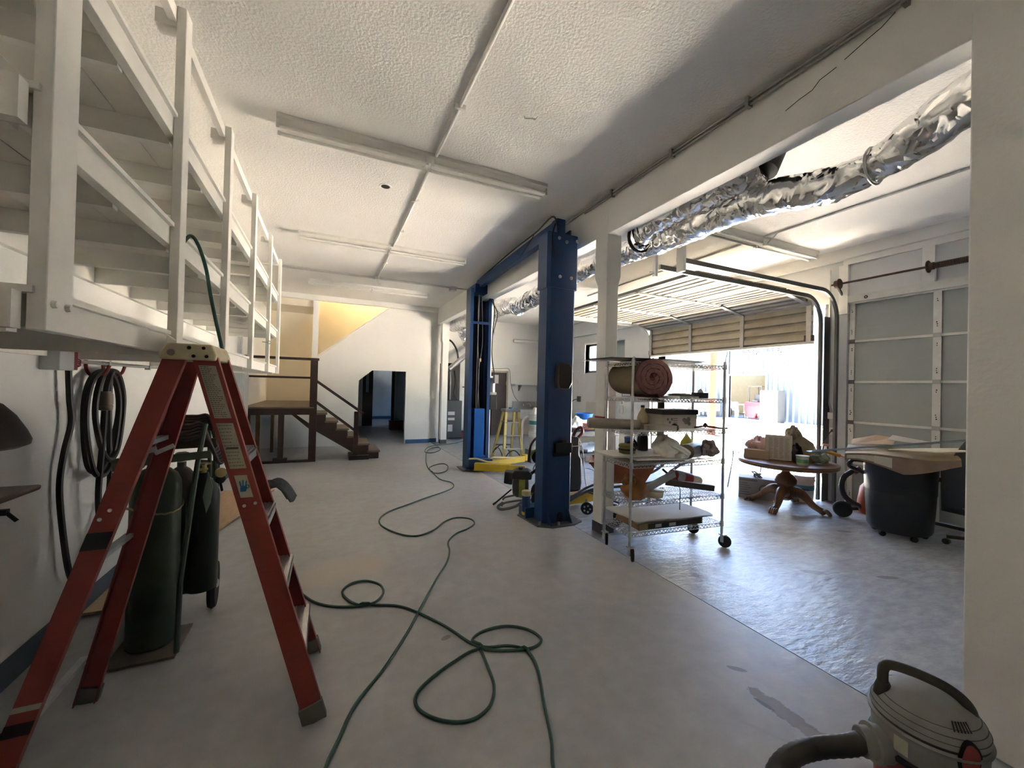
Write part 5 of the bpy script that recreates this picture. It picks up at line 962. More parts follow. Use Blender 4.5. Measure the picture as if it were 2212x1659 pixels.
# ------------------------------------------------------------------ orange wheelbarrow behind the rack
wbw = thing('wheelbarrow', 'orange wheelbarrow with grey tube frame parked behind the wire rack', 'wheelbarrow', (3.4,3.9,0))
ORT = mat('orange_barrow_tray',(0.36,0.105,0.035),0.5,var=0.15,scale=5); GTUBE = mat('grey_tube',(0.16,0.16,0.165),0.4,0.4)
ang = math.atan2(-0.62,0.78); WM = Matrix.Translation((3.02,3.98,0)) @ Matrix.Rotation(ang,4,'Z')
def wv(x,y,z): return WM @ Vector((x,y,z))
top_ = [(-0.12,-0.26),(0.62,-0.30),(0.68,0.30),(-0.12,0.26)]; bot_ = [(0.06,-0.14),(0.50,-0.17),(0.50,0.17),(0.06,0.14)]
tv = [wv(x,y,0.76-0.06*(x<0)) for x,y in top_]+[wv(x,y,0.50-0.05*(x<.1)) for x,y in bot_]
trb = obj('tray', MB().add(tv,[(0,1,5,4),(1,2,6,5),(2,3,7,6),(3,0,4,7),(4,5,6,7)]), ORT, wbw)
md = trb.modifiers.new('thick','SOLIDIFY'); md.thickness = 0.006
obj('rim', MB().tube([tuple(v) for v in tv[:4]],0.012,8,closed=True), ORT, wbw)
for s in (-1,1): obj('handle_tube', MB().tube(smooth([tuple(wv(-0.40,0.05*s,0.16)),tuple(wv(-0.1,0.12*s,0.36)),tuple(wv(0.3,0.2*s,0.46)),tuple(wv(0.62,0.25*s,0.55)),tuple(wv(0.85,0.28*s,0.75)),tuple(wv(1.0,0.28*s,0.80))],5),0.016,8), GTUBE, wbw)
for s in (-1,1): obj('leg', MB().tube([tuple(wv(0.25,0.19*s,0.44)),tuple(wv(0.42,0.22*s,0.10)),tuple(wv(0.50,0.22*s,0.02)),tuple(wv(0.66,0.22*s,0.42))],0.014,8), GTUBE, wbw)
obj('leg_brace', MB().tube([tuple(wv(0.46,-0.22,0.06)),tuple(wv(0.46,0.22,0.06))],0.012,8), GTUBE, wbw)
wl_ = obj('wheel', MB().lathe([(0.03,-0.03),(0.10,-0.035),(0.13,-0.03),(0.135,0),(0.13,0.03),(0.10,0.035),(0.03,0.03)],(2.945,3.66,0.135),26,(0.62,0.78,0)), TYRE, wbw)
hub = MB()
for k in range(5):
    a = 2*pi*k/5; ex = Vector((0.78,-0.62,0))*cos(a)+Vector((0,0,1))*sin(a); hub.lathe([(0.024,-0.037),(0.024,0.037)],tuple(Vector((2.945,3.66,0.135))+ex*0.068),10,(0.62,0.78,0))
obj('wheel_holes', hub, mat('pale_gap',(0.45,0.47,0.5),0.6), wl_)['kind'] = 'stuff'
obj('wheel_strut', MB().tube([(2.945,3.66,0.135),(3.10,3.72,0.24),tuple(wv(-0.15,-0.10,0.33))],0.012,7), GTUBE, wbw)
# ------------------------------------------------------------------ round table with its clutter
tcx, tcy = 5.72, 3.45
rt_ = thing('pedestal_table', 'round brown pedestal table with claw feet near the garage door', 'table', (tcx,tcy,0))
WDB = mat('brown_table_wood',(0.17,0.085,0.045),0.4,var=0.2,scale=10,stretch=(1,6,1))
obj('table_top', MB().lathe([(0.50,0.585),(0.56,0.585),(0.578,0.600),(0.570,0.615),(0.585,0.628),(0.580,0.645),(0.56,0.652),(0.01,0.652)],(tcx,tcy,0),48), WDB, rt_)
obj('pedestal', MB().lathe([(0.10,0.585),(0.06,0.56),(0.045,0.50),(0.06,0.47),(0.105,0.44),(0.130,0.39),(0.125,0.34),(0.085,0.30),(0.065,0.28),(0.085,0.265),(0.09,0.22),(0.10,0.14),(0.05,0.11)],(tcx,tcy,0),28), WDB, rt_)
for k in range(4):
    a = radians(-165+90*k+ (2 if k else 0)); d_ = Vector((cos(a),sin(a),0)); 
    P = smooth([Vector((tcx,tcy,0.21))+d_*0.04,Vector((tcx,tcy,0.235))+d_*0.13,Vector((tcx,tcy,0.20))+d_*0.21,Vector((tcx,tcy,0.10))+d_*0.31,Vector((tcx,tcy,0.05))+d_*0.40],5)
    rr = [0.060,0.062,0.064,0.064,0.062,0.060,0.058,0.055,0.052,0.048,0.045,0.042,0.040,0.038,0.036,0.034,0.033,0.032,0.032,0.033,0.034]
    lg = obj('leg', MB().tube(P,0.05,12,rf=lambda i,kk: 1.2*rr[min(i,len(rr)-1)]), WDB, rt_)
    side = Vector((-d_.y,d_.x,0)); e = Vector((tcx,tcy,0.036))+d_*0.41; cl = MB()
    for q in (-0.028,-0.009,0.010,0.029): cl.tube(smooth([e+side*q+Vector((0,0,0.02)),e+side*q*1.2+d_*0.04+Vector((0,0,0.022)),e+side*q*1.2+d_*0.075+Vector((0,0,-0.012)),e+side*q*1.1+d_*0.08+Vector((0,0,-0.03))],4),0.016,8)
    cl.lathe([(0.01,-0.034),(0.036,-0.02),(0.042,0.0),(0.03,0.022),(0.01,0.03)],tuple(e),14)
    obj('claw_foot', cl, WDB, lg)
TZ = 0.652
def tp(r_, az, z=TZ): a = radians(az); return (tcx+r_*cos(a), tcy+r_*sin(a), z)     # az: world angle
# camera sees the table from (-x,-y); right = (0.52,-0.85)
vr = Vector((0.52,-0.855,0)); vf = Vector((0.855,0.52,0)); tc_ = Vector((tcx,tcy,0))
def tq(a, b, z=TZ): return tc_+vr*a+vf*b+Vector((0,0,z))
def obox(c, wx, wy, h, tilt=0.0, yaw=0.0):                # box on table, wx along view-right
    M_ = Matrix.Translation(c) @ Matrix.Rotation(math.atan2(vr.y,vr.x)+yaw,4,'Z') @ Matrix.Rotation(tilt,4,'X')
    return MB().box(-wx/2,-wy/2,0,wx/2,wy/2,h).xf(M_)
NEWS = mat('newsprint',(0.42,0.36,0.30),0.8,var=0.05,scale=3); NINK = mat('news_ink',(0.22,0.19,0.17),0.8)
nw = thing('newspaper_bundle', 'upright bundle of folded newspaper on the round table', 'newspaper', tuple(tq(-0.08,-0.1)))
obj('bundle', obox(tq(-0.09,-0.12),0.31,0.10,0.34,-0.10), NEWS, nw, bevel=0.01)
nl = MB(); rnd = random.Random(3); M_ = Matrix.Translation(tq(-0.09,-0.12)) @ Matrix.Rotation(math.atan2(vr.y,vr.x),4,'Z') @ Matrix.Rotation(-0.10,4,'X')
for cix in range(4):
    for k in range(17):
        x0_ = -0.11+cix*0.062; w_ = 0.05*rnd.uniform(0.6,1); nl.add([tuple(M_ @ Vector(v)) for v in ((x0_,-0.0515,0.03+k*.0165),(x0_+w_,-0.0515,0.03+k*.0165),(x0_+w_,-0.0515,0.036+k*.0165),(x0_,-0.0515,0.036+k*.0165))],[(0,1,2,3)])
obj('print_lines', nl, NINK, nw)['kind'] = 'stuff'
pbg = thing('paper_bag', 'tall crumpled brown paper bag standing on the round table', 'bag', tuple(tq(0.16,0.0)))
bagm = mat('brown_bag_paper',(0.25,0.20,0.14),0.8,var=0.15,scale=8,bump=0.4,bscale=14)
bv = [tq(0.02,-0.08),tq(0.30,-0.08),tq(0.34,0.10),tq(0.02,0.10),tq(-0.03,-0.09,0.96),tq(0.19,-0.07,0.99),tq(0.30,0.06,0.90),tq(-0.01,0.10,1.02),tq(0.34,0.0,0.80)]
obj('bag', MB().add(bv,[(3,2,1,0),(0,1,5,4),(1,8,6,5),(1,2,8),(2,3,7,6),(2,6,8),(3,0,4,7),(4,5,6,7)]), bagm, pbg, sharp=20)
obj('bag_top', lump(tuple(tq(0.07,0.0,0.97)),(0.10,0.09,0.12),21,0.3), bagm, pbg, sharp=25)
tagw('dark_cloth', lump(tuple(tq(0.12,-0.14,0.76)),(0.06,0.06,0.12),22,0.25), mat('dark_brown_cloth',(0.035,0.028,0.025),0.8), 'dark brown cloth bunched between newspaper and paper bag', 'cloth', sharp=40)
gt = thing('plaster_tub', 'white plastic tub with green label at the front of the round table', 'tub', tuple(tq(0.17,-0.38)))
obj('tub', MB().lathe([(0.055,0),(0.062,0.005),(0.068,0.11),(0.072,0.112),(0.072,0.124),(0.03,0.128)],tuple(tq(0.17,-0.36)),22), mat('milky_plastic',(0.50,0.50,0.44),0.4), gt); obj('label_band', MB().lathe([(0.0662,0.035),(0.068,0.08)],tuple(tq(0.17,-0.36)),22,caps=False), mat('green_label',(0.10,0.27,0.14),0.5), gt)
pk = thing('pink_bag', 'pale pink plastic bag heaped on the left of the round table', 'bag', tuple(tq(-0.36,0.0)))
obj('bag', lump(tuple(tq(-0.33,0.05,0.79)),(0.14,0.13,0.13),24,0.28), mat('pale_pink_film',(0.50,0.31,0.29),0.4,var=0.2,scale=9), pk, sharp=40)
tagw('cardboard_box', obox(tq(-0.34,-0.10),0.30,0.16,0.12), mat('tan_box',(0.32,0.24,0.17),0.7), 'small tan cardboard box under the pink bag on the round table', 'box', bevel=0.004)
sbt = thing('spray_bottle', 'white spray bottle among the clutter at the back of the round table', 'bottle', tuple(tq(0.42,0.1)))
obj('bottle', MB().lathe([(0.035,0),(0.04,0.01),(0.04,0.14),(0.015,0.19),(0.014,0.22)],tuple(tq(0.43,0.10)),16), WHITEPL, sbt); obj('trigger_head', MB().bar(tuple(tq(0.40,0.10,TZ+0.235)),tuple(tq(0.47,0.10,TZ+0.235)),0.025,0.03), mat('pale_red_plastic',(0.45,0.22,0.18),0.4), sbt)
tagw('paint_rag', lump(tuple(tq(0.37,-0.08,0.73)),(0.09,0.09,0.08),26,0.3), mat('grey_green_cloth',(0.22,0.25,0.22),0.8,var=0.2,scale=12), 'grey green rag heaped beside the paper bag on the round table', 'rag', sharp=40)
tagw('caulk_tube', MB().lathe([(0.022,0),(0.022,0.2),(0.008,0.21),(0.005,0.25)],tuple(tq(0.38,-0.02,0.83)),14,tuple(vr*0.9+Vector((0,0,-0.25)))), mat('orange_tube',(0.55,0.26,0.05),0.4), 'orange caulk tube lying on the table clutter', 'tube')
# under the table
pbx = thing('tool_carton', 'grey printed carton of a power tool under the round table', 'carton', (5.95,3.95,0))
BM = Matrix.Translation((5.88,3.93,0)) @ Matrix.Rotation(math.atan2(-0.62,0.42),4,'Z')
obj('carton', MB().box(-0.26,-0.14,0,0.22,0.16,0.30).xf(BM), mat('grey_print_carton',(0.30,0.28,0.265),0.7,var=0.06), pbx, bevel=0.004)
pm = MB()
for k in range(6): pm.box(-0.24,-0.142,0.05+.033*k,-0.10-.02*(k%3),-0.1395,0.063+.033*k)
pm.box(-0.245,-0.142,0.255,-0.02,-0.1395,0.28); pm.lathe([(0.07,0),(0.07,0.002)],(0.07,-0.14,0.15),18,(0,-1,0)); obj('print_marks', pm.xf(BM), mat('carton_ink',(0.14,0.13,0.125),0.7), pbx)['kind'] = 'stuff'
obj('pale_disc', MB().lathe([(0.052,0),(0.052,0.004)],(0.07,-0.14,0.15),18,(0,-1,0)).xf(BM), mat('pale_print',(0.42,0.41,0.38),0.7), pbx)
tagw('cable_tangle', MB().tube(smooth([(5.86+0.13*cos(2.4*k)*(0.6+.4*sin(k)),3.95+0.12*sin(2.4*k+1)*(0.6+.4*cos(k*1.7)),0.315+0.018*(k%4)) for k in range(22)],5),0.008,6), CABLE, 'tangle of black cable on top of the grey carton', 'cable')
def bucket(name, label, c, r0, r1, h, bands, z0=0.0, handle=True):
    t = thing(name, label, 'bucket', (c[0],c[1],z0))
    obj('pail', MB().lathe([(r0*.96,0),(r0,0.006),(r1*.975,h*.80),(r1*1.03,h*.81),(r1*1.03,h*.86),(r1*.985,h*.87),(r1,h*.97),(r1*1.04,h*.975),(r1*1.04,h),(r1*.98,h),(r1*.96,h*.9)],(c[0],c[1],z0),32,caps=False), mat('white_bucket_plastic',(0.70,0.69,0.66),0.4), t)
    obj('base_disc', MB().cyl((c[0],c[1],z0+.004),(c[0],c[1],z0+.012),r0*.97,n=24), MATS['white_bucket_plastic'], t)
    for k, (a, b, m) in enumerate(bands): obj('label_band', MB().lathe([((r0+(r1-r0)*a/.8)*1.004,h*a),((r0+(r1-r0)*b/.8)*1.004,h*b)],(c[0],c[1],z0),32,caps=False), m, t)
    if handle: obj('bail_handle', MB().tube(smooth([(c[0]+vr.x*r1,c[1]+vr.y*r1,z0+h*.84),(c[0]+vr.x*r1*1.15-vf.x*.05,c[1]+vr.y*r1*1.15-vf.y*.05,z0+h*.6),(c[0]+vr.x*r1*1.05-vf.x*.08,c[1]+vr.y*r1*1.05-vf.y*.08,z0+h*.35)],5),0.003,5), STEEL, t)
    return t
TEAL = mat('teal_label',(0.07,0.22,0.30),0.4); GREYL = mat('pale_grey_label',(0.52,0.53,0.52),0.5)
b1 = bucket('paint_bucket', 'white bucket with teal label band beside the round table', (6.36,3.60), 0.130, 0.150, 0.37, [(0.46,0.66,TEAL),(0.14,0.44,GREYL)])
obj('lid', MB().lathe([(0.157,0.365),(0.158,0.378),(0.13,0.382),(0.01,0.380)],(6.36,3.60,0),32), MATS['white_bucket_plastic'], b1)
obj('label_patch', obox(Vector((6.36,3.60,0.175))-vf*0.144+vr*0.03,0.09,0.006,0.026), mat('dark_label',(0.04,0.05,0.06),0.5), b1)
ch_ = thing('metal_chair', 'dark folding chair frame behind the round table legs', 'chair', (6.1,4.2,0))
for s in (0,1):
    obj('leg', MB().tube([(6.02+.1*s,4.55-.42*s,0.0),(6.06+.1*s,4.50-.42*s,0.45),(6.05+.1*s,4.48-.42*s,0.62)],0.010,6), GTUBE, ch_)
for k in range(4): obj('back_slat', MB().tube([(6.05+.02*k*0,4.50-.1*k,0.60),(6.06,4.44-.1*k,0.52),(6.08,4.40-.1*k,0.60)],0.008,6), GTUBE, ch_)

# ------------------------------------------------------------------ bin, cardboard, chair, vacuum behind it
bx_, by_ = 5.85, 2.30
bn = thing('rubbish_bin', 'large black round rubbish bin on a dolly heaped with cardboard', 'bin', (bx_,by_,0))
BINM = mat('black_bin_plastic',(0.016,0.016,0.018),0.42,var=0.15,scale=4)
obj('barrel', MB().lathe([(0.20,0.075),(0.262,0.080),(0.275,0.11),(0.312,0.80),(0.335,0.81),(0.335,0.85),(0.31,0.855),(0.30,0.82),(0.30,0.5)],(bx_,by_,0),44,caps=False), BINM, bn)
obj('bottom', MB().cyl((bx_,by_,0.076),(bx_,by_,0.09),0.25,n=30), BINM, bn)
for s in (-1,1): obj('side_handle', MB().tube(smooth([tuple(Vector((bx_,by_,0.80))+vr*s*0.30),tuple(Vector((bx_,by_,0.80))+vr*s*0.41-vf*.05),tuple(Vector((bx_,by_,0.72))+vr*s*0.43),tuple(Vector((bx_,by_,0.66))+vr*s*0.30)],5),0.022,8), BINM, bn)
obj('dolly', MB().lathe([(0.18,0.065),(0.25,0.065),(0.25,0.076),(0.01,0.076)],(bx_,by_,0),28), BINM, bn)
for a in (20,92,164,236,308):
    q = Vector((bx_+0.215*cos(radians(a)),by_+0.215*sin(radians(a)),0.032)); cs = obj('caster', MB().lathe([(0.01,-0.012),(0.03,-0.013),(0.032,0),(0.03,0.013),(0.01,0.012)],tuple(q),14,(0.6,0.8,0)), TYRE, bn); obj('caster_stem', MB().cyl(tuple(q),tuple(q+Vector((0,0,0.036))),0.009,n=8), STEEL, cs)
bvr = Vector((0.40,-0.916,0)); bvf = Vector((0.916,0.40,0)); bc_ = Vector((bx_,by_,0))
def bq(a, b, z): return tuple(bc_+bvr*a+bvf*b+Vector((0,0,z)))
def slab(pts, t, m, name, parent, sharp=20):
    n = len(pts); P = [Vector(p) for p in pts]; return obj(name, MB().add([tuple(p) for p in P]+[tuple(p+Vector((0,0,t))) for p in P],[tuple(range(n))]+[tuple(range(2*n-1,n-1,-1))]+[(k,(k+1)%n,n+(k+1)%n,n+k) for k in range(n)]), m, parent, sharp=sharp)
cb1 = thing('cardboard_sheet', 'flattened brown carton with white label draped over the bin', 'cardboard', bq(0,0,0.9))
obj('panel', MB().grid(lambda u,v: bq(-0.46+0.88*u, -0.40+0.76*v, 0.895+0.030*v+0.055*u*u+0.018*sin(u*6)),14,6).grid(lambda u,v: bq(-0.46+0.88*u, -0.40+0.76*v, 0.905+0.030*v+0.055*u*u+0.018*sin(u*6)),14,6), mat('pale_cardboard',(0.46,0.36,0.23),0.75,var=0.1,scale=4), cb1, sharp=40)
def flap(u,v):
    z_ = 0.895+0.055*u*u+0.018*sin(u*6); dr = (0.06+0.11*max(0,1-abs(u-0.55)/0.42))*v
    return bq(-0.46+0.88*u, -0.40-0.03*v, z_-dr)
obj('flap', MB().grid(flap,14,4).grid(lambda u,v: tuple(Vector(flap(u,v))+bvf*0.006),14,4), mat('stained_cardboard',(0.22,0.15,0.11),0.75,var=0.2,scale=7), cb1, sharp=40)
obj('printed_strip', MB().grid(lambda u,v: tuple(Vector(flap(0.02+0.28*u,0.15+0.6*v))-bvf*0.003),8,3), mat('white_print_strip',(0.42,0.39,0.35),0.7,var=0.1,scale=30), cb1); lb_ = obj('label_patch', MB().grid(lambda u,v: tuple(Vector(flap(0.28+0.16*u,0.1+0.75*v))-bvf*0.004),6,3), mat('white_label',(0.44,0.41,0.36),0.7), cb1)
cb2 = thing('cardboard_sheet', 'brown cardboard piece lying at the back left of the bin heap', 'cardboard', bq(-0.25,0.2,0.95))
slab([bq(-0.42,0.10,0.96),bq(-0.05,0.05,1.0),bq(-0.02,0.42,1.05),bq(-0.20,0.50,1.06),bq(-0.42,0.36,1.0)],0.008,CARD,'panel',cb2); slab([bq(-0.10,0.20,1.04),bq(0.25,0.16,1.02),bq(0.30,0.38,1.03),bq(-0.05,0.46,1.08)],0.006,mat('white_card',(0.55,0.51,0.45),0.7),'white_sheet',cb2)
cb3 = thing('cardboard_sheet', 'pale yellow panel lying flat on top of the bin heap', 'cardboard', bq(0.2,0,1.0))
slab([bq(-0.10,-0.22,0.965),bq(0.30,-0.34,0.995),bq(0.60,-0.20,1.03),bq(0.55,0.02,1.03),bq(0.15,-0.02,0.985)],0.010,mat('pale_yellow_board',(0.62,0.55,0.38),0.7),'panel',cb3)
mc = thing('metal_strip', 'blue grey folded metal strip sticking out across the bin', 'metal strip', bq(-0.5,-0.1,0.95))
obj('web', MB().bar(bq(-0.80,-0.36,0.875),bq(0.60,0.36,1.10),0.085,0.006), mat('blue_grey_metal',(0.22,0.27,0.33),0.5,0.2), mc); obj('lip', MB().bar(tuple(Vector(bq(-0.80,-0.36,0.885))+bvr*.04),tuple(Vector(bq(0.60,0.36,1.11))+bvr*.04),0.006,0.022), MATS['blue_grey_metal'], mc)
vc = thing('floor_machine', 'orange floor machine with black hose and wheel behind the bin', 'machine', (6.25,2.75,0))
ORM = mat('orange_machine_plastic',(0.42,0.085,0.03),0.45,var=0.1)
obj('body', MB().lathe([(0.13,0.06),(0.17,0.08),(0.175,0.22),(0.15,0.40),(0.09,0.48),(0.02,0.50)],(6.28,2.70,0),26), ORM, vc); obj('motor_cover', MB().lathe([(0.10,0.44),(0.11,0.50),(0.09,0.58),(0.02,0.60)],(6.28,2.70,0),22), BLK, vc)
obj('wheel', MB().lathe([(0.02,-0.03),(0.085,-0.03),(0.10,-0.015),(0.10,0.015),(0.085,0.03),(0.02,0.03)],(6.03,2.93,0.10),26,(0.85,0.5,0)), TYRE, vc); obj('axle', MB().cyl((6.03,2.93,0.10),(6.25,2.78,0.12),0.02,n=10), BLK, vc)
obj('suction_hose', MB().tube(smooth([(6.12,2.86,0.60),(6.05,2.93,0.50),(6.03,2.94,0.36),(6.06,2.90,0.24),(6.14,2.80,0.16),(6.18,2.74,0.15)],6),0.030,12,rf=lambda i,k: 0.030+0.002*(i%2)), mat('grey_black_hose',(0.06,0.058,0.056),0.5), vc); obj('hose_cuff', MB().cyl((6.12,2.86,0.57),(6.18,2.82,0.63),0.034,n=14), mat('dark_red_cuff',(0.16,0.03,0.04),0.5), vc)
# office chair, mostly behind the near wall
oc = thing('office_chair', 'dark grey moulded chair with swivel base beside the near wall', 'chair', (6.05,1.75,0))
GC = mat('dark_grey_shell',(0.060,0.063,0.068),0.5,var=0.08); 
def shell2(u,v):
    k_ = min(1,max(0,(u-0.02)/0.40)); k_ = k_*k_*(3-2*k_); top_h = 0.86+0.32*k_-0.25*max(0,u-0.7)
    return (5.93-0.07*sin(pi*u)+0.10*(1-v)*(0.3+0.4*sin(pi*u)), 1.985-0.62*u, 0.36+(top_h-0.36)*v)
so_ = obj('back_shell', MB().grid(shell2,24,10), GC, oc, sharp=60); md = so_.modifiers.new('thick','SOLIDIFY'); md.thickness = 0.02
obj('seat', MB().lathe([(0.05,0.38),(0.26,0.40),(0.28,0.43),(0.24,0.46),(0.01,0.46)],(6.10,1.62,0),28), GC, oc)
ocx, ocy = 5.83, 1.55
obj('gas_stem', MB().cyl((6.10,1.62,0.10),(6.10,1.62,0.40),0.03,n=12), BLK, oc)
for k in range(5):
    a = radians(178+72*k); e = Vector((6.10+0.36*cos(a),1.62+0.36*sin(a),0.085)); lg = obj('base_arm', MB().bar((6.10,1.62,0.13),tuple(e),0.04,0.03), mat('brown_black_plastic',(0.035,0.028,0.026),0.5), oc)
    obj('caster', MB().lathe([(0.01,-0.022),(0.03,-0.02),(0.033,0),(0.03,0.02),(0.01,0.022)],(e.x,e.y,0.034),16,(cos(a+1.2),sin(a+1.2),0)), BLK, lg)

# ------------------------------------------------------------------ wet and dry vacuum, lower right corner
vx, vy = 2.075, 0.725
vcm = thing('vacuum_cleaner', 'grey and red wet-dry vacuum with black handle by the near wall', 'vacuum cleaner', (vx,vy,0))
VG = mat('dusty_grey_plastic',(0.27,0.265,0.25),0.55,var=0.10,scale=15); VR = mat('dusty_red_plastic',(0.34,0.060,0.055),0.5,var=0.08); VBK = mat('dusty_black_plastic',(0.060,0.056,0.054),0.55,var=0.1)
obj('tank', MB().lathe([(0.12,0.03),(0.145,0.045),(0.152,0.20),(0.150,0.225)],(vx,vy,0),40), VR, vcm)
obj('tank_rim', MB().lathe([(0.150,0.222),(0.163,0.226),(0.165,0.240),(0.155,0.246)],(vx,vy,0),40), VBK, vcm)
hd = obj('head', MB().lathe([(0.150,0.240),(0.156,0.25),(0.158,0.325),(0.166,0.328),(0.168,0.338),(0.158,0.344),(0.158,0.352),(0.162,0.355),(0.158,0.372),(0.149,0.392),(0.134,0.412),(0.110,0.431),(0.078,0.445),(0.040,0.452),(0.002,0.454)],(vx,vy,0),56), VG, vcm, label='dusty grey motor head')
def vp(t, r_, z): return (vx+r_*cos(t), vy+r_*sin(t), z)
rl = MB()
for z, r_ in ((0.372,0.1588),(0.392,0.1498),(0.412,0.1348)): rl.tube([vp(2*pi*k/40,r_,z) for k in range(40)],0.0013,5,closed=True)
obj('rib_lines', rl, VBK, hd)['kind'] = 'stuff'
obj('lip_band', MB().lathe([(0.1585,0.343),(0.1595,0.348),(0.1585,0.353)],(vx,vy,0),48,caps=False), VBK, hd)
hdv = Vector((0.56,-0.83,0)); hc_ = Vector((vx-0.01,vy,0))
def hp(a, z, o=0.0): q = hc_+hdv*a+Vector((0.83,0.56,0))*o; return (q.x,q.y,z)
obj('handle', MB().tube(smooth([hp(-0.118,0.405),hp(-0.122,0.46),hp(-0.118,0.498),hp(-0.095,0.512),hp(-0.03,0.508),hp(0.045,0.490),hp(0.092,0.462),hp(0.115,0.43),hp(0.120,0.395)],6),0.0175,12), VBK, vcm)
obj('handle_mount', MB().lathe([(0.030,0),(0.026,0.03),(0.020,0.05)],hp(-0.120,0.392),16), VBK, vcm)
tcam = math.atan2(-vy,-vx)
vn = MB()
for k in range(6):
    t = tcam+0.50+0.075*k; vn.tube([vp(t,0.1385,0.408),vp(t+.05,0.116,0.4285)],0.0024,5)
obj('vent_slots', vn, DARKGAP, hd)['kind'] = 'stuff'
def vpatch(t0,t1,z0,z1,rfn,n=12):
    def fn(u,v):
        x_ = 2*u-1; y_ = 2*v-1; a = x_*math.sqrt(max(0,1-y_*y_/2)); b = y_*math.sqrt(max(0,1-x_*x_/2))
        z = (z0+z1)/2+(z1-z0)/2*b; return vp((t0+t1)/2+(t1-t0)/2*a, rfn(z), z)
    return MB().grid(fn,n,n)
prof = [(0.24,0.152),(0.26,0.157),(0.325,0.159),(0.352,0.162),(0.372,0.159),(0.392,0.150),(0.412,0.135)]
def rz_(z, o=0.003):
    for (a,b),(c,d) in zip(prof[:-1],prof[1:]):
        if a <= z <= c: return b+(d-b)*(z-a)/(c-a)+o
    return 0.155+o
obj('latch', vpatch(tcam+0.52,tcam+0.86,0.285,0.385,lambda z: rz_(z,0.0065)), VR, hd, sharp=60); obj('latch_rim', vpatch(tcam+0.46,tcam+0.92,0.272,0.396,lambda z: rz_(z,0.003)), DARKGAP, hd, sharp=60)
obj('rating_label', MB().grid(lambda u,v: vp(tcam-0.55+0.26*u,0.1595,0.262+0.055*v),6,3), mat('cream_label',(0.46,0.45,0.34),0.6), hd)
pd_ = Vector((-0.86,0.51,0)); pc_ = Vector((vx,vy,0.235))
obj('inlet_port', MB().lathe([(0.060,0.10),(0.060,0.175),(0.066,0.178),(0.066,0.192),(0.052,0.195),(0.050,0.225),(0.046,0.228)],tuple(pc_),30,tuple(pd_)), VG, vcm)
hq = pc_+pd_*0.22
obj('hose', MB().tube(smooth([tuple(hq),tuple(hq+pd_*.05+Vector((0,0,-.02))),(1.79,0.94,0.16),(1.70,0.975,0.135),(1.60,0.975,0.11),(1.50,0.93,0.075),(1.44,0.84,0.045),(1.45,0.70,0.04),(1.55,0.55,0.04)],8),0.036,16,rf=lambda i,k: 0.035+0.0020*(i%2)), mat('black_ribbed_hose',(0.032,0.030,0.029),0.5), vcm)
for k in range(4): a = 0.6+pi/2*k; obj('caster', MB().lathe([(0.02,0.0),(0.028,0.006),(0.026,0.036)],(vx+0.12*cos(a),vy+0.12*sin(a),0.0),12), VBK, vcm)
# ------------------------------------------------------------------ yellow step ladder
yl = thing('step_ladder', 'small yellow step ladder with grey top behind the far lift column', 'ladder', (3.57,7.95,0))
YLM = mat('yellow_fibreglass',(0.52,0.40,0.12),0.5,var=0.08,scale=12); GTOP = mat('grey_ladder_top',(0.16,0.16,0.165),0.5)
yc = (3.57,7.92); top4 = [(3.44,7.80),(3.70,7.76),(3.48,8.02),(3.72,7.99)]; bot4 = [(3.33,7.62),(3.70,7.48),(3.40,8.42),(3.80,8.30)]
for k in range(4): obj('front_rail' if k < 2 else 'rear_rail', MB().bar((*bot4[k],0),(*top4[k],1.05),0.028,0.06,(1,0.3,0)), YLM, yl)
obj('top_cap', MB().prism([(3.40,7.75),(3.73,7.70),(3.76,8.02),(3.43,8.07)],1.03,1.09,'z'), GTOP, yl, bevel=0.008)
for k in range(3):
    f_ = (0.27+0.27*k)/1.05; a = [Vector((*bot4[q],0)).lerp(Vector((*top4[q],1.05)),f_) for q in range(4)]
    obj('step', MB().bar(tuple(a[0]),tuple(a[1]),0.075,0.022), ALU, yl)
    if k != 1: obj('rear_brace', MB().bar(tuple(a[2]),tuple(a[3]),0.03,0.03), GTOP, yl)
def arcp(a, b, h): a = Vector(a); b = Vector(b); return [tuple(a.lerp(b,t)+Vector((0,0,h*math.sin(pi*t)))) for t in [k/12 for k in range(13)]]
for p_, q_ in ((bot4[0],bot4[1]),(bot4[2],bot4[3]),(bot4[0],bot4[2])):
    obj('arc_brace', MB().tube(arcp((*p_,0.05),(*q_,0.05),0.20),0.011,6), BLK, yl)
tagw('tape_roll', MB().lathe([(0.03,0),(0.05,0),(0.05,0.035),(0.03,0.035)],(3.58,7.86,1.09),20), mat('light_blue_tape',(0.12,0.30,0.50),0.5), 'roll of blue tape on top of the small yellow ladder', 'tape')
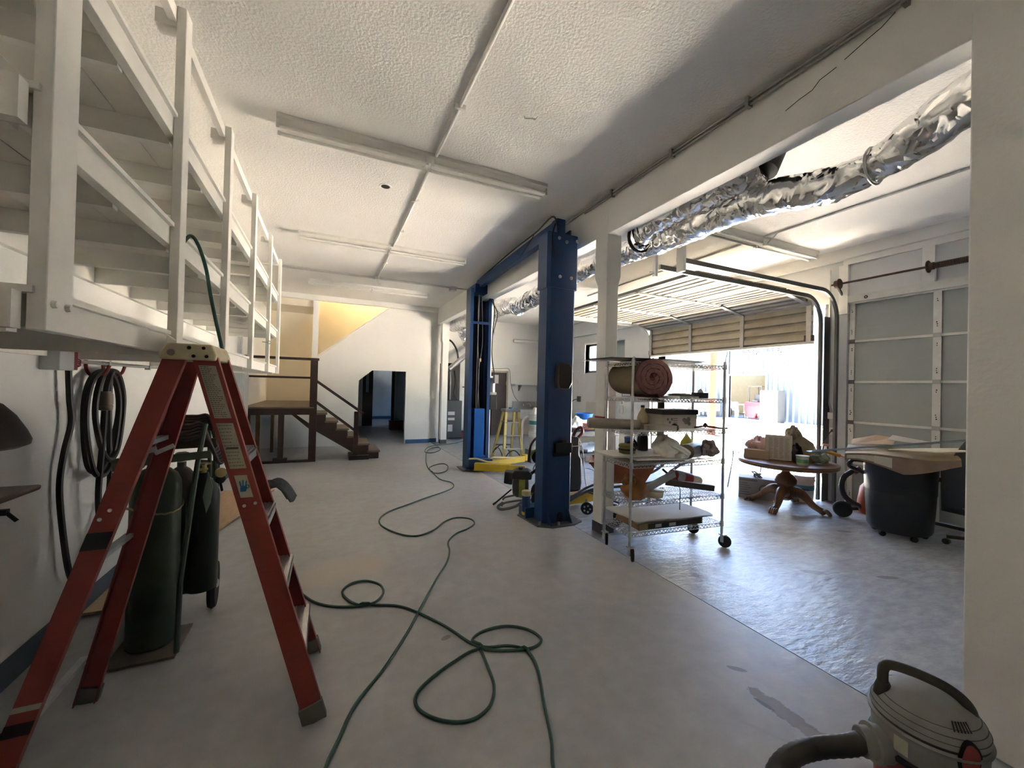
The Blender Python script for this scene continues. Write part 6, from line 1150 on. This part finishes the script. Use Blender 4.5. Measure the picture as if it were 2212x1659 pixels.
# ------------------------------------------------------------------ buckets behind the near lift column
DTEAL = mat('dark_teal_label',(0.04,0.20,0.20),0.4)
bucket('paint_bucket', 'lower white bucket of the stack behind the near lift column', (3.98,7.48), 0.125, 0.145, 0.37, [(0.2,0.7,GREYL)], 0.27, False)
bk = bucket('paint_bucket', 'upper white bucket with green label holding tools behind the near lift column', (3.98,7.48), 0.125, 0.145, 0.37, [(0.40,0.62,DTEAL),(0.12,0.36,GREYL)], 0.64, False)
tagw('step_crate', MB().box(3.82,7.33,0,4.14,7.63,0.27), mat('grey_crate',(0.24,0.24,0.24),0.6,var=0.1), 'grey crate under the stack of white buckets', 'crate', bevel=0.01)
cn = thing('spray_gun', 'white spray cup with steel trigger gun standing in the upper bucket', 'spray gun', (3.96,7.44,1.0))
obj('cup', MB().lathe([(0.085,0),(0.075,0.05),(0.045,0.11),(0.03,0.15)],(3.95,7.46,0.99),20), WHITEPL, cn); obj('gun', MB().bar((3.97,7.45,1.13),(4.02,7.43,1.24),0.02,0.03).bar((3.97,7.45,1.15),(3.92,7.47,1.25),0.016,0.02), mat('brown_red_metal',(0.22,0.10,0.08),0.4,0.4), cn); obj('nozzle', MB().cyl((4.01,7.43,1.22),(4.04,7.42,1.30),0.012,n=8), ALU, cn)
tagw('white_pipe', MB().tube(smooth([(3.74,7.60,0.02),(3.73,7.60,0.5),(3.74,7.60,0.82),(3.79,7.57,0.92),(3.86,7.54,0.95)],6),0.024,10), WHITEPL, 'bent white plastic pipe standing beside the bucket stack', 'pipe')
# ------------------------------------------------------------------ far wall: furnace, sink, shelf
fn_ = thing('furnace', 'dark grey furnace with white labels in the far corner behind the post', 'furnace', (3.4,11.7,0))
FG = mat('dark_furnace_metal',(0.055,0.06,0.062),0.45,var=0.1); 
obj('cabinet', MB().box(3.02,11.45,0.03,3.62,11.98,1.12), FG, fn_, bevel=0.006); obj('upper_cabinet', MB().box(3.05,11.50,1.12,3.55,11.98,2.22), mat('black_furnace_metal',(0.016,0.016,0.018),0.5), fn_, bevel=0.006)
for a, b, c, d in ((3.20,3.40,0.70,0.80),(3.20,3.40,0.55,0.62),(3.20,3.34,0.22,0.42)): obj('label_plate', MB().box(a,11.444,c,b,11.45,d), mat('pale_label',(0.50,0.47,0.47),0.5), fn_)
obj('gas_pipe', MB().tube(smooth([(3.25,11.46,1.15),(3.24,11.42,1.6),(3.22,11.42,2.1)],5),0.02,8), STEEL, fn_); obj('wiring', MB().tube(smooth([(3.38,11.47,2.0),(3.45,11.42,1.6),(3.40,11.42,1.35),(3.48,11.45,1.15)],5),0.012,6), mat('grey_wiring',(0.05,0.05,0.05),0.5), fn_)
obj('flue_bend', MB().tube(smooth([(3.10,11.6,2.95),(3.30,11.6,2.86),(3.46,11.6,2.62),(3.52,11.6,2.3),(3.52,11.6,2.2)],6),0.028,10), BLK, fn_)
tb_ = thing('tool_box', 'red tool box on the floor beside the furnace', 'toolbox', (3.85,11.75,0))
obj('box', MB().box(3.66,11.6,0,4.08,11.85,0.16), mat('red_box_paint',(0.20,0.02,0.025),0.45), tb_, bevel=0.01); obj('lid', MB().box(3.65,11.59,0.16,4.09,11.86,0.21), mat('dark_red_lid',(0.10,0.015,0.02),0.45), tb_, bevel=0.01); obj('handle', MB().tube([(3.78,11.72,0.21),(3.79,11.72,0.26),(3.95,11.72,0.26),(3.96,11.72,0.21)],0.010,6), BLK, tb_)
pn = thing('wall_panel', 'small white framed access panel on the far white wall', 'access panel', (3.82,YB,1.4))
obj('frame', MB().box(3.70,YB-0.02,1.20,3.96,YB,1.62), WALL, pn); obj('door', MB().box(3.735,YB-0.028,1.235,3.925,YB-0.02,1.585), WHITEPL, pn); obj('latch', MB().box(3.78,YB-0.034,1.51,3.87,YB-0.028,1.54), DARKGAP, pn)
ws = thing('wall_shelf', 'white wall shelf on brackets above the steel sink', 'shelf', (6.0,YB,1.65))
obj('board', MB().box(5.46,YB-0.30,1.63,6.70,YB,1.66), WALLG, ws)
for x in (5.72,6.40): obj('bracket', MB().prism([(YB,1.63),(YB-0.22,1.63),(YB-0.20,1.61),(YB-0.03,1.44),(YB,1.44)],x-0.012,x+0.012,'x'), STEEL, ws)
sk2 = thing('utility_sink', 'steel utility sink with backsplash on the far wall', 'sink', (5.95,11.7,0))
SS = mat('stainless_steel',(0.45,0.45,0.45),0.35,0.8,var=0.1,scale=6)
obj('backsplash', MB().box(5.50,YB-0.06,0.82,6.50,YB-0.03,1.10), SS, sk2); obj('basin', MB().box(5.50,11.40,0.55,6.50,11.94,0.86), SS, sk2, bevel=0.01)
for x in (5.54,6.46):
    for y in (11.45,11.9): obj('leg', MB().cyl((x,y,0),(x,y,0.55),0.02,n=10), SS, sk2)
obj('faucet', MB().tube(smooth([(6.0,11.9,1.0),(6.0,11.82,1.04),(6.0,11.70,1.0),(6.0,11.66,0.94)],5),0.016,8), ALU, sk2)
for x in (5.85,6.15): obj('tap', MB().lathe([(0.03,0),(0.035,0.02),(0.02,0.04)],(x,11.93,0.98),12,(0,-1,0)), ALU, sk2)
tagw('draped_cable', MB().tube(smooth([(4.55,YB-0.02,2.12),(5.1,YB-0.02,2.15),(5.36,YB-0.02,2.13),(5.42,YB-0.02,1.7),(5.55,YB-0.02,1.3),(5.72,YB-0.05,1.08)],6),0.008,6), mat('grey_cord',(0.25,0.24,0.23),0.5), 'grey cord running over the brown door down to the sink', 'cable')
tagw('tube_lamp', MB().lathe([(0.01,0),(0.05,0.01),(0.055,0.03),(0.055,1.17),(0.05,1.19)],(5.45,YB-0.08,3.08),14,(1,0,0)), FIXM, 'long white tube lamp housing high on the far wall', 'lamp')
tagw('wall_notice', MB().box(4.72,YB-0.012,1.68,4.90,YB-0.006,1.90), WHITEPL, 'white notice sheet beside the lift motor on the far wall', 'notice')
# ------------------------------------------------------------------ right wall fittings
oc2 = thing('wall_outlet', 'surface outlet with grey conduit on the grey block wall beside the window', 'outlet', (XR,9.9,1.3))
obj('pipe', MB().tube([(XR-0.02,10.4,2.08),(XR-0.02,9.98,2.10),(XR-0.02,9.96,1.32)],0.011,7), CONDM, oc2); obj('box', MB().box(XR-0.06,9.90,1.18,XR,10.02,1.34), mat('dark_outlet',(0.09,0.09,0.09),0.5), oc2); obj('cord', MB().tube(smooth([(XR-0.06,9.97,1.25),(XR-0.15,10.05,1.22),(XR-0.2,10.2,1.05),(XR-0.15,10.3,0.6)],6),0.010,6), CABLE, oc2)
rh = thing('ring_handle', 'white ring with a vertical bar hanging on the grey block wall', 'ring handle', (XR-0.05,8.0,1.05))
obj('ring', MB().tube([(XR-0.06,8.02+0.135*cos(t),1.06+0.125*sin(t)) for t in [2*pi*k/28 for k in range(28)]],0.016,8,closed=True), WHITEPL, rh); obj('bar', MB().box(XR-0.075,8.0,0.95,XR-0.045,8.05,1.18), WHITEPL, rh); obj('cord', MB().tube(smooth([(XR-0.03,8.05,1.18),(XR-0.02,8.06,1.5),(XR-0.02,8.05,2.0)],5),0.006,5), CABLE, rh)
tagw('pale_sheet', MB().prism([(9.02,0.74),(9.50,0.74),(9.46,1.20),(8.98,1.20)],XR-0.12,XR-0.10,'x'), mat('grey_white_panel',(0.52,0.52,0.48),0.6), 'pale grey panel leaning against the block wall behind the bench', 'sheet')
tagw('leaning_board', MB().prism([(8.85,0.5),(9.02,0.5),(9.00,1.05),(8.88,1.05)],XR-0.06,XR-0.04,'x'), mat('dark_grey_board',(0.10,0.11,0.11),0.6), 'narrow dark board leaning beside the pale panel', 'board')
cbx = thing('cardboard_box', 'open cardboard box on the sill of the boarded window', 'box', (XR,8.3,2.02))
obj('box', MB().box(XR-0.12,8.10,2.03,XR+0.10,8.55,2.17), CARD, cbx); obj('flap', MB().bar((XR-0.12,8.10,2.17),(XR-0.16,8.02,2.24),0.20,0.006,(1,0,0)), CARD, cbx); obj('dark_inside', MB().box(XR-0.11,8.12,2.172,XR+0.09,8.53,2.174), DARKGAP, cbx)
wsl = thing('sill_shelf', 'small wooden shelf with a box below the boarded window', 'shelf', (XR,8.3,1.7))
obj('board', MB().box(XR-0.20,8.15,1.72,XR,8.75,1.75), WOODW, wsl); obj('bracket', MB().box(XR-0.12,8.20,1.62,XR,8.23,1.72), DARKGAP, wsl)
tagw('cardboard_box', MB().box(XR-0.16,8.22,1.752,XR-0.02,8.62,1.93), CARD, 'brown box on the small wooden shelf under the boarded window', 'box')
tagw('hanging_cable', MB().tube(smooth([(XR-0.02,7.15,3.1),(XR-0.02,7.14,2.4),(XR-0.03,7.12,1.6),(XR-0.02,7.12,0.6)],5),0.010,6), CABLE, 'black cable hanging down the block wall by the left door jamb', 'cable')
# ------------------------------------------------------------------ black workbench cart and its clutter
wbn = thing('work_cart', 'black two-shelf work cart loaded with clutter behind the lift', 'cart', (5.1,7.3,0))
BK2 = mat('black_cart_plastic',(0.030,0.031,0.034),0.5,var=0.15)
obj('top_shelf', MB().box(4.45,6.95,0.56,5.75,7.60,0.68), BK2, wbn, bevel=0.015); obj('lower_shelf', MB().box(4.45,6.95,0.12,5.75,7.60,0.22), BK2, wbn, bevel=0.015)
for x in (4.50,5.70):
    for y in (7.0,7.55): obj('leg', MB().box(x-.05,y-.05,0.04,x+.05,y+.05,0.56), BK2, wbn); 
for x in (4.55,5.65): obj('caster', MB().lathe([(0.02,-.015),(0.05,-.012),(0.05,.012),(0.02,.015)],(x,7.0,0.05),14,(0,1,0)), TYRE, wbn)
tagw('blue_basin', MB().lathe([(0.12,0),(0.16,0.02),(0.19,0.12),(0.20,0.125),(0.19,0.13),(0.15,0.03),(0.01,0.025)],(5.08,7.30,0.90),24,caps=False), mat('bright_blue_plastic',(0.02,0.13,0.50),0.35), 'bright blue plastic basin on the cart clutter', 'basin')
cord = MB()
for k in range(5): cord.tube([(5.02+(0.13+.012*k)*cos(t),7.12+0.10*sin(t),0.72+0.028*k+.012*sin(3*t+k)) for t in [2*pi*j/20 for j in range(20)]],0.013,6,closed=True)
tagw('extension_cord', cord, mat('red_brown_cord',(0.26,0.07,0.05),0.5), 'coiled red brown extension cord on the work cart', 'cord')
tagw('white_bag', lump((4.74,7.10,0.82),(0.14,0.10,0.13),31,0.3), mat('white_film',(0.68,0.67,0.64),0.35), 'crumpled white plastic bag on the left of the work cart', 'bag', sharp=40)
tagw('red_white_jug', MB().lathe([(0.08,0),(0.09,0.01),(0.09,0.22),(0.05,0.28),(0.03,0.30)],(4.58,7.20,0.68),18), mat('pale_red_jug',(0.55,0.27,0.20),0.45), 'pale red jug at the left end of the work cart', 'jug')
tagw('storage_crate', MB().box(4.90,7.15,0.68,5.30,7.50,0.90), mat('white_crate_plastic',(0.55,0.54,0.52),0.5), 'white crate under the blue basin on the work cart', 'crate', bevel=0.01)
tagw('green_packet', lump((5.20,7.0,0.71),(0.10,0.05,0.035),33,0.25), mat('green_yellow_packet',(0.34,0.42,0.08),0.5), 'green and yellow packet on the front edge of the work cart', 'packet', sharp=40)
tagw('yellow_tool_case', MB().box(5.32,7.05,0.68,5.66,7.30,0.80), mat('yellow_case_plastic',(0.60,0.45,0.04),0.45), 'yellow tool case on the right end of the work cart', 'tool case', bevel=0.015)
tagw('red_cleaner_can', MB().lathe([(0.035,0),(0.04,0.01),(0.04,0.16),(0.02,0.18),(0.02,0.21)],(5.45,7.40,0.68),16), mat('red_can',(0.40,0.03,0.03),0.4), 'red spray can behind the yellow tool case', 'can')
for k, (x, y, lb) in enumerate(((5.58,7.42,'clear bottle with white cap standing right of the red can'),(5.36,7.45,'clear bottle with white cap standing left of the red can'))):
    b_ = thing('clear_bottle', lb, 'bottle', (x,y,0.68)); obj('bottle', MB().lathe([(0.04,0),(0.045,0.01),(0.045,0.15),(0.018,0.19)],(x,y,0.68),16), mat('milky_bottle',(0.5,0.5,0.5),0.3), b_); obj('cap', MB().cyl((x,y,0.87),(x,y,0.90),0.02,n=12), WHITEPL, b_)
tagw('grey_sheet_pile', lump((5.15,7.18,0.30),(0.42,0.20,0.10),35,0.2), mat('grey_white_sheets',(0.50,0.50,0.49),0.7,var=0.2,scale=8), 'pile of grey and white sheets on the lower shelf of the work cart', 'sheet pile', sharp=40)
tagw('tool_bag', lump((4.75,7.12,0.30),(0.14,0.12,0.09),36,0.2), mat('dark_tool_bag',(0.06,0.05,0.05),0.7), 'dark tool bag on the lower shelf of the work cart', 'bag', sharp=40)
# ------------------------------------------------------------------ tall black machine with cables behind the near lift column
bkm = thing('upright_vacuum', 'tall black upright machine with white cords behind the near lift column', 'machine', (3.2,4.9,0))
obj('body', MB().prism([(3.08,0.10),(3.34,0.10),(3.36,0.20),(3.35,0.55),(3.31,0.60),(3.30,0.86),(3.12,0.88),(3.08,0.60)],4.85,5.10,'y'), BLK, bkm, bevel=0.02); obj('base', MB().box(3.05,4.82,0.02,3.40,5.12,0.10), BLK, bkm, bevel=0.02)
obj('red_handle', MB().tube(smooth([(3.20,4.86,0.88),(3.24,4.84,0.97),(3.31,4.83,1.0),(3.33,4.83,0.93),(3.27,4.84,0.86)],6),0.022,8), mat('dark_red_handle',(0.16,0.025,0.025),0.4), bkm)
obj('white_cord', MB().tube(smooth([(3.28,4.83,0.84),(3.33,4.82,0.70),(3.36,4.82,0.5),(3.37,4.80,0.30),(3.39,4.78,0.16)],6),0.007,6), WHITEPL, bkm); obj('white_cord', MB().tube(smooth([(3.37,4.80,0.42),(3.46,4.75,0.40),(3.52,4.65,0.30),(3.45,4.6,0.16),(3.38,4.7,0.12)],6),0.005,6), WHITEPL, bkm)
obj('plug_paddle', MB().box(3.36,4.78,0.52,3.52,4.80,0.60), WHITEPL, bkm, bevel=0.01)
tw = thing('transport_dolly', 'black five-hole wheel of a low dolly beside the white post', 'dolly', (2.95,4.15,0))
obj('wheel', MB().lathe([(0.02,-0.02),(0.06,-0.022),(0.075,-0.012),(0.078,0),(0.075,0.012),(0.06,0.022),(0.02,0.02)],(2.95,4.14,0.078),24,(0.58,0.81,0)), TYRE, tw)
hol = MB()
for k in range(5):
    a = 2*pi*k/5; ex = Vector((0.81,-0.58,0))*cos(a)+Vector((0,0,1))*sin(a); hol.lathe([(0.013,-0.0235),(0.013,0.0235)],tuple(Vector((2.95,4.14,0.078))+ex*0.038),9,(0.58,0.81,0))
obj('wheel_holes', hol, mat('pale_gap',(0.45,0.47,0.5),0.6), tw)['kind'] = 'stuff'; obj('axle_bar', MB().bar((2.95,4.16,0.078),(3.25,4.58,0.10),0.025,0.025), GTUBE, tw); obj('handle_rod', MB().tube([(3.22,4.55,0.12),(3.30,4.30,0.28),(3.36,4.18,0.36)],0.016,8), BLK, tw)
# ------------------------------------------------------------------ pressure washer
pw = thing('pressure_washer', 'dark petrol pressure washer with green shroud and spray lance', 'pressure washer', (2.45,4.8,0))
GRNP = mat('green_yellow_plastic',(0.28,0.30,0.05),0.45,var=0.1); DG = mat('dark_engine_metal',(0.040,0.038,0.036),0.5,var=0.2,scale=20)
E0 = Vector((2.33,4.80,0)); er = Vector((0.89,-0.45,0)); ef = Vector((0.45,0.89,0))
def eq(a, b, z): return tuple(E0+er*a+ef*b+Vector((0,0,z)))
obj('engine', MB().lathe([(0.03,-0.12),(0.10,-0.11),(0.135,-0.06),(0.135,0.04),(0.11,0.09),(0.03,0.10)],eq(0.03,0,0.24),22,tuple(er)), DG, pw); obj('shroud', MB().lathe([(0.137,-0.03),(0.142,-0.01),(0.142,0.035),(0.137,0.05)],eq(0.03,0,0.24),24,tuple(er),caps=False), GRNP, pw)
obj('fuel_tank', MB().prism([(-0.10,0.36),(0.16,0.36),(0.17,0.43),(0.12,0.47),(-0.06,0.47),(-0.10,0.43)],-0.12,0.12,'y').xf(Matrix.Translation(E0) @ Matrix.Rotation(math.atan2(er.y,er.x),4,'Z')), BLK, pw, bevel=0.015)
obj('air_filter', MB().prism([(-0.20,0.30),(-0.09,0.28),(-0.07,0.44),(-0.19,0.45)],-0.10,0.08,'y').xf(Matrix.Translation(E0) @ Matrix.Rotation(math.atan2(er.y,er.x),4,'Z')), BLK, pw, bevel=0.015); obj('fuel_cap', MB().cyl(eq(0.02,0,0.47),eq(0.02,0,0.50),0.035,n=16), DG, pw)
for s in (-0.14,0.14): obj('frame_tube', MB().tube(smooth([eq(-0.22,s,0.02),eq(-0.18,s,0.06),eq(0.0,s,0.10),eq(0.20,s,0.12),eq(0.34,s,0.20),eq(0.36,s,0.50),eq(0.30,s,0.78),eq(0.34,s*.9,0.90)],5),0.014,8), GTUBE, pw)
obj('front_foot', MB().tube(smooth([eq(-0.20,-0.16,0.07),eq(-0.26,-0.22,0.03),eq(-0.20,-0.28,0.02),eq(-0.04,-0.24,0.05),eq(0.06,-0.16,0.10)],5),0.018,8), mat('grey_foot_tube',(0.12,0.12,0.125),0.45), pw)
obj('handle_bar', MB().tube(smooth([eq(0.12,-0.14,0.60),eq(0.14,-0.14,0.80),eq(0.22,-0.12,0.91),eq(0.34,0,0.93),eq(0.36,0.13,0.90)],5),0.016,8), BLK, pw)
obj('hose_reel', MB().lathe([(0.03,-0.05),(0.085,-0.045),(0.085,-0.03),(0.06,-0.025),(0.06,0.025),(0.085,0.03),(0.085,0.045),(0.03,0.05)],eq(0.24,-0.08,0.66),22,tuple(ef)), BLK, pw); obj('reel_rim', MB().tube([tuple(Vector(eq(0.24,-0.13,0.66))+(er*cos(t)+Vector((0,0,1))*sin(t))*0.095) for t in [0.3+2.6*k/16 for k in range(17)]],0.016,8), GRNP, pw)
for s in (-0.20,0.20):
    wl = obj('wheel', MB().lathe([(0.03,-0.03),(0.11,-0.032),(0.138,-0.02),(0.14,0),(0.138,0.02),(0.11,0.032),(0.03,0.03)],eq(0.30,s,0.14),26,tuple(ef)), TYRE, pw)
    sp_ = MB()
    for k in range(3):
        a = 2*pi*k/3+.5; sp_.lathe([(0.030,-0.034),(0.030,0.034)],tuple(Vector(eq(0.30,s,0.14))+(er*cos(a)+Vector((0,0,1))*sin(a))*0.066),3,tuple(ef))
    obj('wheel_openings', sp_, mat('pale_gap',(0.45,0.47,0.5),0.6), wl)['kind'] = 'stuff'
for k in range(4): obj('green_hose', MB().tube(smooth([eq(0.22+.02*k,-0.06,0.58),eq(0.18+.05*k,-0.05,0.48),eq(0.24+.04*k,-0.04,0.38),eq(0.20+.05*k,-0.02,0.28)],5),0.007,6), mat('green_grey_hose',(0.16,0.19,0.11),0.5), pw)
ln_ = thing('spray_lance', 'long steel spray lance with black grip leaning on the pressure washer', 'spray lance', (2.2,4.75,0))
obj('grip', MB().cyl((2.68,4.56,0.66),(2.42,4.67,0.42),0.020,n=10), BLK, ln_); obj('wand', MB().cyl((2.42,4.67,0.42),(2.21,4.78,0.22),0.009,n=8), ALU, ln_); obj('wand_sleeve', MB().cyl((2.21,4.78,0.22),(2.03,4.87,0.04),0.011,n=8), BLK, ln_); obj('nozzle', MB().cyl((2.03,4.87,0.04),(2.00,4.885,0.015),0.015,n=8), DG, ln_)
# red tool box in the passage
rtb = thing('tool_box', 'dark red tool box on the floor inside the passage', 'toolbox', (2.1,14.3,0))
obj('box', MB().box(1.95,14.2,0,2.38,14.5,0.26), mat('dark_red_box',(0.12,0.015,0.018),0.5), rtb, bevel=0.01); obj('lid', MB().box(1.94,14.19,0.26,2.39,14.51,0.31), mat('dark_red_lid',(0.10,0.015,0.02),0.45), rtb, bevel=0.01); obj('handle', MB().tube([(2.08,14.35,0.31),(2.09,14.35,0.36),(2.25,14.35,0.36),(2.26,14.35,0.31)],0.010,6), BLK, rtb)
